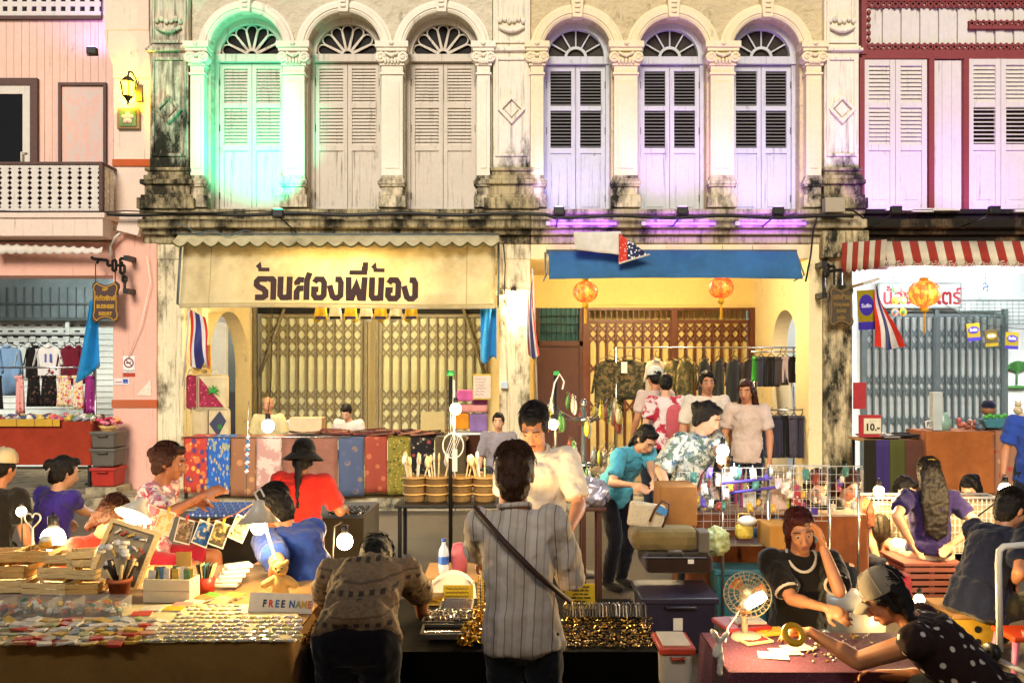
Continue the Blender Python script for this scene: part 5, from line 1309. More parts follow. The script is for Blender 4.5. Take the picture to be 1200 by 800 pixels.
M_STRIPE = bands('striped_shirt', [(0, 'd2c4b4'), (.12, '8a7870'), (.16, 'd2c4b4'), (.30, 'dfd4c6'), (.52, 'a08e86'), (.56, 'd8cbbb'), (.78, 'c2b2a6'), (.84, 'd8cbbb')], 0, 9, noise=.012)
M_DOTS = printed('polka_dot_top', '2c1a18', ['d8cfc0'], 17, .36)
P_ = person
# behind the left table
P_('seated person in black shirt and cream cap cut by the left edge', at(3, 548, 5.8), -10, 'sit', 12, hp=8, shirt=M_BLKSH, trousers=M_BLKTR, vox=.012, hatf=cap_hat(cloth('cream_cap', 'cdbb95', .1), False), sk=SK_T)
def clip(c):
    m = MB()
    for q in (-1, 0, 1): m.tube([c['hl'](.03*q, -.118, .01+.02*abs(q)), c['hl'](.03*q+.01, -.13, -.02), c['hl'](.02*q, -.12, -.055)], .007, 5)
    add_local(c, 'hair_clip', m, mat('silver_clip', 'c8c0b0', .3, .1, 20, metal=.6))
P_('woman in a violet sleeveless top with a clip in her black hair, back turned', at(76, 553, 6.3), -28, 'sit', 10, hp=18, hy=-20, shirt=M_PURSH, sleeve=.3, trousers=M_JEAN, vox=.012, hair='bun', Rr=at(118, 606, 6.75), L=at(80, 610, 6.8), extra=clip, sk=SK_L)
P_('woman in red bowed over the crates of the left table', at(133, 606, 4.95), -112, 'sit', 22, hp=45, shirt=M_REDSH, sleeve=.8, trousers=M_JEAN, vox=.008, hair='bob', hm=H_BRN, L=at(150, 668, 4.75), Rr=at(118, 672, 4.7), sk=SK_T, neckline=.02)
def strap(c):
    m = MB(); a, b_ = c['sh'][1]+c['u2']*.075, c['P']-c['ax']*.16
    m.tube([a, a.lerp(b_, .3)+c['fwd']*.15, a.lerp(b_, .7)+c['fwd']*.16, b_], .014, 6); add_local(c, 'bag_strap', m, M_BLKSH)
P_('woman in a pink tie dye shirt reaching to the right, hair in a bun', at(199, 541, 5.45), -88, 'sit', 14, hp=14, shirt=M_TIEDYE, sleeve=.8, trousers=cloth('crimson_shorts', '9a1f34', .15), tlen=.4, vox=.008, hair='bun', hm=H_BRN, Rr=at(238, 580, 5.15), L=at(228, 590, 5.75), sk=SK_D, knee=-.02)
P_('man in a royal blue t-shirt hunched on a stool behind the teddy bear', at(322, 594, 4.72), 62, 'sit', 30, hp=38, shirt=M_BLUESH, sleeve=.75, trousers=M_JEAN, hair='crop', vox=.008, L=at(318, 688, 4.42), Rr=at(285, 672, 4.9), sk=SK_T, build=1.08, sfit=1.3)
def felt_hat(c):
    m = MB(); s = c['s']; m.x = Matrix.Translation(c['hl'](0, -.01, .035)) @ c['hr'].to_4x4() @ Matrix.Scale(s, 4)
    m.lathe([(.165, -.055), (.168, -.05), (.125, -.012), (.1, .01), (.098, .05), (.075, .105), (.045, .125), (.001, .13)], (0, 0, 0), 28); m.lathe([(.163, -.057), (.122, -.016), (.098, .008)], (0, 0, 0), 28)
    o = add_local(c, 'hat', m, cloth('black_felt', '15120f', .2, .004))
    m = MB(); m.x = Matrix.Translation(c['hl'](0, -.01, .035)) @ c['hr'].to_4x4() @ Matrix.Scale(s, 4); m.lathe([(.102, .008), (.103, .03)], (0, 0, 0), 28); part('hat_band', m, mat('hat_ribbon', '2c2620', .5), o, org=(0, 0, 0))
P_('person in a red t-shirt and black brimmed hat with a long ponytail', at(356, 536, 5.75), -6, 'stand', 6, hp=10, H=1.52, shirt=M_REDSH, sleeve=.75, trousers=M_JEAN, vox=.009, hair='pony', hatf=felt_hat, Rr=at(404, 594, 5.95), L=at(330, 605, 6.0), build=1.06, sk=SK_D, sfit=1.3)
# in front of the black table
P_('person in a brown patterned shirt bending low over the black jewellery table', at(440, 656, 3.86), 2, 'stand', 70, hp=96, H=1.74, shirt=M_WOVEN, sleeve=.85, hem=.0, hair='crop', trousers=M_BLKTR, vox=.0065, L=at(384, 724, 4.1), Rr=at(496, 726, 4.1), sk=SK_T, build=1.02, sfit=1.0, eh=(.35, -.2, .3), shoes=M_BLKSH)
def strap2(c):
    m = MB(); a, b_ = c['sh'][-1]+c['u2']*.07-c['fwd']*.02, c['P']+c['ax']*.2+c['u1']*.12
    m.tube([a+c['fwd']*.05, a-c['fwd']*.06, a.lerp(b_, .35)-c['fwd']*.15, a.lerp(b_, .7)-c['fwd']*.15, b_], .012, 6); add_local(c, 'bag_strap', m, mat('brown_strap', '4a3228', .6))
    w = c['arm'][1][1]; m = MB(); d = (w-c['arm'][1][0]).normalized(); x, y = frame_of(d)
    for k in range(3): m.tube([w-d*(.02+.016*k)+(x*math.cos(t)+y*math.sin(t))*.036 for t in [2*math.pi*i/12 for i in range(12)]], .006, 5, close=True)
    add_local(c, 'bracelet', m, M_GOLD)
P_('person in a pale striped shirt standing at the table with back turned', at(603, 556, 3.42), -10, 'stand', 10, side=-5, hp=24, hy=6, H=1.6, shirt=M_STRIPE, sleeve=1.2, hem=.05, trousers=M_JEAN, vox=.0065, collar=M_STRIPE, hair='crop', hm=hairmat('brown_lit_hair', '4a2c16', '1e120a'), L=at(566, 655, 3.9), Rr=at(664, 640, 3.66), sk=SK_T, sfit=1.2, build=.88, eh=(.3, -.35, -.9), extra=strap2, shoes=M_BLKSH, Lh=dict(curl=45), Rh=dict(curl=60, d=(-.3, .3, .6)))
P_('man in a cream white polo shirt looking down behind the jewellery table', at(626, 500, 4.85), 172, 'stand', 8, hp=34, hy=-8, H=1.75, shirt=M_WHTSH, sleeve=.8, trousers=M_JEAN, vox=.0075, collar=M_WHTSH, neckline=.03, L=at(668, 618, 4.55), Rr=at(596, 622, 4.5), sk=SK_T, sfit=1.1, build=1.02)
# middle right
P_('woman in a turquoise polo shirt leaning forward over the boxes', at(757, 514, 6.9), -146, 'stand', 40, hp=44, H=1.6, shirt=M_TURQ, sleeve=.7, trousers=M_BLKTR, vox=.01, hair='bob', L=at(768, 565, 6.55), Rr=at(742, 568, 6.6), sk=SK_L, collar=M_TURQ)
P_('woman in a grey floral blouse reaching over the wire grid', at(829, 489, 6.5), -150, 'stand', 14, hp=28, hy=25, H=1.62, shirt=M_FLORAL, sleeve=.9, trousers=M_JEAN, vox=.01, hair='bun', L=at(846, 532, 6.1), Rr=at(783, 572, 6.2), sk=SK_L, sfit=1.4, build=1.05)
P_('man in a white t-shirt facing the street in front of the clothes rail', at(829, 448, 9.8), 178, 'stand', 2, hp=6, H=1.75, shirt=M_WHTSH, sleeve=.8, trousers=M_JEAN, vox=.013, sk=SK_T, sfit=1.0, build=1.04)
P_('woman with loose dark hair in a pale pink top beside the skirts', at(874, 458, 9.4), 150, 'stand', 2, hp=12, H=1.68, shirt=M_PINKW2, sleeve=.7, trousers=M_JEAN, vox=.013, hair='long', hm=H_BRN, sk=SK_T, sfit=1.0)
P_('man in a white cap and pinkish shirt looking at the camouflage clothes', at(767, 443, 11.2), 15, 'stand', 2, hp=6, H=1.7, shirt=M_PINKW2, sleeve=.7, trousers=M_JEAN, vox=.016, floor=.0, hatf=cap_hat(cloth('white_cap', 'cfd0c0', .1)), sk=SK_T)
def bag(c):
    m = MB(); cap(m, c['C']-c['fwd']*.2+c['ax']*.1+c['u2']*.05, c['C']-c['fwd']*.2+c['ax']*.12-c['u2']*.2, .12, .14, .55, (1, 0, 0)); o = blob('shoulder_bag', m, cloth('pink_bag', 'b8565c', .15), c['body'], .016, 3)
P_('woman with short black hair carrying a pink bag, back turned, beside the white cap', at(780, 450, 10.8), -5, 'stand', 2, hp=10, H=1.6, shirt=printed('red_white_top', 'd0c0b8', ['a5283a'], 6, .5, 'noise'), sleeve=.7, trousers=M_BLKTR, vox=.016, hair='short', extra=bag, sk=SK_L)
P_('boy in a grey lilac shirt sitting by the stained column', at(584, 494, 9.5), 176, 'sit', 4, hp=4, H=1.45, shirt=M_GREYSH, sleeve=.9, trousers=M_JEAN, vox=.012, sk=SK_L)
P_('balding man in a pale yellow shirt behind the long cloth table', at(314, 474, 12.0), 176, 'sit', 2, hp=2, H=1.68, shirt=M_CREAMSH, sleeve=.8, trousers=M_JEAN, vox=.016, hair='bald', sk=SK_T, floor=.15)
P_('person in a white t-shirt bowed behind the long cloth table', at(406, 483, 11.9), 170, 'sit', 16, hp=34, H=1.65, shirt=M_WHTSH, sleeve=.8, trousers=M_JEAN, vox=.016, sk=SK_L, floor=.15)
# right front
def necklace(c):
    m = MB(); m.tube([c['N']+c['u2']*(.012-.075*max(0, math.sin(a)))+(c['ax']*math.cos(a)*.085+c['fwd']*(.012+math.sin(a)*.10))*c['s'] for a in [2*math.pi*i/24 for i in range(24)]], .0095, 6, close=True); add_local(c, 'white_neckband', m, M_WHTSH)
    for q in (-1, 1):
        a, e = c['sh'][q], c['arm'][q][0]; d = (e-a).normalized(); x, y = frame_of(d); p = a+d*.285*c['s']*.79
        m = MB(); m.tube([p+(x*math.cos(t)+y*math.sin(t))*.068*c['s'] for t in [2*math.pi*i/14 for i in range(14)]], .009, 6, close=True); add_local(c, 'sleeve_hem', m, M_WHTSH)
P_('young person in a black t-shirt with white neckband resting a cheek on one hand', at(938, 622, 4.75), 172, 'sit', 8, hp=14, ht=8, H=1.62, shirt=M_BLKSH, sleeve=.78, trousers=M_JEANB, vox=.0065, hair='bob', hm=hairmat('red_brown_hair', '5a2016', '260c08'), L=at(965, 642, 4.6), Rr=at(968, 712, 4.4), eh=(.35, .1, -1), sk=SK_T, extra=necklace, sfit=1.3, Lh=dict(d=(-.25, 0, 1), n=(-.8, -.1, 0), curl=25), Rh=dict(curl=40))
c20 = P_('person in a grey cap and polka dot top holding out a yellow tape roll', at(1037, 700, 3.9), 58, 'sit', 48, hp=34, hy=8, H=1.66, shirt=M_DOTS, sleeve=.05, trousers=M_JEAN, vox=.006, hair='bob', eh=(.1, -.2, -1), L=at(950, 740, 3.98), Rr=at(1030, 790, 4.0), sk=SK_T, build=1.12, hatf=cap_hat(M_CAPG), Lh=dict(d=(-1, .1, .0), n=(0, .35, -1), curl=35), hem=.1)
def bow(c):
    m = MB(); m.tube([c['hl'](-.03, -.09, .105), c['hl'](0, -.095, .112), c['hl'](.035, -.088, .104)], .011, 6); add_local(c, 'hair_bow', m, mat('yellow_ribbon', 'c9a020', .6))
P_('woman with long dark hair in an indigo top sitting on the slatted crate, elbows out', at(1087, 554, 6.45), -4, 'sit', 2, hp=6, H=1.6, shirt=M_INDIGO, sleeve=.62, hem=-.02, trousers=cloth('white_shorts', 'c9bfb0', .1), tlen=.35, vox=.009, hair='long', sfit=1.1, L=at(1068, 636, 6.25), Rr=at(1117, 636, 6.25), sk=SK_L, extra=bow, longs=.36)
P_('woman in white with pinned up hair looking down behind the white wire basket', at(1137, 573, 7.25), 128, 'sit', 20, hp=30, shirt=M_WHTSH, sleeve=.7, trousers=M_JEAN, vox=.01, hair='bun', sk=SK_L)
P_('person in white and blue half hidden behind the long haired woman', at(1061, 574, 7.4), 215, 'sit', 14, hp=26, shirt=M_WHTSH, collar=M_BLUESH, sleeve=.7, trousers=M_JEAN, vox=.011, sk=SK_L)
P_('man in a dark navy shirt seated on the yellow box at the right edge', at(1186, 596, 5.4), -72, 'sit', 26, hp=34, shirt=M_NAVY, sleeve=.7, trousers=M_OLIVE, hair='crop', vox=.0075, L=at(1195, 668, 5.7), Rr=at(1190, 680, 5.2), sk=SK_T, build=1.08, sfit=1.4)
P_('person in a blue apron with white collar cut off by the right edge', at(1214, 470, 7.9), 150, 'stand', 4, hp=8, shirt=M_BLUESH, sleeve=.7, trousers=M_JEAN, vox=.013, collar=M_WHTSH, sk=SK_T)
P_('woman with brown hair looking down behind the right half of the wire grid', at(958, 568, 6.55), 176, 'sit', 16, hp=38, shirt=M_BLKSH, trousers=M_JEAN, vox=.01, hair='bob', hm=H_BRN, sk=SK_L)
P_('woman with long red brown hair sitting at the end of the wire grid', at(996, 568, 6.7), 190, 'sit', 14, hp=30, shirt=printed('rust_top', '7a3a24', ['4a2418'], 8, .5, 'noise'), trousers=M_JEAN, vox=.01, hair='long', hm=H_BRN, sk=SK_L)
# ------------------------------------------------------------------ market things: builders
rnd = random.Random(11); MK = 5
def ontop(px, py, z): d = (EYE-z)*FPX/(py-HOR); return V(((px-600)/FPX*d, d, z))
M_BULB = emis('lit_bulb_glass', 'ffe9b8', 16); M_BULBW = emis('lit_white_bulb', 'e8f2ff', 16)
M_STEEL = mat('chrome_steel', 'b0aca6', .25, .1, 10, metal=.9); M_BLKMET = mat('black_metal', '16130f', .45, .2, 10); M_WPLAST = mat('white_plastic', 'd8d2c6', .4, .08, 4)
M_CARD = mat('cardboard', '9a7446', .8, .12, 6); M_PINE = wood('pine_wood', 'd8b068', 'b88a48', .6, 6, 0); M_PINE2 = wood('pale_pine_wood', 'e2cb96', 'c6a468', .6, 6, 0)
def bulb_on(g, c, watt, col=WARM, r=.03, m_=None):
    c = V(c); r *= 1.2; k = MB(); k.ell(c, (r, r, r*1.05), 14, 9)
    part('bulb', k, m_ or M_BULB, g); part('socket', MB().cyl(c+V((0, 0, r*.9)), c+V((0, 0, r*2.0)), r*.42), M_BLKMET, g)
    lamp(g, c+V((0, -r*.2, -r*.2)), watt, col, r*1.1)
def bulb_thing(px, py, d, r, watt, label, cord, col=WARM, m_=None, cap_=None):
    c = at(px, py, d); g = thing('light_bulb', label, 'bulb', c-V((0, 0, r*1.2))); bulb_on(g, c, watt, col, r, m_)
    part('cord', MB().tube([c+V((0, 0, r*2.8))]+[V(p) for p in cord], .006, 5), M_BLKMET, g); return g
def table(x0, x1, y0, y1, z, label, top, leg_m=None, zf=0, group=None):
    g = thing('market_table', label, 'table', ((x0+x1)/2, (y0+y1)/2, zf), group)
    part('tabletop', MB().bx(x0, x1, y0, y1, z-.03, z), top, g, .004); l0 = None
    for x in (x0+.05, x1-.05):
        for y in (y0+.05, y1-.05):
            if l0 is None: l0 = part('leg', MB().bx(x-.018, x+.018, y-.018, y+.018, zf, z-.031), leg_m or M_BLKMET, g)
            else: same(l0, (x, y, zf), g)
    return g
def drape(x0, x1, y0, y1, z, zb, m_, label, fold=.02, freq=22, seed=0, sides=True, group=None, th=.003):
    """Cloth over a table: top, then a hanging front and sides in soft folds."""
    rr = random.Random(seed); ph = rr.random()*6
    per = [(x0, y1), (x0, y0), (x1, y0), (x1, y1)]
    def path(u):
        L = [y1-y0, x1-x0, y1-y0]; t = u*sum(L)
        for i in range(3):
            if t <= L[i] or i == 2: k = t/L[i]; a, b = per[i], per[i+1]; n = [(-1, 0), (0, -1), (1, 0)][i]; return a[0]+(b[0]-a[0])*k, a[1]+(b[1]-a[1])*k, n, t
            t -= L[i]
    def f(u, v):
        x, y, n, t = path(u); w = fold*(v**.7)*(math.sin(u*freq*2+ph)+.6*math.sin(u*freq*3.3+1+ph))+.012*v+.006
        return (x+n[0]*w, y+n[1]*w, z+.004-(z-zb)*v+.006*math.sin(u*freq*1.3)*(v > .9))
    m = MB(); m.sheet(f, 120, 8, 0)
    def top(u, v): return (x0+(x1-x0)*u, y0+(y1-y0)*v, z+.005+.004*math.sin(u*17+ph)*math.sin(v*9))
    t = MB(); t.sheet(top, 30, 12)
    m.add(t.v, t.f, True); return solo('tablecloth', m, m_, label, 'tablecloth', group)
def carton(name, x0, x1, y0, y1, z0, z1, m_, label, lid=None, cat='box', rot=0, group=None, bev=.008):
    c = V(((x0+x1)/2, (y0+y1)/2, z0)); g = thing(name, label, cat, c, group); rt = Matrix.Rotation(R(rot), 3, 'Z')
    part('body', MB().cb(c+V((0, 0, (z1-z0)/2)), (x1-x0, y1-y0, z1-z0), rt), m_, g, bev)
    if lid is not None: part('lid', MB().cb(c+V((0, 0, (z1-z0)+.012)), (x1-x0+.02, y1-y0+.02, .03), rt), lid, g, bev)
    return g
def garment(cx, zt, w, h, y, m_, label, kind='shirt', group=None, rot=0, hang=True, seed=0, cat='garment'):
    rr = random.Random(seed); ph = rr.random()*6; X = Matrix.Translation(V((cx, y, zt))) @ Matrix.Rotation(R(rot), 4, 'Z')
    g = thing({'shirt': 'hanging_shirt', 'skirt': 'hanging_skirt', 'trousers': 'hanging_trousers'}[kind], label, cat, (cx, y, zt-h), group)
    m = MB(); m.x = X
    if kind == 'shirt':
        m.sheet(lambda u, v: (w*(u-.5)*(.62+.38*min(1, (1-v)*5) if v > .8 else 1.0+.06*(1-v)), -.035*math.sin(math.pi*u)-.015*math.sin(u*13+ph)*(1-v), -h*(1-v)-.05*abs(u-.5)*2*(v > .99)), 14, 10, .006)
        part('body', m, m_, g)
        for s_ in (-1, 1):
            q = MB(); q.x = X; q.sheet(lambda u, v: (s_*(w*.46+.11*w*v*1.5+.10*w*(u-.5)), -.02-.03*math.sin(math.pi*u), -.05-.52*h*v+.02*u*s_-.04*(1-v)*u), 5, 6, .006); part('sleeve', q, m_, g)
        q = MB(); q.x = X; q.tube([(w*.16*math.cos(a), -.045, .0+.035*math.sin(a)) for a in [math.pi*(1+i/8) for i in range(9)]], .012, 5); part('collar', q, m_, g)
    else:
        fl = 1.0 if kind == 'trousers' else .75
        m.sheet(lambda u, v: (w*(u-.5)*(fl+(1-fl)*(1-v)), -.03*math.sin(math.pi*u)-.022*math.sin(u*19+ph)*(1-v)-.01, -h*(1-v)), 18, 8, .006); part('body', m, m_, g)
        q = MB(); q.x = X; q.bx(-w*fl/2-.003, w*fl/2+.003, -.05, .0, -.035, .003); part('waistband', q, m_, g)
    if hang:
        q = MB(); q.x = X; q.tube([(-w*.4, 0, -.03), (0, 0, .05), (w*.4, 0, -.03)], .007, 5); q.tube([(0, 0, .05), (0, 0, .10), (.025, 0, .13), (.04, 0, .11)], .005, 5); part('hanger', q, M_BLKMET, g)
    return g
def rack(x0, x1, y, z, label, zf=.15, m_=None):
    g = thing('clothes_rail', label, 'clothes rail', ((x0+x1)/2, y, zf)); m_ = m_ or M_STEEL
    part('rail', MB().tube([(x0-.05, y, z), (x1+.05, y, z)], .014, 8), m_, g)
    for x in (x0, x1): part('upright', MB().tube([(x, y, zf), (x, y, z)], .014, 8), m_, g); part('foot', MB().tube([(x, y-.25, zf+.01), (x, y+.25, zf+.01)], .014, 8), m_, g)
    return g

# ------------------------------------------------------------------ clothes stall of the pink house
Y = 12.6; zr = az(393, Y); rack(ax(-30, Y), ax(110, Y), Y, zr, 'black clothes rail full of shirts in the pink house shop', .15, M_BLKMET)
M_LB = cloth('light_blue_denim', '7fa3c8', .15, .006); M_STRAW = printed('white_strawberry', 'd9d4cc', ['8a2a34'], 9, .38); M_MAR = cloth('maroon_cloth', '6e1a2c', .2, .008)
z_ = az(404, Y)
for px, w_, h_, m_, lb in ((-14, .42, .75, M_LB, 'pale blue shirt at the far left of the black rail'), (10, .38, .78, M_LB, 'light blue shirt with a red badge on the black rail'), (33, .30, .55, cloth('mint_white_cotton', 'c9d6d4', .1), 'mint white shirt on the black rail'), (42, .26, .5, M_BLKSH, 'black top pressed between two white shirts'), (58, .36, .52, M_STRAW, 'white t-shirt with strawberries and the number 11'), (82, .30, .62, M_MAR, 'maroon top near the right end of the black rail'), (93, .24, .6, M_MAR, 'maroon top behind the hanging blue flag')):
    g = garment(ax(px, Y), z_, w_, h_, Y-.02*(px % 3), m_, lb, 'shirt', 'shirts on the black rail', rnd.uniform(-25, 25) if px not in (58, 10) else 0, seed=px+30, cat='shirt')
    if px == 58: q = MB(); text_mb(q, '11', ax(px+1, Y), z_-.26, .17, Y-.068, .9, .006); part('number', q, mat('blue_print_ink', '4a5aa8', .6), g)
M_FLO = printed('yellow_red_flowers', 'd9c9a0', ['c8382c', 'd99a2c', 'c8709a'], 13, .5); M_FLB_ = printed('black_brown_floral', '15100e', ['4a2c1a', '6a4a3a'], 14, .4); M_MAG = printed('magenta_floral', '8e2a6e', ['c878b8'], 12, .4); M_PINKST = printed('pink_flower', 'd99a90', ['b85a50'], 15, .4)
Y2 = 12.2; z_ = az(440, Y2)
for px, w_, m_, lb, h_ in ((-4, .2, M_BLKSH, 'dark folded skirt at the left edge of the goods table', .5), (24, .16, M_PINKST, 'narrow pink flowered skirt', .56), (40, .22, M_FLB_, 'black skirt with brown flowers, left one', .46), (57, .26, M_FLB_, 'black skirt with brown flowers, right one', .46), (76, .22, M_FLO, 'yellow and red flowered skirt', .46), (92, .20, M_FLO, 'pale flowered skirt beside the magenta one', .50), (105, .18, M_MAG, 'magenta skirt at the right end', .56)):
    garment(ax(px, Y2), z_, w_, h_, Y2+.02*(px % 2), m_, lb, 'skirt', 'skirts hung over the goods table', rnd.uniform(-12, 12), seed=px+9, cat='skirt')
rack(ax(-14, Y2), ax(112, Y2), Y2, z_+.12, 'low steel rail of flowered skirts over the goods table')
table(-9, ax(107, 11.5), 11.5, 12.0, 1.16, 'long table of trinkets under the flowered skirts', M_CARD, zf=.13)
drape(-9, ax(107, 11.5), 11.5, 12.0, 1.16, az(545, 11.5), cloth('rust_red_cloth', '99341c', .2, .01), 'rust red cloth hung down the front of the trinket table', .012, 9, 3)
solo('edging', MB().bx(-9, ax(70, 11.45), 11.44, 11.455, 1.10, 1.20), bands('yellow_edging', [(0, 'c99a34'), (.93, '9a7020')], 0, 4), 'yellow edging along the front of the trinket table', 'edging')
PALG = ['d9d2c4', 'b8a48a', 'c84a5a', '5a7a4a', 'e8e0d0', '7a3a4a', '3a4a6a', 'c9a84a', '8a8a8a']
M_TRINK = mat('trinket', 'ffffff', .5, .3, 30, pal=PALG)
t0 = None
for i in range(110):
    x, y = rnd.uniform(ax(-12, 11.6), ax(106, 11.6)), rnd.uniform(11.52, 11.95)
    if t0 is None:
        m = MB(); m.lathe([(.001, 0), (.05, 0), (.055, .03), (.03, .06), (.04, .075), (.001, .08)], (x, y, 1.17), 8); t0 = solo('trinket', m, M_TRINK, 'small coloured trinket heaped on the table of the pink house', 'trinket', 'trinkets on the clothes shop table')
    else: same(t0, (x, y, 1.17), None, (rnd.uniform(-.8, .8), rnd.uniform(-.8, .8), rnd.random()*6), None, (rnd.uniform(.6, 1.7), rnd.uniform(.6, 1.4), rnd.uniform(.5, 1.2)))
def bouquet(c, r, cols, label, name='flower_basket', n=14):
    g = thing(name, label, 'flowers', c); part('basket', MB().lathe([(r*.5, 0), (r*.75, r*.5), (r*.78, r*.5), (r*.5, .01)], c, 14), M_PINE, g); f0 = {}
    for i in range(n):
        a = rnd.random()*6.28; q = rnd.random()**.5*r*.85; p = V(c)+V((q*math.cos(a), q*math.sin(a), r*(.75+.5*rnd.random()-.3*q/r)))
        k = i % len(cols)
        if k not in f0:
            m = MB()
            for j in range(6): b = 2*math.pi*j/6; m.ell(p+V((.35*r*.6*math.cos(b), .35*r*.6*math.sin(b), 0)), (.2*r, .12*r, .14*r), 7, 4, Matrix.Rotation(b, 3, 'Z'))
            m.ell(p+V((0, 0, .05*r)), .13*r, 7, 4); f0[k] = part('flower', m, mat('petal_'+cols[k], cols[k], .7, .25, 25), g)
        else: same(f0[k], p-V((0, 0, .14*r)), g, (rnd.uniform(-.7, .7), rnd.uniform(-.7, .7), a))
bouquet((ax(126, 11.6), 11.62, 1.02), .16, ['c84a6a', 'd8788a', 'd89a5a', 'b03a4a'], 'basket of pink paper flowers on the grey crates')
def crate_box(x0, x1, y0, y1, z0, z1, m_, lid, label):
    g = thing('storage_crate', label, 'crate', ((x0+x1)/2, (y0+y1)/2, z0)); w = x1-x0
    m = MB(); b_ = V(((x0+x1)/2, (y0+y1)/2, 0)); vs = []
    for z, k in ((z0, .9), (z1, 1.0)): vs += [(b_.x+a*w/2*k, b_.y+e*(y1-y0)/2*k, z) for a, e in ((-1, -1), (1, -1), (1, 1), (-1, 1))]
    m.add(vs, [(0, 3, 2, 1), (4, 5, 6, 7), (0, 1, 5, 4), (1, 2, 6, 5), (2, 3, 7, 6), (3, 0, 4, 7)], False); part('tub', m, m_, g, .015)
    part('rim', MB().bx(x0-.015, x1+.015, y0-.015, y1+.015, z1-.03, z1+.012), lid, g, .008)
    part('handle', MB().tube([(b_.x-w*.2, y0-.005, z1-.05), (b_.x-w*.2, y0-.035, z1-.045), (b_.x+w*.2, y0-.035, z1-.045), (b_.x+w*.2, y0-.005, z1-.05)], .01, 6), lid, g)
    return g
M_GREYP, M_REDP, M_PURP, M_TEAL = mat('grey_plastic', '5b5348', .5, .15, 4), mat('red_plastic', 'a52a1c', .45, .15, 4), mat('purple_plastic', '282334', .45, .15, 4), mat('teal_plastic', '3a7078', .45, .15, 4)
xa, xb = ax(108, 11.55), ax(136, 11.55)
crate_box(xa, xb, 11.5, 11.85, .25, .50, M_REDP, M_REDP, 'red plastic crate with a pale handle under the two grey ones')
crate_box(xa, xb, 11.5, 11.85, .53, .77, M_GREYP, M_GREYP, 'lower grey plastic crate on the red one'); crate_box(xa, xb, 11.5, 11.85, .79, 1.01, M_GREYP, M_GREYP, 'upper grey plastic crate under the paper flowers')
carton('step_block', xa-.05, xb+.05, 11.46, 11.9, .13, .24, M_CONC, 'low concrete block under the stacked crates', None, 'block')

# ------------------------------------------------------------------ long cloth stall under the cream banner
Yt = 11.15; zt_ = .98
table(ax(212, Yt), ax(548, Yt), Yt, 11.75, zt_-.02, 'long table hidden under many patterned cloths', M_CARD, zf=.13)
M_BATR = printed('red_batik', 'b03a2c', ['c86a3a', '5a3a5a', 'd09a4a'], 7, .5, spread=(1, 1, .8)); M_BATB = printed('blue_batik', '2c5494', ['8a8a70', '3f7ab0', 'b09a60'], 9, .45, spread=(1.6, 1, .7))
PN = [(216, 243, M_BATR, 'red batik cloth with orange flowers at the left end of the long stall'), (243, 270, M_BATB, 'blue batik cloth with pale vines beside the red one'), (271, 300, printed('brown_printed', '8a5a3a', ['b0784a'], 6, .4), 'brown printed cloth panel next to the blue batik'), (301, 330, printed('faded_rose', 'a87a6a', ['c8a08a'], 5, .5, 'noise'), 'faded rose cloth panel behind the white light'), (331, 396, cloth('faded_terracotta', '8c5a46', .25, .01), 'wide faded terracotta cloth panel'), (397, 427, printed('dusk_blue', '444a5c', ['7a6248', '504e60'], 6, .4), 'dusky blue cloth panel with faint gold print'), (428, 454, printed('rust_panel', '8a3a26', ['a85a3a'], 7, .4), 'rust red cloth panel right of the dusky blue'), (455, 481, printed('olive_floral', '7a6a24', ['4a4a1c', 'a08a3a'], 15, .45), 'olive yellow floral cloth panel'), (482, 509, printed('black_floral', '1c1614', ['8a3a34', 'a08a6a', '4a4a3a'], 10, .42), 'black cloth panel with red flowers'), (510, 546, cloth('olive_grey', '5e5034', .2, .01), 'plain olive grey cloth at the right end of the stall')]
for i, (a, e, m_, lb) in enumerate(PN):
    x0, x1 = ax(a, Yt), ax(e, Yt)
    m = MB(); m.sheet(lambda u, v: (x0+(x1-x0)*u, Yt-.012-.012*math.sin(u*8+i)*v-.006*(i % 2), zt_-.01-(zt_-az(576+2*(i % 3), Yt))*v), 8, 8, .003)
    m.sheet(lambda u, v: (x0+(x1-x0)*u, Yt-.01+.5*v, zt_-.005+.006*math.sin(v*9+i)), 4, 6, .003); solo('hanging_cloth', m, m_, lb, 'cloth', 'cloths hung along the long stall')
solo('cloth_rail', MB().tube([(ax(214, Yt), Yt-.03, zt_-.005), (ax(410, Yt), Yt-.03, zt_-.005)], .008, 6), M_STEEL, 'thin rail holding the batik cloths', 'rail')
M_STRIPQ = bands('dark_red_strips', [(0, '5a1e18'), (.3, '7a4a30'), (.45, '4a1612'), (.7, '8a6a48'), (.85, '3a1410')], 0, 11, noise=.05)
k0 = None
for i in range(60):
    x, y, z = rnd.uniform(ax(345, Yt), ax(515, Yt)), rnd.uniform(11.2, 11.7), zt_+.015+rnd.random()*.05*(1-abs(i-30)/40)
    if k0 is None: k0 = solo('folded_scarf', MB().cb((x, y, z), (.34, .10, .022), None), mat('scarf', 'ffffff', .9, .3, 20, pal=['5a1e18', '7a4a30', '4a1612', '6a5238', '3a1410', '8a5a40']), 'dark red folded scarf in the heap on the long stall', 'scarf', 'folded scarves heaped on the long stall', .006)
    else: same(k0, (x, y, z), None, (rnd.uniform(-.1, .1), rnd.uniform(-.15, .15), rnd.uniform(-.5, .5)))
solo('price_board', MB().bx(ax(493, 11.5), ax(521, 11.5), 11.5, 11.51, .97, 1.30), mat('pale_cardboard', 'b89f64', .8, .1, 12), 'blank pale cardboard sign standing on the long stall', 'sign')
carton('cardboard_box', ax(340, 11.5), ax(378, 11.5), 11.45, 11.7, .985, 1.22, mat('pale_carton', 'c4a076', .8, .12, 9), 'pale cardboard box on the long cloth stall', None)
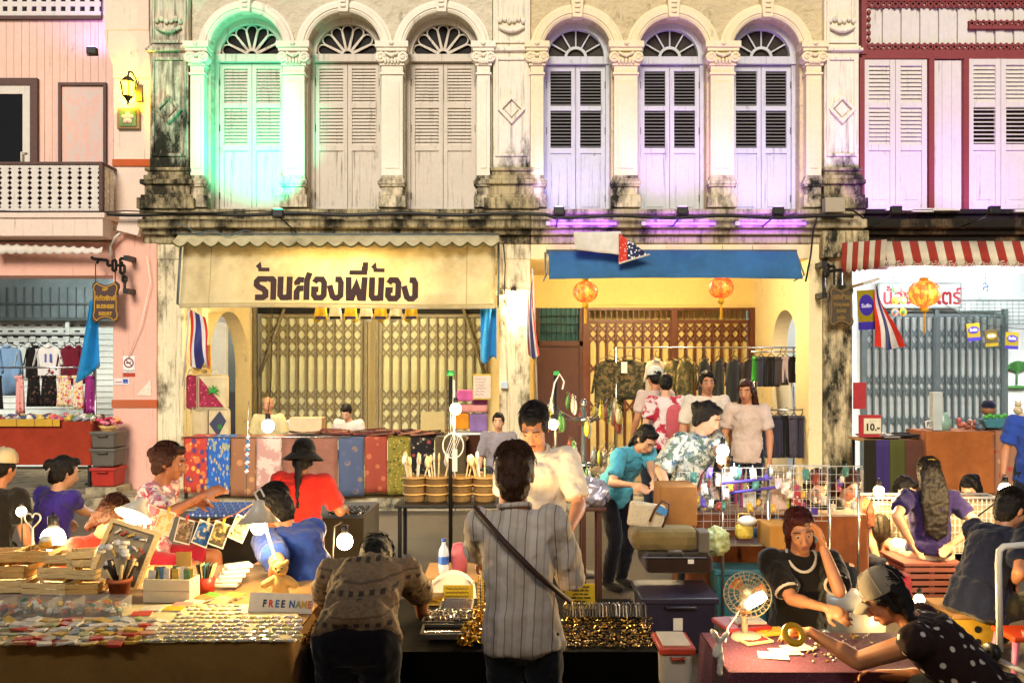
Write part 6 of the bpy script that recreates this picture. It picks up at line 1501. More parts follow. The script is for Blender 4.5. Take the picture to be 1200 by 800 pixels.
g = thing('plastic_chair', 'white plastic chair back showing behind the long stall', 'chair', (ax(344, 12.1), 12.15, .15)); c = V((ax(344, 12.1), 12.1, .15))
part('backrest', MB().sheet(lambda u, v: (c.x+(u-.5)*.42*(1-.25*max(0, v-.6)/.4), 12.32+.08*(2*u-1)**2*-1+.05*v, .62+.55*v-.06*(2*u-1)**2*(v > .9)), 12, 8, .015), M_WPLAST, g); part('seat', MB().bx(c.x-.21, c.x+.21, 11.95, 12.3, .57, .6), M_WPLAST, g, .01)
for a in (-1, 1):
    for e in (11.98, 12.27): part('leg', MB().cyl((c.x+a*.18, e, .58), (c.x+a*.22, e, .15), .022), M_WPLAST, g)
# quilt bags on the left column
def quilt(cx, zc, w, h, y, m_, label, corner=None):
    g = thing('quilt_bag', label, 'bag', (cx, y, zc-h/2))
    part('quilt', MB().cb((cx, y, zc), (w, .14, h)), m_, g, .05)
    m = MB(); m.tube([(cx-w/2, y-.075, zc-h/2), (cx-w/2, y-.075, zc+h/2), (cx+w/2, y-.075, zc+h/2), (cx+w/2, y-.075, zc-h/2)], .009, 5, close=True); m.tube([(cx-.07, y-.03, zc+h/2), (cx-.05, y-.03, zc+h/2+.07), (cx+.05, y-.03, zc+h/2+.07), (cx+.07, y-.03, zc+h/2)], .009, 5); part('piping', m, M_CANVASV, g)
    if corner: part('patch', MB().prism([(cx-w*.42, zc+h*.42), (cx-w*.42, zc-h*.42), (cx+w*.42, zc-h*.42)] if corner[1] else [(cx-w*.4, zc), (cx, zc-h*.4), (cx+w*.4, zc+h*.1), (cx+w*.1, zc+h*.42)], y-.088, y-.07), corner[0], g, .006)
    return g
Yq = 11.75
M_MAROON2 = printed('maroon_quilt', '8a2438', ['c0506a', '5a1a2a'], 18, .42); M_CREAMQ = cloth('cream_quilt', 'c8b48a', .12, .01)
quilt(ax(227, Yq), az(459, Yq), .20, .50, Yq, M_MAROON2, 'maroon quilt in a clear bag hung on the stained column')
g = quilt(ax(251, Yq), az(459, Yq), .42, .50, Yq-.02, M_CREAMQ, 'cream quilt bag with a maroon corner hung by the arch', (M_MAROON2, True))
m = MB()
for k in range(7): a = R(-30+k*40); m.tube([(ax(253, Yq), Yq-.12, az(458, Yq)), (ax(253, Yq)+.09*math.cos(a), Yq-.125, az(458, Yq)+.09*math.sin(a))], [.02, .006], 5)
part('leaf_motif', m, mat('leaf_motif_green', '2f8a2c', .6), g)
quilt(ax(236, Yq), az(496, Yq), .20, .46, Yq, M_CREAMQ, 'narrow cream quilt bag below the maroon one'); quilt(ax(258, Yq), az(496, Yq), .30, .44, Yq-.02, M_CREAMQ, 'cream quilt bag with a dark green patch', (printed('dark_green_patch', '3a3a4a', ['2f6a2c'], 8, .5), False))
solo('paper_bag', MB().bx(ax(227, 11.7), ax(248, 11.7), 11.66, 11.70, az(440, 11.7), az(404, 11.7)), mat('kraft_yellow', 'c49a4c', .8, .12, 8), 'yellow kraft sheet pinned below the Thai flag', 'paper')
m = MB(); Yn = 11.62; text_mb(m, 'SALE', ax(237, Yn), az(430, Yn), .07, Yn+.03, .8); text_mb(m, '150', ax(238, Yn), az(437, Yn), .07, Yn+.03, .8)
solo('handwritten_price', m, M_IRON, 'faint handwriting on the yellow kraft sheet', 'writing')
g = thing('garland', 'tall string of blue and white charms hanging before the rose cloth', 'garland', at(290, 560, 9.5))
part('string', MB().tube([at(291, 470, 9.5), at(288, 600, 9.5)], .004, 4), M_STEEL, g)
for i in range(9): c = at(290.5-i*.2, 512+i*5, 9.5); part('charm', MB().cb(c, (.035, .012, .04), Matrix.Rotation(R(45), 3, 'Y')), mat('charm_%d' % (i % 2), ['d8dcdc', '3a7aa0'][i % 2], .4), g)
g = bulb_thing(314, 499, 9.6, .06, 26, 'dazzling white bulb in front of the long cloth stall', [at(316, 470, 9.6), at(318, 440, 9.9), at(319, 362, 10.5)], (.85, .95, 1), M_BULBW)
# fabric bundles at the right end, sign with yellow border
Yp = 11.5
g = thing('fabric_stack', 'stack of folded violet, orange and pink fabric in a clear case', 'fabric', at(555, 505, Yp))
cols = [cloth('fab_pink', 'c0588a', .2, .02), cloth('fab_plum', '6a2a4a', .2, .02), cloth('fab_rose', 'd08a80', .2, .02), cloth('fab_orange', 'd88a24', .2, .02), cloth('fab_violet', '8a6a9a', .2, .02)]
for px0, px1, py0, py1, k in ((535, 560, 457, 470, 0), (553, 571, 466, 475, 1), (538, 571, 474, 483, 2), (530, 550, 484, 503, 3), (550, 571, 485, 506, 4)): part('folded_fabric', MB().bx(ax(px0, Yp), ax(px1, Yp), Yp, Yp+.25, az(py1, Yp), az(py0, Yp)), cols[k], g, .03)
part('tray', MB().bx(ax(528, Yp), ax(572, Yp), Yp-.03, Yp+.3, az(509, Yp), az(506.5, Yp)), M_WPLAST, g)
table(ax(528, Yp), ax(576, Yp), Yp-.02, Yp+.4, az(510, Yp), 'brown cabinet carrying the fabric stack', M_DOORB, M_DOORB, .13)
drape(ax(528, Yp), ax(576, Yp), Yp-.02, Yp+.38, az(510, Yp), .25, cloth('dark_brown_drape', '4a2a1a', .2), 'dark brown drape below the fabric stack', .01, 9, 5)
g = thing('paper_sign', 'handwritten paper with a yellow border on the green gate', 'sign', at(565, 467, 11.4)); part('border', MB().bx(ax(554, 11.4), ax(576, 11.4), 11.4, 11.41, az(468, 11.4), az(438, 11.4)), mat('yellow_border', 'c8a424', .6), g)
part('paper', MB().bx(ax(555, 11.4), ax(575, 11.4), 11.39, 11.4, az(466.5, 11.4), az(440, 11.4)), mat('pale_paper', 'd6c0a8', .8), g); m = MB()
for i in range(6): m.tube([(ax(557, 11.4)+.02*q, 11.388, az(444+i*3.6, 11.4)+.012*math.sin(q*2.1+i)) for q in range(int(9-i % 3))], .003, 4)
part('writing', m, mat('rose_ink', '9a5a5a', .7), g)
# ------------------------------------------------------------------ basket table in the street
Yk = 8.3; zk = az(587, Yk)
table(ax(466, Yk), ax(602, Yk), Yk-.25, Yk+.25, zk, 'low black metal table of utensil baskets', M_BLKMET, M_BLKMET)
M_WICK = bands('wicker', [(0, '8a6a3e'), (.5, '5e4424'), (.62, '9a7a4a')], 2, 42, noise=.01)
def basket(px, label, n=8):
    c = V((ax(px, Yk), Yk, zk)); g = thing('wicker_basket', label, 'basket', c, 'wicker baskets of wooden utensils')
    part('wicker', MB().lathe([(.001, .005), (.10, 0), (.105, .02), (.118, .24), (.126, .25), (.118, .26), (.108, .24), (.095, .02), (.001, .02)], c, 18), M_WICK, g)
    for z in (.08, .17, .245): part('rim', MB().tube([c+V(((.105+.013*z/.24+.004)*math.cos(a), (.105+.013*z/.24+.004)*math.sin(a), z)) for a in [2*math.pi*i/18 for i in range(18)]], .007, 5, close=True), M_PINE, g)
    for i in range(n):
        a = rnd.random()*6.28; b = c+V((.06*math.cos(a), .06*math.sin(a), .1)); t = c+V((.13*math.cos(a), .10*math.sin(a), .34+.08*rnd.random())); d = (t-b).normalized()
        m = MB(); m.tube([b, t], .008, 5); m.ell(t+d*.04, (.032, .012, .05), 9, 6, Matrix.Rotation(a, 3, 'Z')); u = thing('wooden_utensil', 'wooden spoon or spatula standing in the %s' % label.split(',')[0], 'utensil', b, 'wooden utensils in the baskets'); part('spoon', m, M_PINE2 if i % 3 else M_WPLAST, u)
basket(486, 'leftmost wicker basket on the black table, beside a white spoon'); basket(512, 'second wicker basket on the black table, left of the pole'); basket(540, 'third wicker basket on the black table, right of the pole'); basket(568, 'rightmost wicker basket on the black table, partly behind the striped shirt')
g = thing('lamp_pole', 'black pole with a green tape top and a glowing bulb by the baskets', 'lamp pole', at(528, 640, 8.0))
part('pole', MB().tube([(ax(528, 8.0), 8.0, 0), (ax(528, 8.0), 8.0, az(440, 8.0))], .02, 8), M_BLKMET, g); c = at(528, 440, 8.0); part('tape', MB().cyl(c, c+V((0, 0, .05)), .04), mat('green_tape', '2f9a4a', .5), g)
part('tube', MB().cyl(at(532, 445, 7.97), at(532, 552, 7.97), .012), M_WPLAST, g); c = at(534, 479, 7.93); bulb_on(g, c, 12, WARM, .045)
g = thing('wire_hoop', 'white wire hoop fan hung on the black lamp pole', 'hoop', at(530, 540, 7.9)); c = at(531, 522, 7.9); m = MB(); m.tube([c+V((.10*math.cos(a), 0, .12*math.sin(a))) for a in [2*math.pi*i/24 for i in range(24)]], .007, 5, close=True)
for k in range(5): m.tube([c+V((-.08+.02*k, -.004, -.1)), c+V((.0+.02*k, -.004, .11))], .003, 4)
part('wire', m, M_WPLAST, g)
solo('white_card', MB().bx(ax(530, 7.88), ax(536, 7.88), 7.87, 7.875, az(552, 7.88), az(526, 7.88)), M_WPLAST, 'narrow white card tied to the black lamp pole', 'card')
# key ring trees
def ring_tree(px, pybase, pytop, d, tiers, label, n=16):
    g = thing('keyring_tree', label, 'display stand', (ax(px, d), d, 0)); x, y = ax(px, d), d; zt_ = az(pytop, d)
    part('pole', MB().tube([(x, y, 0), (x, y, zt_)], .022, 8), M_GATED, g); part('base', MB().lathe([(.001, .03), (.2, .02), (.22, 0)], (x, y, 0), 16), M_BLKMET, g)
    part('finial', MB().ell((x, y, zt_+.04), (.035, .035, .05), 8, 6), M_STEEL, g)
    m0 = None
    for zz, rr_ in tiers:
        z = az(zz, d); m = MB(); m.lathe([(.02, -.03), (.09, -.02), (.11, .02), (.02, .03)], (x, y, z), 14)
        for i in range(n): a = 2*math.pi*i/n; m.tube([(x+.1*math.cos(a), y+.1*math.sin(a), z), (x+rr_*math.cos(a), y+rr_*math.sin(a), z+.05+.05*(i % 3)), (x+rr_*1.08*math.cos(a), y+rr_*1.08*math.sin(a), z+.09+.05*(i % 3))], .005, 4)
        part('hook_ring', m, M_STEEL, g)
        for i in range(n):
            a = 2*math.pi*i/n; p = V((x+rr_*math.cos(a), y+rr_*math.sin(a), z-.10+.05*(i % 3)))
            for j in range(2):
                q = p+V((.02*j, .02*j, -.015*j+.11*(i % 2)))
                if m0 is None:
                    m = MB(); m.tube([q+V((.016*math.cos(t), 0, .13+.016*math.sin(t))) for t in [2*math.pi*k/8 for k in range(8)]], .003, 4, close=True); m.ell(q+V((0, 0, .04)), (.030, .018, .075), 7, 5); m0 = solo('key_ring', m, mat('key_ring_charm', 'ffffff', .35, .2, 20, metal=.3, pal=['c8b890', '8a7a5a', 'b8a03a', '5a8a4a', 'a04a3a', 'd8d0c0', '6a5a4a']), 'small key ring charm hanging on one of the fork trees', 'key ring', 'key rings on the display trees', org=q)
                else: same(m0, q, None, (0, 0, rnd.random()*6))
ring_tree(684, 640, 478, 7.7, ((492, .33), (545, .30), (574, .26)), 'dark three tiered key ring tree left of the turquoise polo')
g = thing('lamp_pole', 'thin dark pole with a green clip and a glowing bulb above the white polo', 'lamp pole', (ax(651, 7.2), 7.2, 0)); part('pole', MB().tube([(ax(651, 7.2), 7.2, 0), (ax(651, 7.2), 7.2, az(440, 7.2))], .014, 8), M_BLKMET, g)
c = at(652, 437, 7.2); part('clip', MB().cb(c, (.05, .03, .035)), mat('green_clip', '2f9a4a', .5), g, .006); c = at(648, 497, 7.12); bulb_on(g, c, 9, WARM, .036); part('cord', MB().tube([c+V((0, 0, .1)), at(646, 470, 7.13), at(650, 448, 7.15), at(656, 438, 7.15), at(661, 447, 7.15), at(659, 456, 7.15)], .008, 5), M_WPLAST, g)
g = thing('silver_bag', 'crumpled silver plastic wrap on a brown stool', 'bag', at(692, 590, 6.6)); m = MB(); m.ell(at(692, 578, 6.6), (.16, .12, .13), 20, 12); me = blob('wrap', m, mat('silver_wrap', 'b4aeb8', .22, .2, 20, metal=.5), g, .016, 0, .1, .06, .03); me.location = -WL[g.name]
table(ax(676, 6.6), ax(709, 6.6), 6.5, 6.8, az(592, 6.6), 'brown wooden stool under the silver wrap', M_DOORB, M_DOORB)
# ------------------------------------------------------------------ camouflage clothes and skirts of the yellow shop
def camo(name, cs):
    return printed(name, cs[0], cs[1:], 9, .52, 'noise')
M_CAMO = camo('camouflage_dark', ['2c2a18', '4a4428', '1a1810', '5a4a2c']); M_CAMO2 = camo('camouflage_light', ['6a5a34', '8a7444', '3a3420', '4a4a2a'])
Yc = 13.2; zc_ = az(407, Yc); rack(ax(722, Yc), ax(930, Yc), Yc, zc_, 'long steel clothes rail with camouflage jackets before the brown gate'); z_ = az(420, Yc)
rr = [(714, M_CAMO, .5, .95, 'dark camouflage jacket at the left end of the steel rail', 20), (736, M_CAMO, .62, .66, 'large dark camouflage jacket with a white price tag', 0), (768, cloth('pale_top', 'b0a48c', .15), .4, .6, 'pale top half hidden by the white cap', 30), (790, M_CAMO2, .42, .85, 'sandy camouflage jacket, left one', 30), (803, M_CAMO2, .42, .9, 'sandy camouflage jacket, right one', 40), (825, cloth('grey_black_jacket', '26241e', .2), .4, .7, 'grey black jacket left of the middle of the rail', 50), (842, cloth('olive_black_jacket', '2e2a1a', .2), .4, .75, 'olive black jacket behind the white t-shirt man', 50), (860, cloth('charcoal_jacket', '32302c', .2), .42, .7, 'charcoal jacket behind the woman with loose hair', 40), (878, cloth('brown_black_jacket', '2a1c12', .2), .42, .75, 'brown black jacket toward the right of the rail', 40)]
for px, m_, w_, h_, lb, ro in rr: garment(ax(px, Yc), z_, w_, h_, Yc, m_, lb, 'shirt', 'jackets on the steel rail', ro, seed=px, cat='jacket')
solo('price_tag', MB().bx(ax(728, 13.0), ax(735, 13.0), 13.0, 13.005, az(437, 13.0), az(424, 13.0)), mat('white_tag', 'd0c0b0', .7, .2, 60), 'white price tag on the large camouflage jacket', 'tag')
Yr = 12.7; rack(ax(884, Yr), ax(940, Yr), Yr, az(412, Yr), 'short steel rail of dark and pale skirts beside the arch'); z_ = az(418, Yr)
for px, m_, w_, h_, lb, ro in ((884, cloth('green_skirt', '3a8a2c', .15), .2, .38, 'bright green skirt on the short rail', 50), (892, cloth('slate_skirt', '3c3a44', .2), .3, .46, 'slate grey skirt on the short rail', 40), (903, M_BLKSH, .34, .46, 'black skirt at the middle of the short rail', 30), (914, cloth('greyish_skirt', '3f3838', .2), .3, .44, 'dark greyish skirt beside the pink one', 25), (920, cloth('pale_pink_skirt', 'b09a92', .15), .26, .40, 'pale pink skirt on the short rail', 20), (936, M_BLKSH, .44, .40, 'wide black skirt with a white tag', 5), (949, cloth('white_skirt', 'b8b0a8', .12), .2, .44, 'white skirt at the right end of the short rail', -20)):
    garment(ax(px, Yr), z_, w_, h_, Yr-.01*(px % 4), m_, lb, 'skirt', 'skirts on the short steel rail', ro, seed=px, cat='skirt')
solo('price_tag', MB().bx(ax(932, 12.55), ax(937, 12.55), 12.55, 12.555, az(438, 12.55), az(424, 12.55)), mat('white_tag', 'd0c0b0', .7, .2, 60), 'white price tag on the wide black skirt', 'tag')
Yr = 12.2; rack(ax(896, Yr), ax(962, Yr), Yr, az(480, Yr), 'low rail of dark trousers at the foot of the arch'); z_ = az(487, Yr)
for i, px in enumerate((896, 903, 911, 920, 930, 940, 951)): garment(ax(px, Yr), z_, .24, .62, Yr-.012*(i % 3), [M_BLKSH, cloth('slate_trs', '33303c', .2), cloth('grey_trs', '4c4652', .2)][(i*2) % 3], ['black trousers first on the low rail', 'grey violet trousers second on the low rail', 'slate trousers third on the low rail', 'black trousers at the middle of the low rail', 'grey violet trousers right of the middle of the low rail', 'slate trousers last but one on the low rail', 'black trousers at the right end of the low rail'][i], 'trousers', 'trousers on the low rail', rnd.uniform(10, 45), seed=i, cat='trousers')
solo('white_cloth', MB().sheet(lambda u, v: (4.38+.02*math.sin(v*6), 12.75+.8*u, .9+1.0*v), 6, 6, .01), M_INGREY, 'pale sheet hung across the lower part of the right arch', 'cloth')
# ------------------------------------------------------------------ stalls of the boarded house
Yd = 11.0
table(ax(1012, Yd), ax(1070, Yd), Yd, 11.5, az(515, Yd)+.0, 'stall table with dark cloths and a price sign at the black column', M_CARD, zf=.0)
zz = az(515, Yd)
M_PURC, M_GRNC = printed('purple_batik', '3a2a5a', ['5a3a6a'], 7, .4), printed('olive_green_batik', '4a4a1e', ['6a5a2a'], 7, .4)
for a, e, m_, lb in ((1012, 1026, cloth('black_olive', '2a2414', .2), 'black olive cloth hanging at the stained column'), (1026, 1042, M_PURC, 'purple batik cloth hanging on the right stall'), (1042, 1060, M_GRNC, 'olive green batik cloth hanging on the right stall'), (1060, 1082, cloth('dusty_brown', '5e3a2c', .2), 'dusty brown cloth beside the olive batik')):
    x0, x1 = ax(a, Yd), ax(e, Yd); solo('hanging_cloth', MB().sheet(lambda u, v: (x0+(x1-x0)*u, Yd-.01-.02*math.sin(u*7)*v, zz-(zz-.12)*v), 8, 8, .003), m_, lb, 'cloth', 'cloths hung along the right stall')
g = thing('price_sign', 'red price sign reading 10.- on the right stall', 'sign', at(1022, 515, 11.05)); x0, x1 = ax(1007.5, 11.05), ax(1033, 11.05); part('red_board', MB().bx(x0, x1, 11.05, 11.09, az(512, 11.05), az(486, 11.05)), mat('red_board', 'a52a2c', .5), g)
part('paper', MB().bx(ax(1012, 11.05), ax(1032, 11.05), 11.04, 11.05, az(508, 11.05), az(490, 11.05)), mat('price_paper', 'd8cca8', .8), g); m = MB(); text_mb(m, '10.-', ax(1022, 11.05), az(504, 11.05), .13, 11.036, 1, .004); part('price', m, M_IRON, g)
solo('red_poster', MB().bx(ax(1001, 11.6), ax(1015, 11.6), 11.6, 11.64, az(479, 11.6), az(448, 11.6)), mat('red_board', 'a52a2c', .5), 'plain red panel hung on the black stained column', 'panel')
k0 = None
for i in range(24):
    p = (ax(1018+rnd.random()*50, 11.2), 11.05+rnd.random()*.4, zz+.01+.012*(i % 4))
    if k0 is None: k0 = solo('folded_cloth', MB().cb(p, (.22, .14, .02)), mat('folded', 'ffffff', .9, .2, 30, pal=['2a2420', 'c8c0b4', '4a4038', '8a8078', '1c1816']), 'folded dark or white cloth on the right stall', 'cloth', 'folded cloths on the right stall', .005)
    else: same(k0, p, None, (0, 0, rnd.uniform(-.4, .4)))
Ye = 10.9; ze = az(505, Ye)
table(ax(1086, Ye), ax(1250, Ye), Ye, 11.5, ze-.02, 'long orange covered table of the boarded house', M_CARD)
drape(ax(1086, Ye), ax(1164, Ye), Ye, 11.45, ze-.01, .25, cloth('orange_brown_cloth', 'a8602c', .2, .01), 'orange brown cloth over the table before the grey gate', .012, 8, 8)
drape(ax(1166, Ye), ax(1250, Ye), Ye-.03, 11.45, ze+.0, .2, printed('rose_brown_floral', '9a6a4c', ['a8443a', 'b88a64'], 6, .4), 'rose brown flowered cloth at the right edge', .012, 8, 9)
g = thing('jar', 'clear pitcher with a white handle on the orange table', 'jar', at(1098, 500, 11)); c = V((ax(1103, 11), 11.1, ze)); part('body', MB().bx(ax(1094, 11), ax(1105, 11), 11.0, 11.12, ze, az(459, 11)), mat('clear_plastic', 'c4c8c0', .2, .1, 6, alpha=.75), g, .01); part('lower_jug', MB().lathe([(.001, 0), (.11, 0), (.12, .12), (.08, .2), (.07, .24), (.06, .24), (.07, .2), (.10, .12), (.09, .02)], c+V((.06, 0, 0)), 16), mat('green_clear_plastic', '8fae98', .25, .15, 8, alpha=.8), g)
part('handle', MB().tube([c+V((-.1, -.05, .13)), c+V((-.18, -.05, .12)), c+V((-.18, -.05, .04)), c+V((-.1, -.05, .03))], .012, 6), M_WPLAST, g)
g = thing('toy_boat', 'toy boat with a dark capped figure on the orange table', 'toy', at(1172, 488, 11)); c = V((ax(1170, 11), 11.1, ze)); part('hull', MB().prism([(c.x-.16, c.z+.03), (c.x+.14, c.z+.03), (c.x+.21, c.z+.17), (c.x-.2, c.z+.15)], 11.0, 11.2), M_TEAL, g, .02)
part('head', MB().ell(c+V((-.08, 0, .27)), (.09, .08, .075), 12, 8), mat('toy_brown', '8a5a3c', .5), g); part('hat', MB().lathe([(.1, .0), (.09, .05), (.05, .09), (.001, .1)], c+V((-.08, 0, .31)), 14), M_NAVY, g); m = MB()
for k in range(6): m.ell(c+V((-.14+.05*k, -.06, .18+.02*(k % 2))), (.04, .03, .03), 8, 5)
part('leaf_cargo', m, mat('toy_green', '4a9a3a', .5, .3, 20), g)
k0 = None
for i in range(60):
    p = (ax(1130+rnd.random()*100, 11.1), 10.95+rnd.random()*.45, ze+.005)
    if k0 is None: m = MB(); m.ell(V(p)+V((0, 0, .03)), (.045, .035, .03), 8, 5); m.ell(V(p)+V((.02, 0, .07)), (.025, .025, .03), 7, 5); k0 = solo('figurine', m, mat('figurine', 'ffffff', .4, .3, 30, pal=['c8c4bc', '8a4a34', '5a6a7a', 'd0a070', '7a7a70', 'b05a4a', 'e0dcd0']), 'small figurine among the goods on the orange table', 'figurine', 'figurines on the orange table', org=p)
    else: same(k0, p, None, (0, 0, rnd.random()*6), None, rnd.uniform(.7, 1.5))
for px, py, lb in ((1193, 478, 'upper'), (1196, 492, 'lower')): c = at(px, py, 11); g = thing('ornament', 'cream animal ornament at the right edge, the %s one' % lb, 'ornament', c-V((0, 0, .08))); m = MB(); m.ell(c-V((0, 0, .03)), (.06, .05, .06), 10, 7); m.ell(c+V((0, 0, .05)), (.045, .04, .04), 10, 7); m.ell(c+V((-.03, 0, .09)), .014, 6, 4); m.ell(c+V((.03, 0, .09)), .014, 6, 4); part('figure', m, mat('cream_ceramic', 'c8b48c', .4, .3, 30), g)
# ------------------------------------------------------------------ the burlap table, front left
ZL = .79; MK = 10
M_BURL = cloth('burlap', '94703a', .22, .004, weave=900)
table(-3.3, -.98, 3.55, 4.75, ZL-.02, 'long front table covered with brown burlap', M_PINE)
drape(-3.4, -.945, 3.46, 4.80, ZL-.012, .06, M_BURL, 'brown burlap cloth draped over the long front table', .012, 13, 4)
for i, px in enumerate((92, 232)): pass
ZT = ZL-.003
def plank_crate(c, w, d, h, m_, label, rot=0, n=2, tilt=0, fill=None):
    """Small wooden crate: floor, slats on four sides, corner posts."""
    X = Matrix.Translation(V(c)) @ Matrix.Rotation(R(rot), 4, 'Z') @ Matrix.Rotation(R(tilt), 4, 'X'); g = thing('wooden_crate', label, 'crate', c, 'wooden crates piled on the burlap table')
    m = MB(); m.x = X; m.bx(-w/2+.004, w/2-.004, -d/2+.004, d/2-.004, 0, .008); part('floor', m, m_, g)
    sl = (h/n)*.8
    for i in range(n):
        z = h*(i+.1)/n
        for y in (-d/2, d/2-.008): m = MB(); m.x = X; m.bx(-w/2, w/2, y, y+.008, z, z+sl); part('slat', m, m_, g)
        for x in (-w/2-.001, w/2-.007): m = MB(); m.x = X; m.bx(x, x+.008, -d/2+.009, d/2-.009, z, z+sl); part('slat', m, m_, g)
    for x in (-w/2+.008, w/2-.02):
        for y in (-d/2+.009, d/2-.021): m = MB(); m.x = X; m.bx(x, x+.012, y, y+.012, .008, h*.97); part('corner_post', m, m_, g)
    if fill: m = MB(); m.x = X; m.bx(-w/2+.02, w/2-.02, -d/2+.02, d/2-.02, .009, h*.75); part('filling', m, fill, g)
    return g
def on(px, py, z=ZT): return ontop(px, py, z)
CR = [(10, 690, 0, .22, .16, .065, 'wide pale crate at the far left, bottom of the pile', 4), (62, 692, 0, .24, .15, .06, 'long low crate at the bottom middle of the pile', -6), (98, 692, 0, .20, .15, .055, 'low crate at the bottom right of the pile', 5), (20, 687, .067, .20, .15, .06, 'slatted crate resting on the far left crate', -9), (70, 688, .063, .17, .13, .06, 'middle crate of the pile, second layer', 8), (102, 688, .058, .16, .13, .05, 'small crate on the bottom right one', -4), (8, 683, .13, .26, .17, .045, 'flat box on the upper left of the pile', 3), (46, 683, .13, .20, .16, .06, 'crate under the candle jar', -3), (80, 684, .126, .18, .13, .045, 'shallow crate near the top of the pile', 10)]
for px, py, dz, w_, d_, h_, lb, ro in CR: plank_crate(on(px, py)+V((0, 0, dz)), w_, d_, h_, M_PINE if ro % 2 else M_PINE2, lb, ro)
plank_crate(on(97, 686)+V((0, 0, .11)), .13, .11, .085, M_PINE2, 'tilted open crate of yellow filling at the top right of the pile', 14, 2, 0, mat('yellow_shavings', 'd8a030', .8, .3, 60))
m = MB(); c = on(97, 686)+V((0, -.062, .125)); m.tube([c+V((-.03, 0, .03)), c+V((-.028, -.012, 0)), c+V((.028, -.012, 0)), c+V((.03, 0, .03))], .004, 5); solo('rope_handle', m, M_CANVASV, 'rope loop hanging on the tilted open crate', 'rope')
g = thing('candle_jar', 'white topped jar on the crate left of the heart stand', 'jar', on(54, 683)+V((0, 0, .195))); c = WL[g.name]; part('jar', MB().lathe([(.001, 0), (.032, 0), (.034, .03), (.03, .035)], c, 14), mat('amber_jar', 'c89a3c', .3), g); part('lid', MB().lathe([(.03, .035), (.027, .055), (.001, .06)], c, 14), M_WPLAST, g)
g = thing('heart_stand', 'pale wire stand with a heart loop by the crates', 'stand', on(38, 672)); c = WL[g.name]; m = MB(); m.tube([c, c+V((0, 0, .26))], .006, 6); m.tube([c+V((.045*16*math.sin(t)**3/16, 0, .30+.0032*(13*math.cos(t)-5*math.cos(2*t)-2*math.cos(3*t)-math.cos(4*t)))) for t in [2*math.pi*i/28 for i in range(28)]], .005, 5, close=True); part('wire', m, M_WPLAST, g); part('base', MB().lathe([(.001, .008), (.04, .006), (.042, 0)], c, 14), M_PINE2, g)
bulb_thing(62, 631, 4.75, .055, 7, 'round white hot bulb above the wooden crates', [at(66, 610, 4.8), at(80, 640, 4.9), at(82, 668, 4.9)])
bulb_thing(25, 599, 5.1, .024, 3, 'small bulb on a clear stem before the violet top', [at(25, 590, 5.15), at(26, 640, 5.15), at(26, 665, 5.15)])
# frame with paper fish
g = thing('fish_frame', 'tilted white wood frame with little paper fish inside', 'frame', on(135, 682)); c = at(145, 650, 4.3); X = Matrix.Translation(c) @ Matrix.Rotation(R(17), 4, 'Y') @ Matrix.Rotation(R(-14), 4, 'X'); W_, H_ = .25, .30
sh_ = Matrix(((1, 0, .22, 0), (0, 1, 0, 0), (0, 0, 1, 0), (0, 0, 0, 1)))
m = MB(); m.x = X; m.bx(-W_/2, W_/2, .01, .014, -H_/2, H_/2); part('backing', m, mat('frame_grey', '8f826a', .7, .25, 12), g)
m = MB(); m.x = X; m.ribbon([(-W_/2, -H_/2), (W_/2, -H_/2), (W_/2, H_/2), (-W_/2, H_/2)], .02, -.008, .03, True); part('frame', m, M_PINE2, g); k0 = None
for i in range(14):
    m = MB(); m.x = X @ Matrix.Translation(V((-.08+.035*(i % 5)+.012*(i//5), -.004, .10-.05*(i//5)))) @ Matrix.Rotation(R(-50+i*9), 4, 'Y'); m.ell((0, 0, 0), (.016, .005, .007), 8, 5); m.prism([(.012, 0), (.026, .009), (.026, -.009)], -.002, .002); part('paper_fish', m, mat('fish_%d' % (i % 4), ['d8cfc0', 'b04a3a', 'c8a04a', '5a6a8a'][i % 4], .6, .2, 40), g)
g = thing('terracotta_pot', 'terracotta pot stuffed with dark sticks and white petals', 'pot', on(140, 697)); c = WL[g.name]; part('pot', MB().lathe([(.001, 0), (.042, 0), (.056, .07), (.062, .07), (.062, .088), (.05, .088), (.046, .06), (.001, .05)], c, 18), mat('terracotta', 'a85c38', .8, .2, 10), g)
for i in range(16):
    a = rnd.random()*6.28; b = c+V((.02*math.cos(a), .02*math.sin(a), .05)); t_ = c+V((.085*math.cos(a), .06*math.sin(a), .12+.07*rnd.random())); part('stick', MB().tube([b, t_], .0085, 6), [mat('dark_stick', '2c1c12', .6), M_PINE2][i % 2], g)
for i in range(12): a = rnd.random()*6.28; p = c+V((-.03+.06*math.cos(a), .04*math.sin(a), .16+.12*rnd.random())); m = MB(); m.ell(p, (.024, .018, .012), 8, 5, Matrix.Rotation(a, 3, 'X')); part('petal', m, M_WPLAST, g)
# clear compartment box
M_CLEAR = glass('clear_plastic_sheet', (.9, .92, .9), .08, .10)
p0, p1 = on(-30, 724), on(150, 716); zb_ = ZT+.001
g = thing('compartment_box', 'long clear plastic box of small wares along the middle of the table', 'box', (p0+p1)/2); x0, x1, y0 = p0.x, p1.x, 3.78; y1 = y0+.13
for k, (a, e, c_, d_) in enumerate(((x0, x1, y0, y0+.004), (x0, x1, y1, y1+.004))): part('side', MB().bx(a, e, c_, d_, zb_, zb_+.07), M_CLEAR, g)
for i in range(7): x_ = x0+(x1-x0)*i/6; part('divider', MB().bx(x_-.002, x_+.002, y0+.004, y1, zb_, zb_+.07), M_CLEAR, g)
M_WARE = mat('small_ware', 'ffffff', .5, .2, 30, pal=['d8d2c0', 'b04a34', 'c8a83c', '4a7a5a', 'e0dcd0', 'd07a3c', '8a8a7a'])
k0 = None
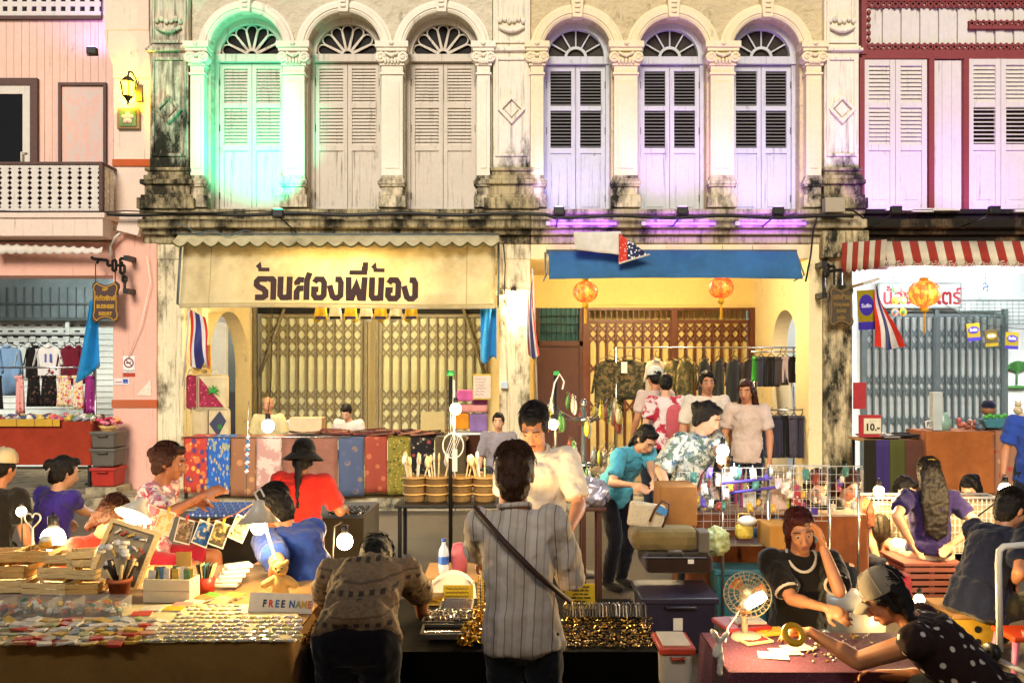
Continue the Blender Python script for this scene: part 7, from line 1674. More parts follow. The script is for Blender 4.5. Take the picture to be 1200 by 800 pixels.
for i in range(90):
    p = (x0+.01+rnd.random()*(x1-x0-.02), y0+.015+rnd.random()*.1, zb_+.008+.012*(i % 4))
    if k0 is None: k0 = solo('small_ware', MB().cb(p, (.03, .022, .012)), M_WARE, 'little coloured ware in the clear compartment box', 'ware', 'wares in the compartment box', .002, org=p)
    else: same(k0, p, None, (rnd.uniform(-.6, .6), rnd.uniform(-.6, .6), rnd.random()*6))
# packs, magnets, badges
M_PACK = mat('card_pack', 'ffffff', .28, .35, 40, pal=['c8382c', 'e4d8b4', 'e0b84a', 'ece6d4', 'a8b07a', 'c8805a', 'e4dccc', '8aa0a8', 'e0c48a', 'f0eadc'], spec=.6)
k0 = None
for r_ in range(6):
    for i in range(22):
        px, py = -8+i*9.2+(r_ % 2)*4, 726+r_*5.4
        if px > 190-r_*6: continue
        p = on(px+rnd.uniform(-2, 2), py+rnd.uniform(-1, 1), ZT+.010+.006*((i+r_) % 3))
        if k0 is None: k0 = solo('card_pack', MB().cb(p, (.05, .035, .007)), M_PACK, 'small glossy card pack laid out at the front of the burlap table', 'card pack', 'glossy packs at the front left of the burlap table', .001, org=p)
        else: same(k0, p, None, (rnd.uniform(-.15, .15), rnd.uniform(-.15, .15), rnd.uniform(-.6, .6)), None, (rnd.uniform(.8, 1.5), rnd.uniform(.8, 1.3), rnd.uniform(.8, 2)))
for i, (pa, pb, pc, pd, lb) in enumerate(((140, 352, 709, 752, 'cream paper spread under the badges'), (-20, 205, 725, 753, 'pale paper spread under the glossy packs'))):
    q = [on(pa, pd), on(pb, pd), on(pb-4, pc), on(pa+4, pc)]; solo('backing_paper', MB().add([(p.x, p.y, ZT+(.0062 if pa > 0 else .0035)) for p in q]+[(p.x, p.y, ZT+.001) for p in q], [(0, 1, 2, 3), (7, 6, 5, 4), (0, 4, 5, 1), (1, 5, 6, 2), (2, 6, 7, 3), (3, 7, 4, 0)]), mat('cream_backing', 'd8c694', .8, .15, 8), lb, 'paper')
M_BADGE = mat('badge_print', 'ffffff', .2, .45, 70, pal=['e4e0d0', 'c8d8d0', 'e4d88a', 'e0c8d0', 'ece8dc', '8aa890', 'd8d0e0', 'e0b890', 'e0e4e4', 'd0d890'], spec=.7)
M_RIMB = mat('badge_rim', 'b8a878', .3, .1, 30, metal=.4); k0 = None
for r_ in range(10):
    for i in range(28):
        py = 710+r_*4.5; px = 152+i*7.4+(r_ % 2)*3.6
        if px > 352 or (px < 225-r_*7) or (px > 292 and r_ < 3) or rnd.random() < .05: continue
        p = on(px+rnd.uniform(-1, 1), py+rnd.uniform(-.6, .6), ZT+.006)
        if i % 2 == 0 or px < 275:
            if k0 is None:
                m = MB(); m.lathe([(.0125, .0), (.0135, .004), (.011, .0065), (.001, .008)], p, 14); m.m = 1; m.lathe([(.0145, 0), (.0148, .003), (.0135, .0042), (.0125, .002)], p, 14); m.m = 0; k0 = solo('badge', m, [M_BADGE, M_RIMB], 'small round badge in the rows on the burlap table', 'badge', 'round badges on the burlap table', org=p); kq = None
            else: same(k0, p, None, (0, 0, rnd.random()*6))
        elif kq is None: kq = solo('magnet', MB().cb(p+V((0, 0, .005)), (.026, .022, .009)), M_BADGE, 'small square picture magnet in the rows at the table corner', 'magnet', 'square magnets on the burlap table', .0015, org=p)
        else: same(kq, p, None, (0, 0, rnd.uniform(-.12, .12)))
# notebooks, white box, cups, tissues, sign, bear
for i, (px, py, c_, lb) in enumerate(((238, 703, 'c8743c', 'orange notebook'), (248, 700, '5a9a3c', 'green notebook'), (262, 704, 'd8c070', 'pale yellow notebook'), (274, 700, 'c8a02c', 'golden notebook'), (226, 708, 'd8cdb0', 'cream notebook'), (256, 709, 'a89868', 'kraft notebook'), (214, 711, 'd88a7a', 'salmon notebook'), (204, 716, 'c8b02c', 'bright yellow notebook'), (178, 716, 'd8d0bc', 'white notebook'), (166, 722, 'c84a34', 'red notebook'))):
    p = on(px, py); g = thing('notebook', lb+[' near the white box', ' left of the bear', ' before the bear', ' closest to the bear', ' by the FREE sign', ' in front of the yellow ones', ' among the badges', ' at the edge of the badges', ' among the packs', ' among the packs'][i], 'notebook', p, 'notebooks on the burlap table'); rt = Matrix.Rotation(R(-35+i*5), 3, 'Z') @ Matrix.Rotation(R(4), 3, 'X'); part('pages', MB().cb(p+V((0, 0, .008)), (.085, .055, .010), rt), M_WPLAST, g); part('cover', MB().cb(p+V((0, 0, .0145)), (.088, .058, .003), rt), mat('cover_'+c_, c_, .5, .2, 30), g)
c = on(195, 706); g = thing('card_box', 'white wooden box filled with upright picture cards', 'box', c); w_, d_, h_ = .235, .11, .115; zc = c.z
X = Matrix.Translation(c) @ Matrix.Rotation(R(-4), 4, 'Z')
for k, (a, e, y_a, y_b) in enumerate(((-w_/2, w_/2, 0, .01), (-w_/2, w_/2, d_-.01, d_), (-w_/2, -w_/2+.01, .011, d_-.011), (w_/2-.01, w_/2, .011, d_-.011))):
    for q in range(2): m = MB(); m.x = X; m.bx(a, e, y_a, y_b, h_*q/2+.001, h_*(q+.97)/2); part('board', m, M_PINE2 if False else mat('white_wash_wood', 'd4c4a0', .7, .12, 14), g)
for i in range(16):
    p = X @ V((-w_/2+.025+i*.0125, .03+.05*rnd.random(), h_*.55)); cc = ['d8d0bc', 'b8603c', '6a8a5a', 'c8a84a', '5a7a9a', 'e0d8c8'][i % 6]; s_ = thing('picture_card', 'picture card number-less in the white box', 'card', p, 'cards in the white box'); s_['label'] = 'upright picture card packed in the white wooden box'; part('card', MB().cb(p+V((0, 0, .05)), (.035, .003, .075+.03*rnd.random()), Matrix.Rotation(R(rnd.uniform(-25, 25)), 3, 'Z') @ Matrix.Rotation(R(rnd.uniform(-12, 12)), 3, 'Y')), mat('card_'+cc, cc, .5, .35, 40), s_)
solo('kraft_card', MB().cb(X @ V((.04, .1, .19)), (.075, .003, .075)), mat('kraft_yellow', 'c49a4c', .8, .12, 8), 'square kraft card standing above the white box', 'card')
c = on(234, 700)+V((0, .08, 0)); g = thing('red_cup', 'red round box of notebooks beside the white box', 'cup', c); part('cup', MB().lathe([(.001, 0), (.042, 0), (.046, .085), (.042, .085), (.04, .01), (.001, .01)], c, 18), M_REDP, g)
for i in range(5): part('booklet', MB().cb(c+V((-.03+.015*i, .01, .10)), (.006, .05, .10), Matrix.Rotation(R(-15+8*i), 3, 'Y')), [M_OLIVE, M_PINE2, M_TEAL][i % 3], g)
c = on(258, 694)+V((0, .1, 0))
for i in range(5): solo('tissue_pack', MB().cb(c+V((.012*i, .01*i, .02+.021*i)), (.13, .09, .018), Matrix.Rotation(R(8*i), 3, 'Z')), M_WPLAST, 'thin white packet in the stack behind the notebooks', 'packet', 'white packets stacked behind the notebooks', .004)
g = thing('paper_sign', 'white paper sign with coloured letters FREE NAME below the bear', 'sign', on(328, 722)); X = Matrix.Translation(at(329, 706, 3.87)) @ Matrix.Rotation(R(2), 4, 'Y') @ Matrix.Rotation(R(-24), 4, 'X'); m = MB(); m.x = X; m.bx(-.15, .15, 0, .006, -.045, .045); part('paper', m, mat('sign_paper', 'd8d0c0', .7, .08, 20), g)
for i, (ch, x_, cc) in enumerate((('F', -.075, '2a2a3a'), ('R', -.045, 'c83a2a'), ('E', -.015, '2f6a9a'), ('E', .012, '2a2a3a'), ('N', .055, '2a5a9a'), ('A', .085, '8a8a3a'), ('M', .112, 'd0a03a'), ('E', .138, 'd06a3a'))): m = MB(); text_mb(m, ch, x_, -.02, .046, -.003, .8, .0016, X=X); part('letter', m, mat('ink_'+cc, cc, .6), g)
c = on(327, 703)+V((0, .03, 0)); g = thing('teddy_bear', 'small honey coloured teddy bear sitting under the right lamp', 'teddy bear', c); M_FUR = cloth('honey_plush', 'c8a464', .15, .004, weave=200)
m = MB(); m.ell(c+V((0, 0, .07)), (.042, .036, .052), 14, 10); m.ell(c+V((0, -.004, .152)), (.040, .036, .036), 14, 10)
for s_ in (-1, 1): cap(m, c+V((s_*.035, -.006, .10)), c+V((s_*.075, -.02, .075)), .019, .020); cap(m, c+V((s_*.022, -.01, .04)), c+V((s_*.026, -.02, .012)), .022, .023); m.ell(c+V((s_*.032, 0, .182)), (.014, .009, .014), 8, 6)
m.ell(c+V((0, -.036, .142)), (.018, .014, .014), 10, 6); o = blob('body', m, M_FUR, g, .005, 2, .004, .02); o.location = -WL[g.name]
m = MB(); m.ell(c+V((0, -.050, .147)), (.007, .005, .005), 8, 5)
for s_ in (-1, 1): m.ell(c+V((s_*.015, -.036, .160)), .0042, 7, 5)
part('nose_and_eyes', m, M_IRIS, g)
# shaded lamps and pegged postcards
def shade_lamp(px, py, d, tilt, label, fx_, fy_, watt, tx=-8):
    c = at(px, py, d); g = thing('desk_lamp', label, 'lamp', V((ax(fx_, d), d, ZT))); X = Matrix.Translation(c) @ Matrix.Rotation(R(tilt), 4, 'Y') @ Matrix.Rotation(R(tx), 4, 'X'); m = MB(); m.x = X
    m.lathe([(.105, -.04), (.107, -.04), (.03, .045), (.028, .07), (.001, .072)], (0, 0, 0), 24); m.lathe([(.102, -.038), (.027, .043)], (0, 0, 0), 24); part('shade', m, mat('enamel_shade', 'c8bfae', .35, .06, 5), g)
    b = X @ V((0, 0, -.055)); part('bulb', MB().ell(b, (.04, .04, .045), 14, 9), M_BULB, g); lamp(g, b+V((0, 0, -.03)), watt, WARM, .04)
    f = V((ax(fx_, d), d, ZT)); t_ = X @ V((0, 0, .07)); part('arm', MB().tube([f, f+V((0, 0, .12)), c+V((.03, .05, -.1)), c+V((.0, .06, .06)), t_], .008, 6), M_WPLAST, g); part('base', MB().lathe([(.001, .02), (.05, .015), (.055, 0)], f, 16), M_WPLAST, g)
    m = MB(); m.tube([t_, t_+V((-.02, 0, .04)), t_+V((.01, 0, .06)), t_+V((.03, 0, .02))], .006, 5); part('switch', m, M_WPLAST, g)
shade_lamp(160, 597, 4.75, 14, 'tilted white shaded lamp over the fish frame', 164, 668, 1.7, -34); shade_lamp(303, 603, 4.12, -3, 'white shaded lamp above the teddy bear', 329, 690, 1.9)
solo('string', MB().tube([at(172, 588, 4.6), at(190, 597, 4.55), at(216, 607, 4.5), at(237, 612, 4.48), at(256, 609, 4.45), at(276, 602, 4.42), at(296, 590, 4.38)], .004, 5), mat('pink_string', 'b87a5a', .8), 'pink string of postcards between the two shaded lamps', 'string')
for i, (px, py, ro, cs, lb) in enumerate(((193, 612, -18, ['d8c8a0', 'c8a05a'], 'glaring blank postcard nearest the left lamp'), (216, 622, -14, ['6a5a48', 'a8907a', '4a3c30'], 'brown street scene postcard second on the string'), (238, 625, -22, ['2c4a7a', '3a6aa8', 'b8a888'], 'deep blue sky postcard at the middle of the string'), (257, 626, -20, ['4a4434', '7a6a4a', 'b8a060'], 'dark market postcard fourth on the string'), (281, 619, -24, ['a8a078', 'd0c89a', '3a3a24'], 'pale tree postcard nearest the right lamp'))):
    d_ = 4.5-.03*i; X = Matrix.Translation(at(px, py, d_)) @ Matrix.Rotation(R(-ro), 4, 'Y'); g = thing('postcard', lb, 'postcard', at(px, py+16, d_), 'postcards pegged on the string'); m = MB(); m.x = X; m.bx(-.045, .045, 0, .003, -.068, .068); part('card', m, M_WPLAST, g); m = MB(); m.x = X; m.bx(-.039, .039, -.002, 0, -.06, .06); part('picture', m, printed('postcard_%d' % i, cs[0], cs[1:], 22, .5, 'noise', .3), g); m = MB(); m.x = X; m.bx(-.005, .005, -.008, .008, .058, .092); part('peg', m, mat('peg_%d' % (i % 3), ['c8a02c', 'b03a2c', 'c8b088'][i % 3], .6), g)
# patterned goods table behind
table(ax(225, 6.6), ax(432, 6.6), 6.35, 7.1, az(604, 6.5), 'street table of blue patterned pouches behind the postcards', M_CARD)
drape(ax(225, 6.6), ax(432, 6.6), 6.34, 7.1, az(603, 6.5), .2, cloth('dark_olive_cover', '3a3226', .2), 'dark cover on the table of blue pouches', .012, 10, 12)
k0 = None
for i in range(9):
    for j in range(4):
        p = V((ax(232+i*9, 6.5), 6.42+j*.14, az(603, 6.5)+.012))
        if k0 is None: k0 = solo('patterned_pouch', MB().cb(p+V((0, 0, .01)), (.08, .11, .024)), printed('blue_white_pouch', '3a5a9a', ['c8ccd8', '7a8ab8'], 30, .45), 'blue and white patterned pouch in the rows behind the postcards', 'pouch', 'patterned pouches in rows', .006, org=p)
        else: same(k0, p, None, (.1, 0, rnd.uniform(-.15, .15)))
solo('tray', MB().bx(ax(388, 6.4), ax(428, 6.4), 6.3, 6.6, az(600, 6.4), az(597, 6.4)), printed('black_white_tray', '1c1a1c', ['c8c4bc'], 30, .4), 'black and white patterned tray held by the person in red', 'tray', bevel=.004)
bulb_thing(404, 634, 5.1, .042, 8, 'bright bulb between the blue t-shirt and the bending person', [at(400, 612, 5.12), at(392, 616, 5.15), at(388, 690, 5.15)])
# ------------------------------------------------------------------ the black jewellery table
ZJ = .70
M_VELV = mat('black_velvet', '0c0a08', .95, .3, 9, .004, spec=.04)
table(-.88, .62, 3.66, 4.40, ZJ-.02, 'low front table under black velvet for jewellery', M_BLKMET)
drape(-.90, .64, 3.60, 4.42, ZJ-.012, .05, M_VELV, 'black velvet cloth over the jewellery table', .015, 9, 14)
M_GOLDR = mat('yellow_gold', 'c89a34', .22, .2, 30, metal=.9); M_SILV = mat('silver_metal', 'b0a898', .25, .2, 30, metal=.9); M_DGOLD = mat('antique_gold', '8a6a24', .3, .3, 30, metal=.9)
zj = ZJ-.002; jon = lambda px, py: ontop(px, py, zj)
def ringmesh(p, r, th, m_, lb, grp, name='ring'): return solo(name, MB().tube([V(p)+V((r*math.cos(a), 0, r+r*math.sin(a))) for a in [2*math.pi*i/12 for i in range(12)]], th, 5, close=True), m_, lb, name.replace('_', ' '), grp, org=p)
def tray(px0, px1, py0, py1, lb, m_=None):
    a, b_ = jon(px0, py1), jon(px1, py1); d0, d1 = a.y, jon(px0, py0).y; g = thing('display_tray', lb, 'tray', ((a.x+b_.x)/2, (d0+d1)/2, zj)); part('bed', MB().bx(a.x, b_.x, d0, d1, zj+.004, zj+.014), M_VELV, g)
    for k in ((a.x-.008, a.x, d0, d1), (b_.x, b_.x+.008, d0, d1), (a.x-.008, b_.x+.008, d0-.008, d0), (a.x-.008, b_.x+.008, d1, d1+.008)): part('rim', MB().bx(*k, zj+.004, zj+.028), m_ or mat('grey_tray', '4a443c', .5), g)
    return a.x, b_.x, d0, d1
k0 = ringmesh(jon(360, 740), .016, .004, M_GOLDR, 'gold ring standing in the rows at the left end of the black table', 'rings at the left end of the black table')
m = MB()
for r_ in range(6):
    for i in range(9):
        p = jon(354+i*5.4+(r_ % 2)*2.5, 722+r_*6.2); same(k0, p, None, (rnd.uniform(-.3, .3), 0, rnd.uniform(-.8, .8)), None, rnd.uniform(.8, 1.3))
x0, x1, d0, d1 = tray(496, 552, 722, 734, 'tray of chunky silver chains right of the bending person'); k0 = ringmesh((x0+.02, d0+.02, zj+.014), .014, .0045, M_SILV, 'silver chain link bracelet lying in the front trays', 'silver links in the trays', 'bracelet')
for i in range(80): same(k0, (rnd.uniform(x0+.015, x1-.015), rnd.uniform(d0+.012, d1-.012), zj+.014), None, (rnd.uniform(-1.5, 1.5), rnd.uniform(-.5, .5), rnd.random()*6))
x0, x1, d0, d1 = tray(516, 552, 708, 719, 'grey tray of silver rings behind the chain tray')
for i in range(40): same(k0, (x0+.015+(x1-x0-.03)*(i % 10)/9, d0+.012+(d1-d0-.024)*(i//10)/3, zj+.014), None, (-.6, 0, .2), None, .8)
x0, x1, d0, d1 = tray(494, 548, 738, 749, 'front tray of wristbands beside the bending person')
for i in range(12): same(k0, (x0+.02+(x1-x0-.04)*i/11, (d0+d1)/2, zj+.014), None, (1.4, 0, .3), None, 1.5)
k0 = None
for i in range(14):
    p = jon(497+i*1.6, 712)
    if k0 is None: k0 = solo('wooden_bangle_rod', MB().tube([p+V((0, 0, .01)), p+V((0, .09, .05))], .007, 6), M_DGOLD, 'brown gold rod bangle in the upright row near the stool', 'bangle', 'rod bangles in a row', org=p)
    else: same(k0, p)
k0 = ringmesh(jon(560, 730), .015, .005, M_GOLDR, 'heaped yellow gold chain link at the middle of the black table', 'heaped gold chains', 'gold_link')
for i in range(150):
    u = rnd.random(); p = jon(550+rnd.random()*30-12*u, 718+u*38); same(k0, p+V((0, 0, .004*rnd.random())), None, (rnd.uniform(-1.5, 1.5), rnd.uniform(-.5, .5), rnd.random()*6), None, rnd.uniform(.7, 1.3))
k0 = ringmesh(jon(700, 740), .014, .0045, M_DGOLD, 'antique gold pendant link spread on the right half of the black table', 'antique gold pieces on the black table', 'pendant')
for i in range(240): p = jon(664+(i % 20)*5.1+rnd.uniform(-1, 1), 723+(i//20)*3+rnd.uniform(-.7, .7)); same(k0, p, None, (rnd.choice((-1, 1))*rnd.uniform(1.2, 1.6), rnd.uniform(-.3, .3), rnd.random()*6), None, rnd.uniform(.35, .75))
k0 = None
for i in range(24):
    p = jon(664+i*3.9, 722)
    if k0 is None:
        m = MB(); m.tube([p+V((-.014, 0, .0)), p+V((-.012, .02, .05)), p+V((0, .025, .062)), p+V((.012, .02, .05)), p+V((.014, 0, 0))], .0035, 5); k0 = solo('necklace', m, M_SILV, 'silver necklace arched in the back row of the black table', 'necklace', 'necklaces in the back row', org=p)
    else: same(k0, p, None, (0, 0, rnd.uniform(-.3, .3)))
g = thing('yellow_sign', 'bright yellow handwritten sign leaning by the white stool', 'sign', at(537, 707, 4.35)); X = Matrix.Translation(at(537, 696, 4.35)) @ Matrix.Rotation(R(-10), 4, 'X'); m = MB(); m.x = X; m.bx(-.08, .08, 0, .005, -.048, .048); part('board', m, mat('sign_yellow', 'cfae14', .6, .1, 20), g); m = MB(); m.x = X
for i in range(4): m.tube([(-.065+.008*q, -.003, .03-.02*i+.005*math.sin(q*2.3+i*2)) for q in range(16)], .0018, 4)
part('writing', m, M_OLIVE, g)
g = thing('yellow_sign', 'yellow sign with lines of black print at the back of the table', 'sign', at(680, 714, 4.2)); X = Matrix.Translation(at(680, 698, 4.2)) @ Matrix.Rotation(R(-8), 4, 'X'); m = MB(); m.x = X; m.bx(-.075, .075, 0, .005, -.062, .062); part('board', m, mat('sign_yellow', 'cfae14', .6, .1, 20), g); m = MB()
for i, tx in enumerate(('No Photograph', 'please ask the', 'price we can', 'make your name', 'thank you', 'welcome')): text_mb(m, tx, 0, .042-.018*i, .017, -.003, .9, .0006, X=X)
part('print', m, M_IRON, g)
g = thing('photo_stand', 'open yellow beaded picture frame standing on the jewellery table', 'frame', at(580, 716, 4.15)); X = Matrix.Translation(at(580, 690, 4.15)); b0 = None
for r_ in range(2):
    for k in range(44):
        t_ = k/44*4; s_ = int(t_); f_ = t_-s_; w_, h_ = .082-.02*r_, .10-.02*r_; p = [(-w_+2*w_*f_, -h_), (w_, -h_+2*h_*f_), (w_-2*w_*f_, h_), (-w_, h_-2*h_*f_)][s_]; q = X @ V((p[0], 0, p[1]))
        if b0 is None: b0 = part('bead', MB().ell(q, (.008, .008, .008), 7, 5), mat('amber_bead', 'c8a024', .3, .2, 30), g, org=q)
        else: same(b0, q, g)
part('stay', MB().tube([X @ V((0, .005, .08)), X @ V((0, .09, -.1))], .005, 5), M_GATED, g)
g = thing('plastic_stool', 'white round backed plastic seat behind the yellow sign', 'stool', at(531, 720, 4.85)); c = at(531, 690, 4.85); part('back', MB().sheet(lambda u, v: (c.x+(u-.5)*.27*(1-.22*v*v), c.y+.05*(1-(2*u-1)**2), c.z-.12+.22*v-.05*(2*u-1)**2*(v > .8)), 14, 8, .012), M_WPLAST, g)
g2 = WL[g.name]; part('seat', MB().lathe([(.001, .0), (.15, 0), (.16, -.02), (.15, -.03)], (c.x, c.y-.1, .45), 18), M_WPLAST, g)
for a in range(4): part('leg', MB().cyl((c.x+.12*math.cos(a*1.57+.8), c.y-.1+.12*math.sin(a*1.57+.8), .43), (c.x+.15*math.cos(a*1.57+.8), c.y-.1+.15*math.sin(a*1.57+.8), 0), .018), M_WPLAST, g)
g = thing('clip_lamp', 'clip lamp with a pale cone shade and a glaring bulb by the striped shirt', 'lamp', at(574, 660, 4.45)); c = at(577, 630, 4.45); X = Matrix.Translation(c) @ Matrix.Rotation(R(-65), 4, 'Y'); m = MB(); m.x = X; m.lathe([(.065, .0), (.02, .09), (.018, .12)], (0, 0, 0), 18); part('shade', m, M_WPLAST, g); part('bulb', MB().ell(c, (.035, .035, .04), 14, 9), M_BULB, g); lamp(g, c+V((.02, -.03, 0)), 2.2, WARM, .04); part('arm', MB().tube([c+V((-.09, 0, .05)), c+V((-.10, .03, -.1)), c+V((-.06, .05, -.25)), V((c.x-.05, 4.40, ZJ))], .006, 5), M_STEEL, g)
g = thing('water_bottle', 'clear water bottle with a blue label behind the white stool', 'bottle', at(520, 672, 5.2)); c = at(520, 671, 5.2); part('bottle', MB().lathe([(.001, 0), (.032, 0), (.034, .04), (.031, .08), (.034, .12), (.03, .15), (.013, .18), (.013, .20), (.001, .20)], c, 16), glass('bottle_plastic', (.6, .72, .9), .1, .5), g); part('label', MB().lathe([(.0345, .06), (.0345, .11)], c, 16), mat('bottle_label', '2c58b0', .4, .3, 40), g); part('cap', MB().cyl(c+V((0, 0, .2)), c+V((0, 0, .22)), .016), mat('cap_blue', '2c4a9a', .4), g)
solo('pink_thermos', MB().lathe([(.001, 0), (.05, 0), (.052, .14), (.04, .19), (.02, .2), (.001, .2)], at(538, 672, 5.25), 16), mat('pink_plastic', 'b05a6a', .4, .1, 10), 'pink plastic jug next to the water bottle', 'jug')
table(ax(500, 5.3), ax(575, 5.3), 5.1, 5.5, az(672, 5.2), 'small side table with the water bottle and pink jug', M_CARD)
g = crate_box(ax(770, 5.0), ax(806, 5.0), 4.85, 5.12, .03, .27, mat('milky_plastic', 'b8aea0', .4, .1, 4), mat('red_lid', 'a83a28', .4, .1, 5), 'milky plastic storage box with a red rimmed lid on the road'); part('lid', MB().bx(ax(772, 5.0), ax(804, 5.0), 4.865, 5.105, .283, .296), mat('milky_plastic', 'b8aea0', .4, .1, 4), g, .004)
# ------------------------------------------------------------------ right: wire grids, bins and stools
M_GRIDW = mat('grid_wire', 'aaa296', .35, .1, 10)
def grid(px0, px1, py0, py1, d, label, m_, cell=.062, d2=None):
    a, b_ = at(px0, py1, d), at(px1, py0, d2 or d); g = thing('wire_grid', label, 'wire grid', V(((a.x+b_.x)/2, (a.y+b_.y)/2, a.z)), 'white wire display grids'); L = math.hypot(b_.x-a.x, b_.y-a.y); n = round(L/cell); k = round((b_.z-a.z)/cell); P = lambda u, z: (a.x+(b_.x-a.x)*u, a.y+(b_.y-a.y)*u, z)
    part('frame', MB().tube([P(0, a.z), P(1, a.z), P(1, b_.z), P(0, b_.z)], .005, 6, close=True), m_, g); w0 = None
    for i in range(1, n): part('wire', MB().tube([P(i/n, a.z), P(i/n, b_.z)], .0022, 4), m_, g)
    for i in range(1, k): z = a.z+(b_.z-a.z)*i/k; part('wire', MB().tube([P(0, z), P(1, z)], .0022, 4), m_, g)
    return g
grid(796, 862, 553, 620, 6.3, 'left white wire grid below the floral blouse', M_GRIDW); grid(846, 912, 548, 618, 6.1, 'middle white wire grid with purple straps', M_GRIDW); grid(900, 972, 545, 610, 6.25, 'wire grid before the two brown haired women', M_GRIDW); grid(930, 1010, 546, 604, 6.0, 'right white wire grid on a thin stand', M_GRIDW)
g = thing('grid_stand', 'chrome stand holding the middle wire grid', 'stand', at(875, 692, 6.0))
for px, py in ((847, 694), (900, 684), (1006, 690), (972, 690)): part('leg', MB().tube([at(px, 548, 6.05), (ax(px, 6.05), 6.05, .02)], .011, 8), M_STEEL, g)
part('shelf', MB().bx(ax(847, 6.05), ax(900, 6.05), 5.95, 6.25, az(636, 6.05), az(634, 6.05)), M_STEEL, g)
M_PURS, M_PINKS = mat('purple_strap', '4a3a9a', .5), mat('pink_strap', 'a8487a', .5)
for i, (pts, m_, lb) in enumerate((([(846, 566), (905, 560)], M_PURS, 'upper purple strap across the middle grid'), ([(848, 578), (915, 570)], M_PURS, 'lower purple strap across the middle grid'), ([(862, 548), (862, 590)], M_PINKS, 'pink strap hanging on the middle grid, left one'), ([(868, 548), (869, 594)], M_PINKS, 'pink strap hanging on the middle grid, right one'), ([(806, 618), (824, 552)], mat('rose_strap', 'a85a5a', .6), 'rose strap slanting behind the left grid'))): solo('strap', MB().tube([at(p[0], p[1], 6.0+.02*i) for p in pts], .012, 6), m_, lb, 'strap')
for px, py, w_, h_, c_, lb in ((876, 584, .12, .13, 'c8ccd0', 'pale blue white pouch hung on the middle grid'), (913, 584, .12, .16, 'c8a89a', 'pink flowered card hung between the grids'), (849, 562, .14, .10, 'd0a890', 'salmon pouch on the left grid'), (930, 590, .10, .2, 'a03a44', 'red toy parcel hung at the right grid'), (924, 586, .05, .14, 'a8b82c', 'lime toy hung at the right grid'), (950, 600, .10, .08, '4a3a8a', 'violet pouch below the right grid')):
    c = at(px, py, 6.12); g = thing('hung_goods', lb, 'pouch', c-V((0, 0, h_/2))); part('pouch', MB().cb(c, (w_, .04, h_)), printed('goods_'+c_, c_, ['d8d0c4' if c_[0] != 'd' else 'a05a4a'], 26, .4), g, .012); part('hook', MB().tube([c+V((0, 0, h_/2)), c+V((0, -.0, h_/2+.05))], .004, 4), M_STEEL, g)
k0 = None
for i in range(46):
    p = at(800+rnd.random()*205, 552+rnd.random()*44, 6.0 if i % 2 else 6.22)
    if k0 is None: m = MB(); m.tube([p+V((0, 0, .05)), p+V((0, 0, .02))], .003, 4); m.cb(p, (.035, .012, .055)); m.ell(p+V((0, -.008, -.01)), (.012, .008, .016), 7, 5); k0 = solo('hung_charm', m, mat('hung_charm_paint', 'ffffff', .4, .3, 40, pal=['d8c8b0', 'a8486a', 'c89a3c', '5a4a9a', '8a3a2c', 'd0b8b8', '4a7a6a', 'e0dcd0']), 'small coloured charm card hung on the white wire grids', 'charm', 'charm cards on the wire grids', org=p)
    else: same(k0, p, None, (0, rnd.uniform(-.2, .2), rnd.uniform(-.4, .4)), None, rnd.uniform(.7, 1.5))
table(ax(800, 6.6), ax(1000, 6.6), 6.35, 6.85, .78, 'stall table behind the wire grids', M_CARD); drape(ax(800, 6.6), ax(1000, 6.6), 6.34, 6.86, .79, .1, cloth('rust_brown_cover', '7a4424', .2), 'rust brown cloth on the table behind the wire grids', .012, 9, 21)
c = at(803, 560, 6.5); bulb_thing(847, 528, 5.9, .036, 2.2, 'cold white light held above the middle wire grid', [at(836, 540, 5.95), at(822, 556, 6.0), at(812, 590, 6.05)], (.8, .9, 1), M_BULBW)
carton('open_carton', ax(770, 6.1), ax(812, 6.1), 5.95, 6.25, az(612, 6.1), az(566, 6.1), mat('ochre_carton', '8a5a24', .8, .2, 6), 'tall ochre carton left of the wire grids', None)
g = thing('cushion_tote', 'long olive cream tote with checked bags on top, on the brown case', 'tote', at(775, 642, 5.9)); c = at(777, 628, 5.9); m = MB(); m.bx(ax(738, 5.9), ax(816, 5.9), 5.75, 6.05, az(641, 5.9), az(616, 5.9)); part('body', m, cloth('olive_cream_canvas', '74623a', .18, .02), g, .05)
X = Matrix.Translation(at(758, 604, 5.88)) @ Matrix.Rotation(R(8), 4, 'Y'); m = MB(); m.x = X; m.bx(-.13, .13, 0, .05, -.09, .09); part('checked_bag', m, printed('checked_canvas', 'b8a98c', ['8a8a88'], 60, .4), g, .02)
X = Matrix.Translation(at(774, 602, 5.83)) @ Matrix.Rotation(R(24), 4, 'Y'); m = MB(); m.x = X; m.tube([(-.05, 0, -.08), (-.05, 0, .02), (-.03, 0, .09), (.03, 0, .09), (.05, 0, .02), (.05, 0, -.08)], .009, 6); part('handle', m, M_DOORB, g)
m = MB(); m.x = X; m.bx(-.03, .05, .015, .03, 0, .05); part('blue_tag', m, mat('tag_blue', '4a8ac0', .5), g)
sc = carton('suitcase', ax(752, 5.9), ax(828, 5.9), 5.7, 6.1, az(664, 5.9), az(642.5, 5.9), cloth('dark_brown_case', '2c1c12', .2), 'dark brown case between the tote and the purple bin', None, 'suitcase', bev=.03)
part('zip', MB().tube([at(753, 653, 5.69), at(828, 653, 5.69)], .006, 5), M_STEEL, sc); part('handle', MB().tube([at(782, 650, 5.7), at(784, 646, 5.66), at(798, 646, 5.66), at(800, 650, 5.7)], .012, 6), M_GREYP, sc); part('tag', MB().bx(ax(806, 5.69), ax(813, 5.69), 5.685, 5.69, az(660, 5.69), az(655, 5.69)), M_WPLAST, sc)
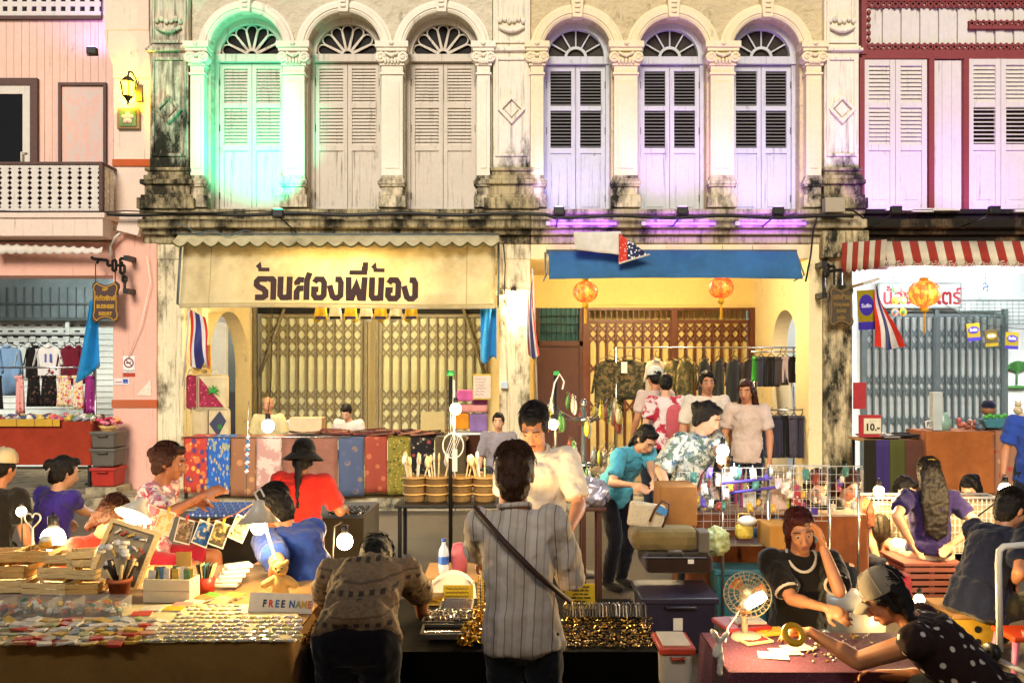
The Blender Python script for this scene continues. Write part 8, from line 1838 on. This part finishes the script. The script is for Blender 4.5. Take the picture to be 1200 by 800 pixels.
g = crate_box(ax(748, 5.7), ax(832, 5.7), 5.5, 5.95, .02, .38, M_PURP, M_PURP, 'dark purple storage bin with a white label on the road'); part('label', MB().bx(ax(790, 5.42), ax(801, 5.42), 5.445, 5.452, .19, .27), M_WPLAST, g)
crate_box(ax(832, 6.3), ax(925, 6.3), 6.1, 6.5, .02, .42, M_TEAL, M_TEAL, 'teal storage bin behind the chrome stand')
carton('cardboard_box', ax(895, 5.95), ax(926, 5.95), 5.85, 6.1, az(640, 5.95), az(612, 5.95), mat('tan_carton', 'a8742c', .8, .15, 8), 'tan cardboard box beside the head of the black t-shirt person', None, rot=4)
g = thing('blue_clothes', 'heap of bright blue clothes on the teal bin', 'clothes', at(912, 648, 6.2)); m = MB()
for k in range(7): m.ell(at(898+k*7, 626-4*(k % 3), 6.3), (.12, .12, .07), 12, 8)
o = blob('heap', m, cloth('bright_blue_cloth', '3f8ac0', .15, .02), g, .016, 1, .06, .08); o.location = -WL[g.name]
g = thing('clear_bag', 'clear bag of lime green things beside the chrome stand', 'bag', at(840, 652, 5.9)); m = MB(); m.ell(at(840, 634, 5.9), (.09, .07, .11), 14, 9); o = blob('bag', m, mat('lime_bag', 'a8ac78', .3, .3, 20), g, .012, 0, .05, .05, .02); o.location = -WL[g.name]
g = thing('yellow_toy_bag', 'yellow and white toy bag on the purple shelf', 'bag', at(872, 633, 6.05)); c = at(872, 622, 6.05); part('bag', MB().cb(c, (.13, .08, .11)), mat('toy_yellow', 'c8a83c', .6, .3, 30), g, .03); part('bow', MB().ell(c+V((.02, -.02, .08)), (.07, .04, .04), 10, 7), M_WPLAST, g); part('handle', MB().tube([c+V((-.05, 0, .06)), c+V((-.04, 0, .13)), c+V((.04, 0, .13)), c+V((.05, 0, .06))], .007, 5), M_PINE, g)
carton('dark_speaker', ax(813, 5.85), ax(826, 5.85), 5.7, 5.85, az(642, 5.85), az(618, 5.85), M_GREYP, 'small dark upright box beside the olive tote', None)
g = thing('mannequin_cap', 'dark cap hung on the wire by the white basket', 'cap', at(1032, 638, 6.8)); c = at(1032, 618, 6.8); m = MB(); m.ell(c, (.085, .06, .12), 12, 9); o = blob('cap', m, mat('dark_olive_cap', '2c2414', .7, .2), g, .012, 1, .02, .05); o.location = -WL[g.name]; m = MB()
for k in range(3): m.tube([c+V((-.05+.05*k, -.055, .10)), c+V((-.04+.04*k, -.07, .0)), c+V((-.05+.05*k, -.06, -.06))], .005, 4)
part('netting', m, M_BLKMET, g)
solo('hanger', MB().tube([at(1028, 592, 6.7), at(1046, 592, 6.7), at(1037, 583, 6.7)], .007, 5, close=True), mat('red_hanger', '8a3024', .5), 'small red triangle hanger on the white basket', 'hanger')
# white wire basket
g = thing('wire_basket', 'large white wire basket stall with a mesh front', 'basket', at(1085, 700, 7.0)); za, zb2 = az(648, 6.95), az(583, 6.95); x0, x1 = ax(1003, 6.95), ax(1172, 6.95)
part('rim', MB().tube([(x0, 6.95, zb2), (x1, 6.95, zb2), (x1, 7.15, zb2), (x0, 7.15, zb2)], .012, 6, close=True), M_WPLAST, g)
for i in range(33): xx = x0+(x1-x0)*i/32; part('wire', MB().tube([(xx, 6.95, za), (xx, 6.95, zb2)], .004, 4), M_WPLAST, g)
for i in range(8): zz = za+(zb2-za)*i/8; part('wire', MB().tube([(x0, 6.95, zz), (x1, 6.95, zz)], .004, 4), M_WPLAST, g)
part('lining', MB().bx(x0, x1, 7.0, 7.02, za, zb2-.04), mat('cream_lining', 'c8b490', .8, .25, 5), g)
for xx in (x0+.03, x1-.03): part('leg', MB().cyl((xx, 7.05, 0), (xx, 7.05, za), .018), M_STEEL, g)
bulb_thing(1030, 575, 6.6, .034, 8, 'bulb glowing at the left end of the white wire basket', [at(1030, 560, 6.65), at(1016, 598, 6.7), at(1018, 640, 6.8)])
bulb_thing(1178, 573, 5.9, .036, 10, 'bulb glowing beside the head of the man in navy', [at(1176, 556, 5.95), at(1165, 590, 6.3), at(1128, 618, 6.8)])
# crate seat, tub, boxes
def slat_crate(x0, x1, y0, y1, z0, z1, m_, label, n=8):
    g = thing('slatted_crate', label, 'crate', ((x0+x1)/2, (y0+y1)/2, z0)); h = (z1-z0)/n
    for i in range(n):
        z = z0+h*i
        for y in (y0, y1-.015): part('slat', MB().bx(x0, x1, y, y+.015, z+.004, z+h*.72), m_, g)
        for x in (x0, x1-.015): part('slat', MB().bx(x, x+.015, y0+.016, y1-.016, z+.004, z+h*.72), m_, g)
    for x in (x0+.016, (x0+x1)/2-.02, x1-.05): part('post', MB().bx(x, x+.035, y0+.016, y0+.035, z0, z1), m_, g)
    part('lid', MB().bx(x0-.008, x1+.008, y0-.008, y1+.008, z1, z1+.02), m_, g); part('core', MB().bx(x0+.05, x1-.05, y0+.04, y1-.02, z0, z1-.01), M_BLACK, g)
slat_crate(ax(1058, 6.25), ax(1126, 6.25), 6.22, 6.62, .02, .43, mat('rose_brown_plastic', '8a5248', .5, .15, 5), 'rose brown slatted crate used as a seat under the white shorts')
g = thing('basin', 'grey plastic basin with a pale lid behind the grey cap', 'basin', at(1003, 694, 5.3)); c = V((ax(1000, 5.3), 5.3, .0)); part('tub', MB().lathe([(.001, .0), (.16, .0), (.21, .42), (.19, .42), (.001, .06)], c, 22), mat('grey_tub', '7a7468', .4, .1, 4), g); part('lid', MB().lathe([(.22, .42), (.225, .44), (.08, .49), (.001, .495)], c, 22), mat('pale_tub_lid', '9a9488', .35, .1, 4), g)
solo('red_bag', MB().cb(at(1046, 690, 5.6), (.22, .2, .26)), cloth('rose_red_bag', '8a2434', .2, .02), 'rose red bag on the ground behind the grey cap', 'bag', bevel=.06)
g = thing('yellow_box', 'yellow box with dark holes that the man in navy sits on', 'box', (ax(1136, 5.35), 5.35, 0)); part('body', MB().bx(ax(1112, 5.3), ax(1160, 5.3), 5.25, 5.6, .05, .33), mat('yellow_cardboard', 'b08a24', .7, .2, 8), g, .006); part('lid', MB().bx(ax(1110, 5.3), ax(1162, 5.3), 5.235, 5.62, .331, .36), M_CARD, g, .004)
for px, py in ((1122, 735), (1122, 752), (1146, 737), (1146, 752), (1133, 746)):
    c = at(px, py, 5.247); part('hole', MB().prism([(c.x+.022*(1.8 if px == 1133 else 1)*math.cos(a), c.z+.022*math.sin(a)) for a in [2*math.pi*i/12 for i in range(12)]], 5.244, 5.249), M_BLACK, g)
g = thing('trolley', 'white tubular luggage trolley at the right edge', 'trolley', at(1180, 770, 4.7)); part('handle', MB().tube([at(1172, 762, 4.6), at(1170, 660, 4.6), at(1171, 645, 4.6), at(1176, 640, 4.6), at(1215, 637, 4.6)], .018, 8), M_WPLAST, g); part('foot_rail', MB().tube([at(1165, 770, 4.6), at(1225, 800, 4.3)], .016, 8), M_WPLAST, g); c = at(1162, 764, 4.6)
part('wheel', MB().lathe([(.015, -.02), (.05, -.02), (.055, 0), (.05, .02), (.015, .02)], c, 16, (1, .3, 0)), M_BLKMET, g)
g = thing('orange_stool', 'bright orange plastic stool at the right edge', 'stool', at(1196, 790, 5.0)); c = at(1197, 742, 5.0); part('seat', MB().cb(c, (.24, .24, .035)), mat('orange_plastic', 'd8481a', .4, .08, 5), g, .012)
for a in (-1, 1):
    for e in (-1, 1): part('leg', MB().tube([c+V((a*.09, e*.09, -.01)), V((c.x+a*.13, c.y+e*.13, 0))], [.02, .014], 8), mat('orange_leg', 'c8708a', .4, .08, 5), g)
# purple table and its goods
zp = .46; table(ax(846, 4.1), 2.35, 4.0, 4.55, zp-.01, 'low table with a purple crocheted cloth, front right', M_CARD)
M_CROCH = printed('purple_crochet', '5c3444', ['74485a', '44262f'], 60, .42)
drape(ax(850, 4.05), 2.38, 3.98, 4.57, zp-.004, .05, M_CROCH, 'purple crocheted cloth on the low front table', .02, 9, 31)
pon = lambda px, py: ontop(px, py, zp+.004)
c = pon(868, 738); g = thing('red_tray', 'red rimmed tray of books under the fan lamp', 'tray', c); part('rim', MB().cb(c+V((.02, .06, .015)), (.26, .24, .03), Matrix.Rotation(R(12), 3, 'Z')), M_REDP, g, .01)
for i, (px, py, c_, lb) in enumerate(((878, 736, 'd8cfc0', 'white book on the red tray'), (905, 742, 'd0a82c', 'yellow framed book right of the fan lamp'), (885, 752, '8a2c2c', 'dark red picture in a gold frame'))): p = pon(px, py)+V((0, .02, .032 if i == 0 else .0)); rt = Matrix.Rotation(R(8+6*i), 3, 'Z'); g = thing('framed_card', lb, 'card', p); part('border', MB().cb(p+V((0, 0, .006)), (.17, .12, .012), rt), M_PINE2 if i == 2 else mat('cov_'+c_, c_, .5, .15, 20), g, .003); part('picture', MB().cb(p+V((0, 0, .0135)), (.13, .085, .003), rt), printed('pic_%d' % i, c_, ['d8c8a8', '6a2a2a'], 30, .4), g)
for i in range(3): p = pon(906+i*14, 768-i*4); solo('price_card', MB().cb(p+V((0, 0, .002+.003*i)), (.15, .10, .003), Matrix.Rotation(R(-12+14*i), 3, 'Z')), printed('white_print', 'd0c8b8', ['6a625a'], 70, .36), ['white printed card nearest the table edge', 'white printed card in the middle of three', 'white printed card closest to the yellow roll'][i], 'card')
k0 = None
for i in range(70):
    p = pon(935+rnd.random()*100, 742+rnd.random()*35)
    if k0 is None: k0 = solo('bead_charm', MB().ell(p+V((0, 0, .004)), (.008, .006, .005), 7, 5), mat('bead_charm', 'ffffff', .25, .2, 30, metal=.3, pal=['c8b898', '8a7a5a', 'd8d0c0', 'a88a3a']), 'tiny bead charm scattered on the purple cloth', 'charm', 'bead charms on the purple cloth', org=p)
    else: same(k0, p, None, (0, 0, rnd.random()*6), None, rnd.uniform(.7, 1.8))
c = at(930, 743, 3.88); solo('tape_roll', MB().lathe([(.032, -.012), (.056, -.012), (.058, 0), (.056, .012), (.032, .012), (.030, 0), (.032, -.012)], c, 26, (.15, -.75, .65)), mat('yellow_tape', 'd8a414', .4, .08, 10), 'yellow ring shaped tape roll in the outstretched hand', 'tape roll')
g = thing('fan_lamp', 'round caged fan tilted back with a bright bulb clipped in front', 'fan', pon(872, 745)); c = at(876, 696, 4.45); axv = V((-.25, -.8, .5)); m = MB(); m0 = Matrix.Translation(c) @ V((0, 0, 1)).rotation_difference(axv.normalized()).to_matrix().to_4x4(); m.x = m0
for r_ in (.04, .07, .10, .125): m.tube([(r_*math.cos(a), r_*math.sin(a), .05*(1-(r_/.125)**2)) for a in [2*math.pi*i/28 for i in range(28)]], .0028, 4, close=True)
for i in range(26): a = 2*math.pi*i/26; m.tube([(.02*math.cos(a), .02*math.sin(a), .05), (.09*math.cos(a), .09*math.sin(a), .03), (.128*math.cos(a), .128*math.sin(a), 0), (.09*math.cos(a), .09*math.sin(a), -.05)], .002, 4)
part('cage', m, mat('cream_wire', '84775a', .4), g); m = MB(); m.x = m0
for k in range(3): m.sheet(lambda u, v, k=k: ((.02+.085*u)*math.cos(2.09*k+.9*(v-.5)), (.02+.085*u)*math.sin(2.09*k+.9*(v-.5)), .02*(v-.5)), 5, 5, .003)
part('blade', m, mat('amber_blade', 'b8682c', .4), g); m = MB(); m.x = m0; m.lathe([(.001, .054), (.022, .05), (.022, -.02), (.045, -.05), (.045, -.12), (.001, -.13)], (0, 0, 0), 16); part('motor', m, mat('cream_plastic', 'b8ad94', .4, .1, 5), g)
part('stand', MB().tube([c+V((0, .08, -.08)), V((c.x, 4.5, zp+.02))], .018, 8), mat('cream_plastic', 'b8ad94', .4, .1, 5), g); part('base', MB().lathe([(.001, .025), (.075, .02), (.085, 0)], V((c.x, 4.47, zp+.004)), 18), mat('cream_plastic', 'b8ad94', .4, .1, 5), g)
b = at(886, 702, 4.2); X = Matrix.Translation(b) @ V((0, 0, 1)).rotation_difference(V((-.85, -.1, -.42)).normalized()).to_matrix().to_4x4(); m = MB(); m.x = X; m.lathe([(.001, -.055), (.022, -.05), (.027, -.02), (.027, .03), (.001, .035)], (0, 0, 0), 14); part('bulb', m, M_BULB, g); m = MB(); m.x = X; m.lathe([(.028, .03), (.03, .06), (.02, .085), (.001, .088)], (0, 0, 0), 14); part('socket', m, M_WPLAST, g); lamp(g, b+V((0, -.05, 0)), 1.1, WARM, .035)
part('cord', MB().tube([X @ V((0, 0, .088)), at(862, 722, 4.2), at(853, 735, 4.2), at(850, 752, 4.1)], .004, 5), M_WPLAST, g)
bulb_thing(1077, 702, 4.95, .026, 5, 'small bulb shining right of the grey cap', [at(1084, 702, 5.0), at(1092, 712, 5.05), at(1110, 720, 5.2)])
g = thing('cloth_bow', 'white cloth knot tied at the corner of the low front table', 'cloth', at(842, 780, 3.95)); m = MB(); c = at(843, 752, 3.97)
for k, (dx, dz) in enumerate(((-.03, .05), (.03, .04), (-.02, -.05), (.01, -.09), (.0, -.14))): cap(m, c, c+V((dx, -.01, dz)), .016, .022, .6)
o = blob('knot', m, M_WPLAST, g, .006, 1, .012, .03); o.location = -WL[g.name]
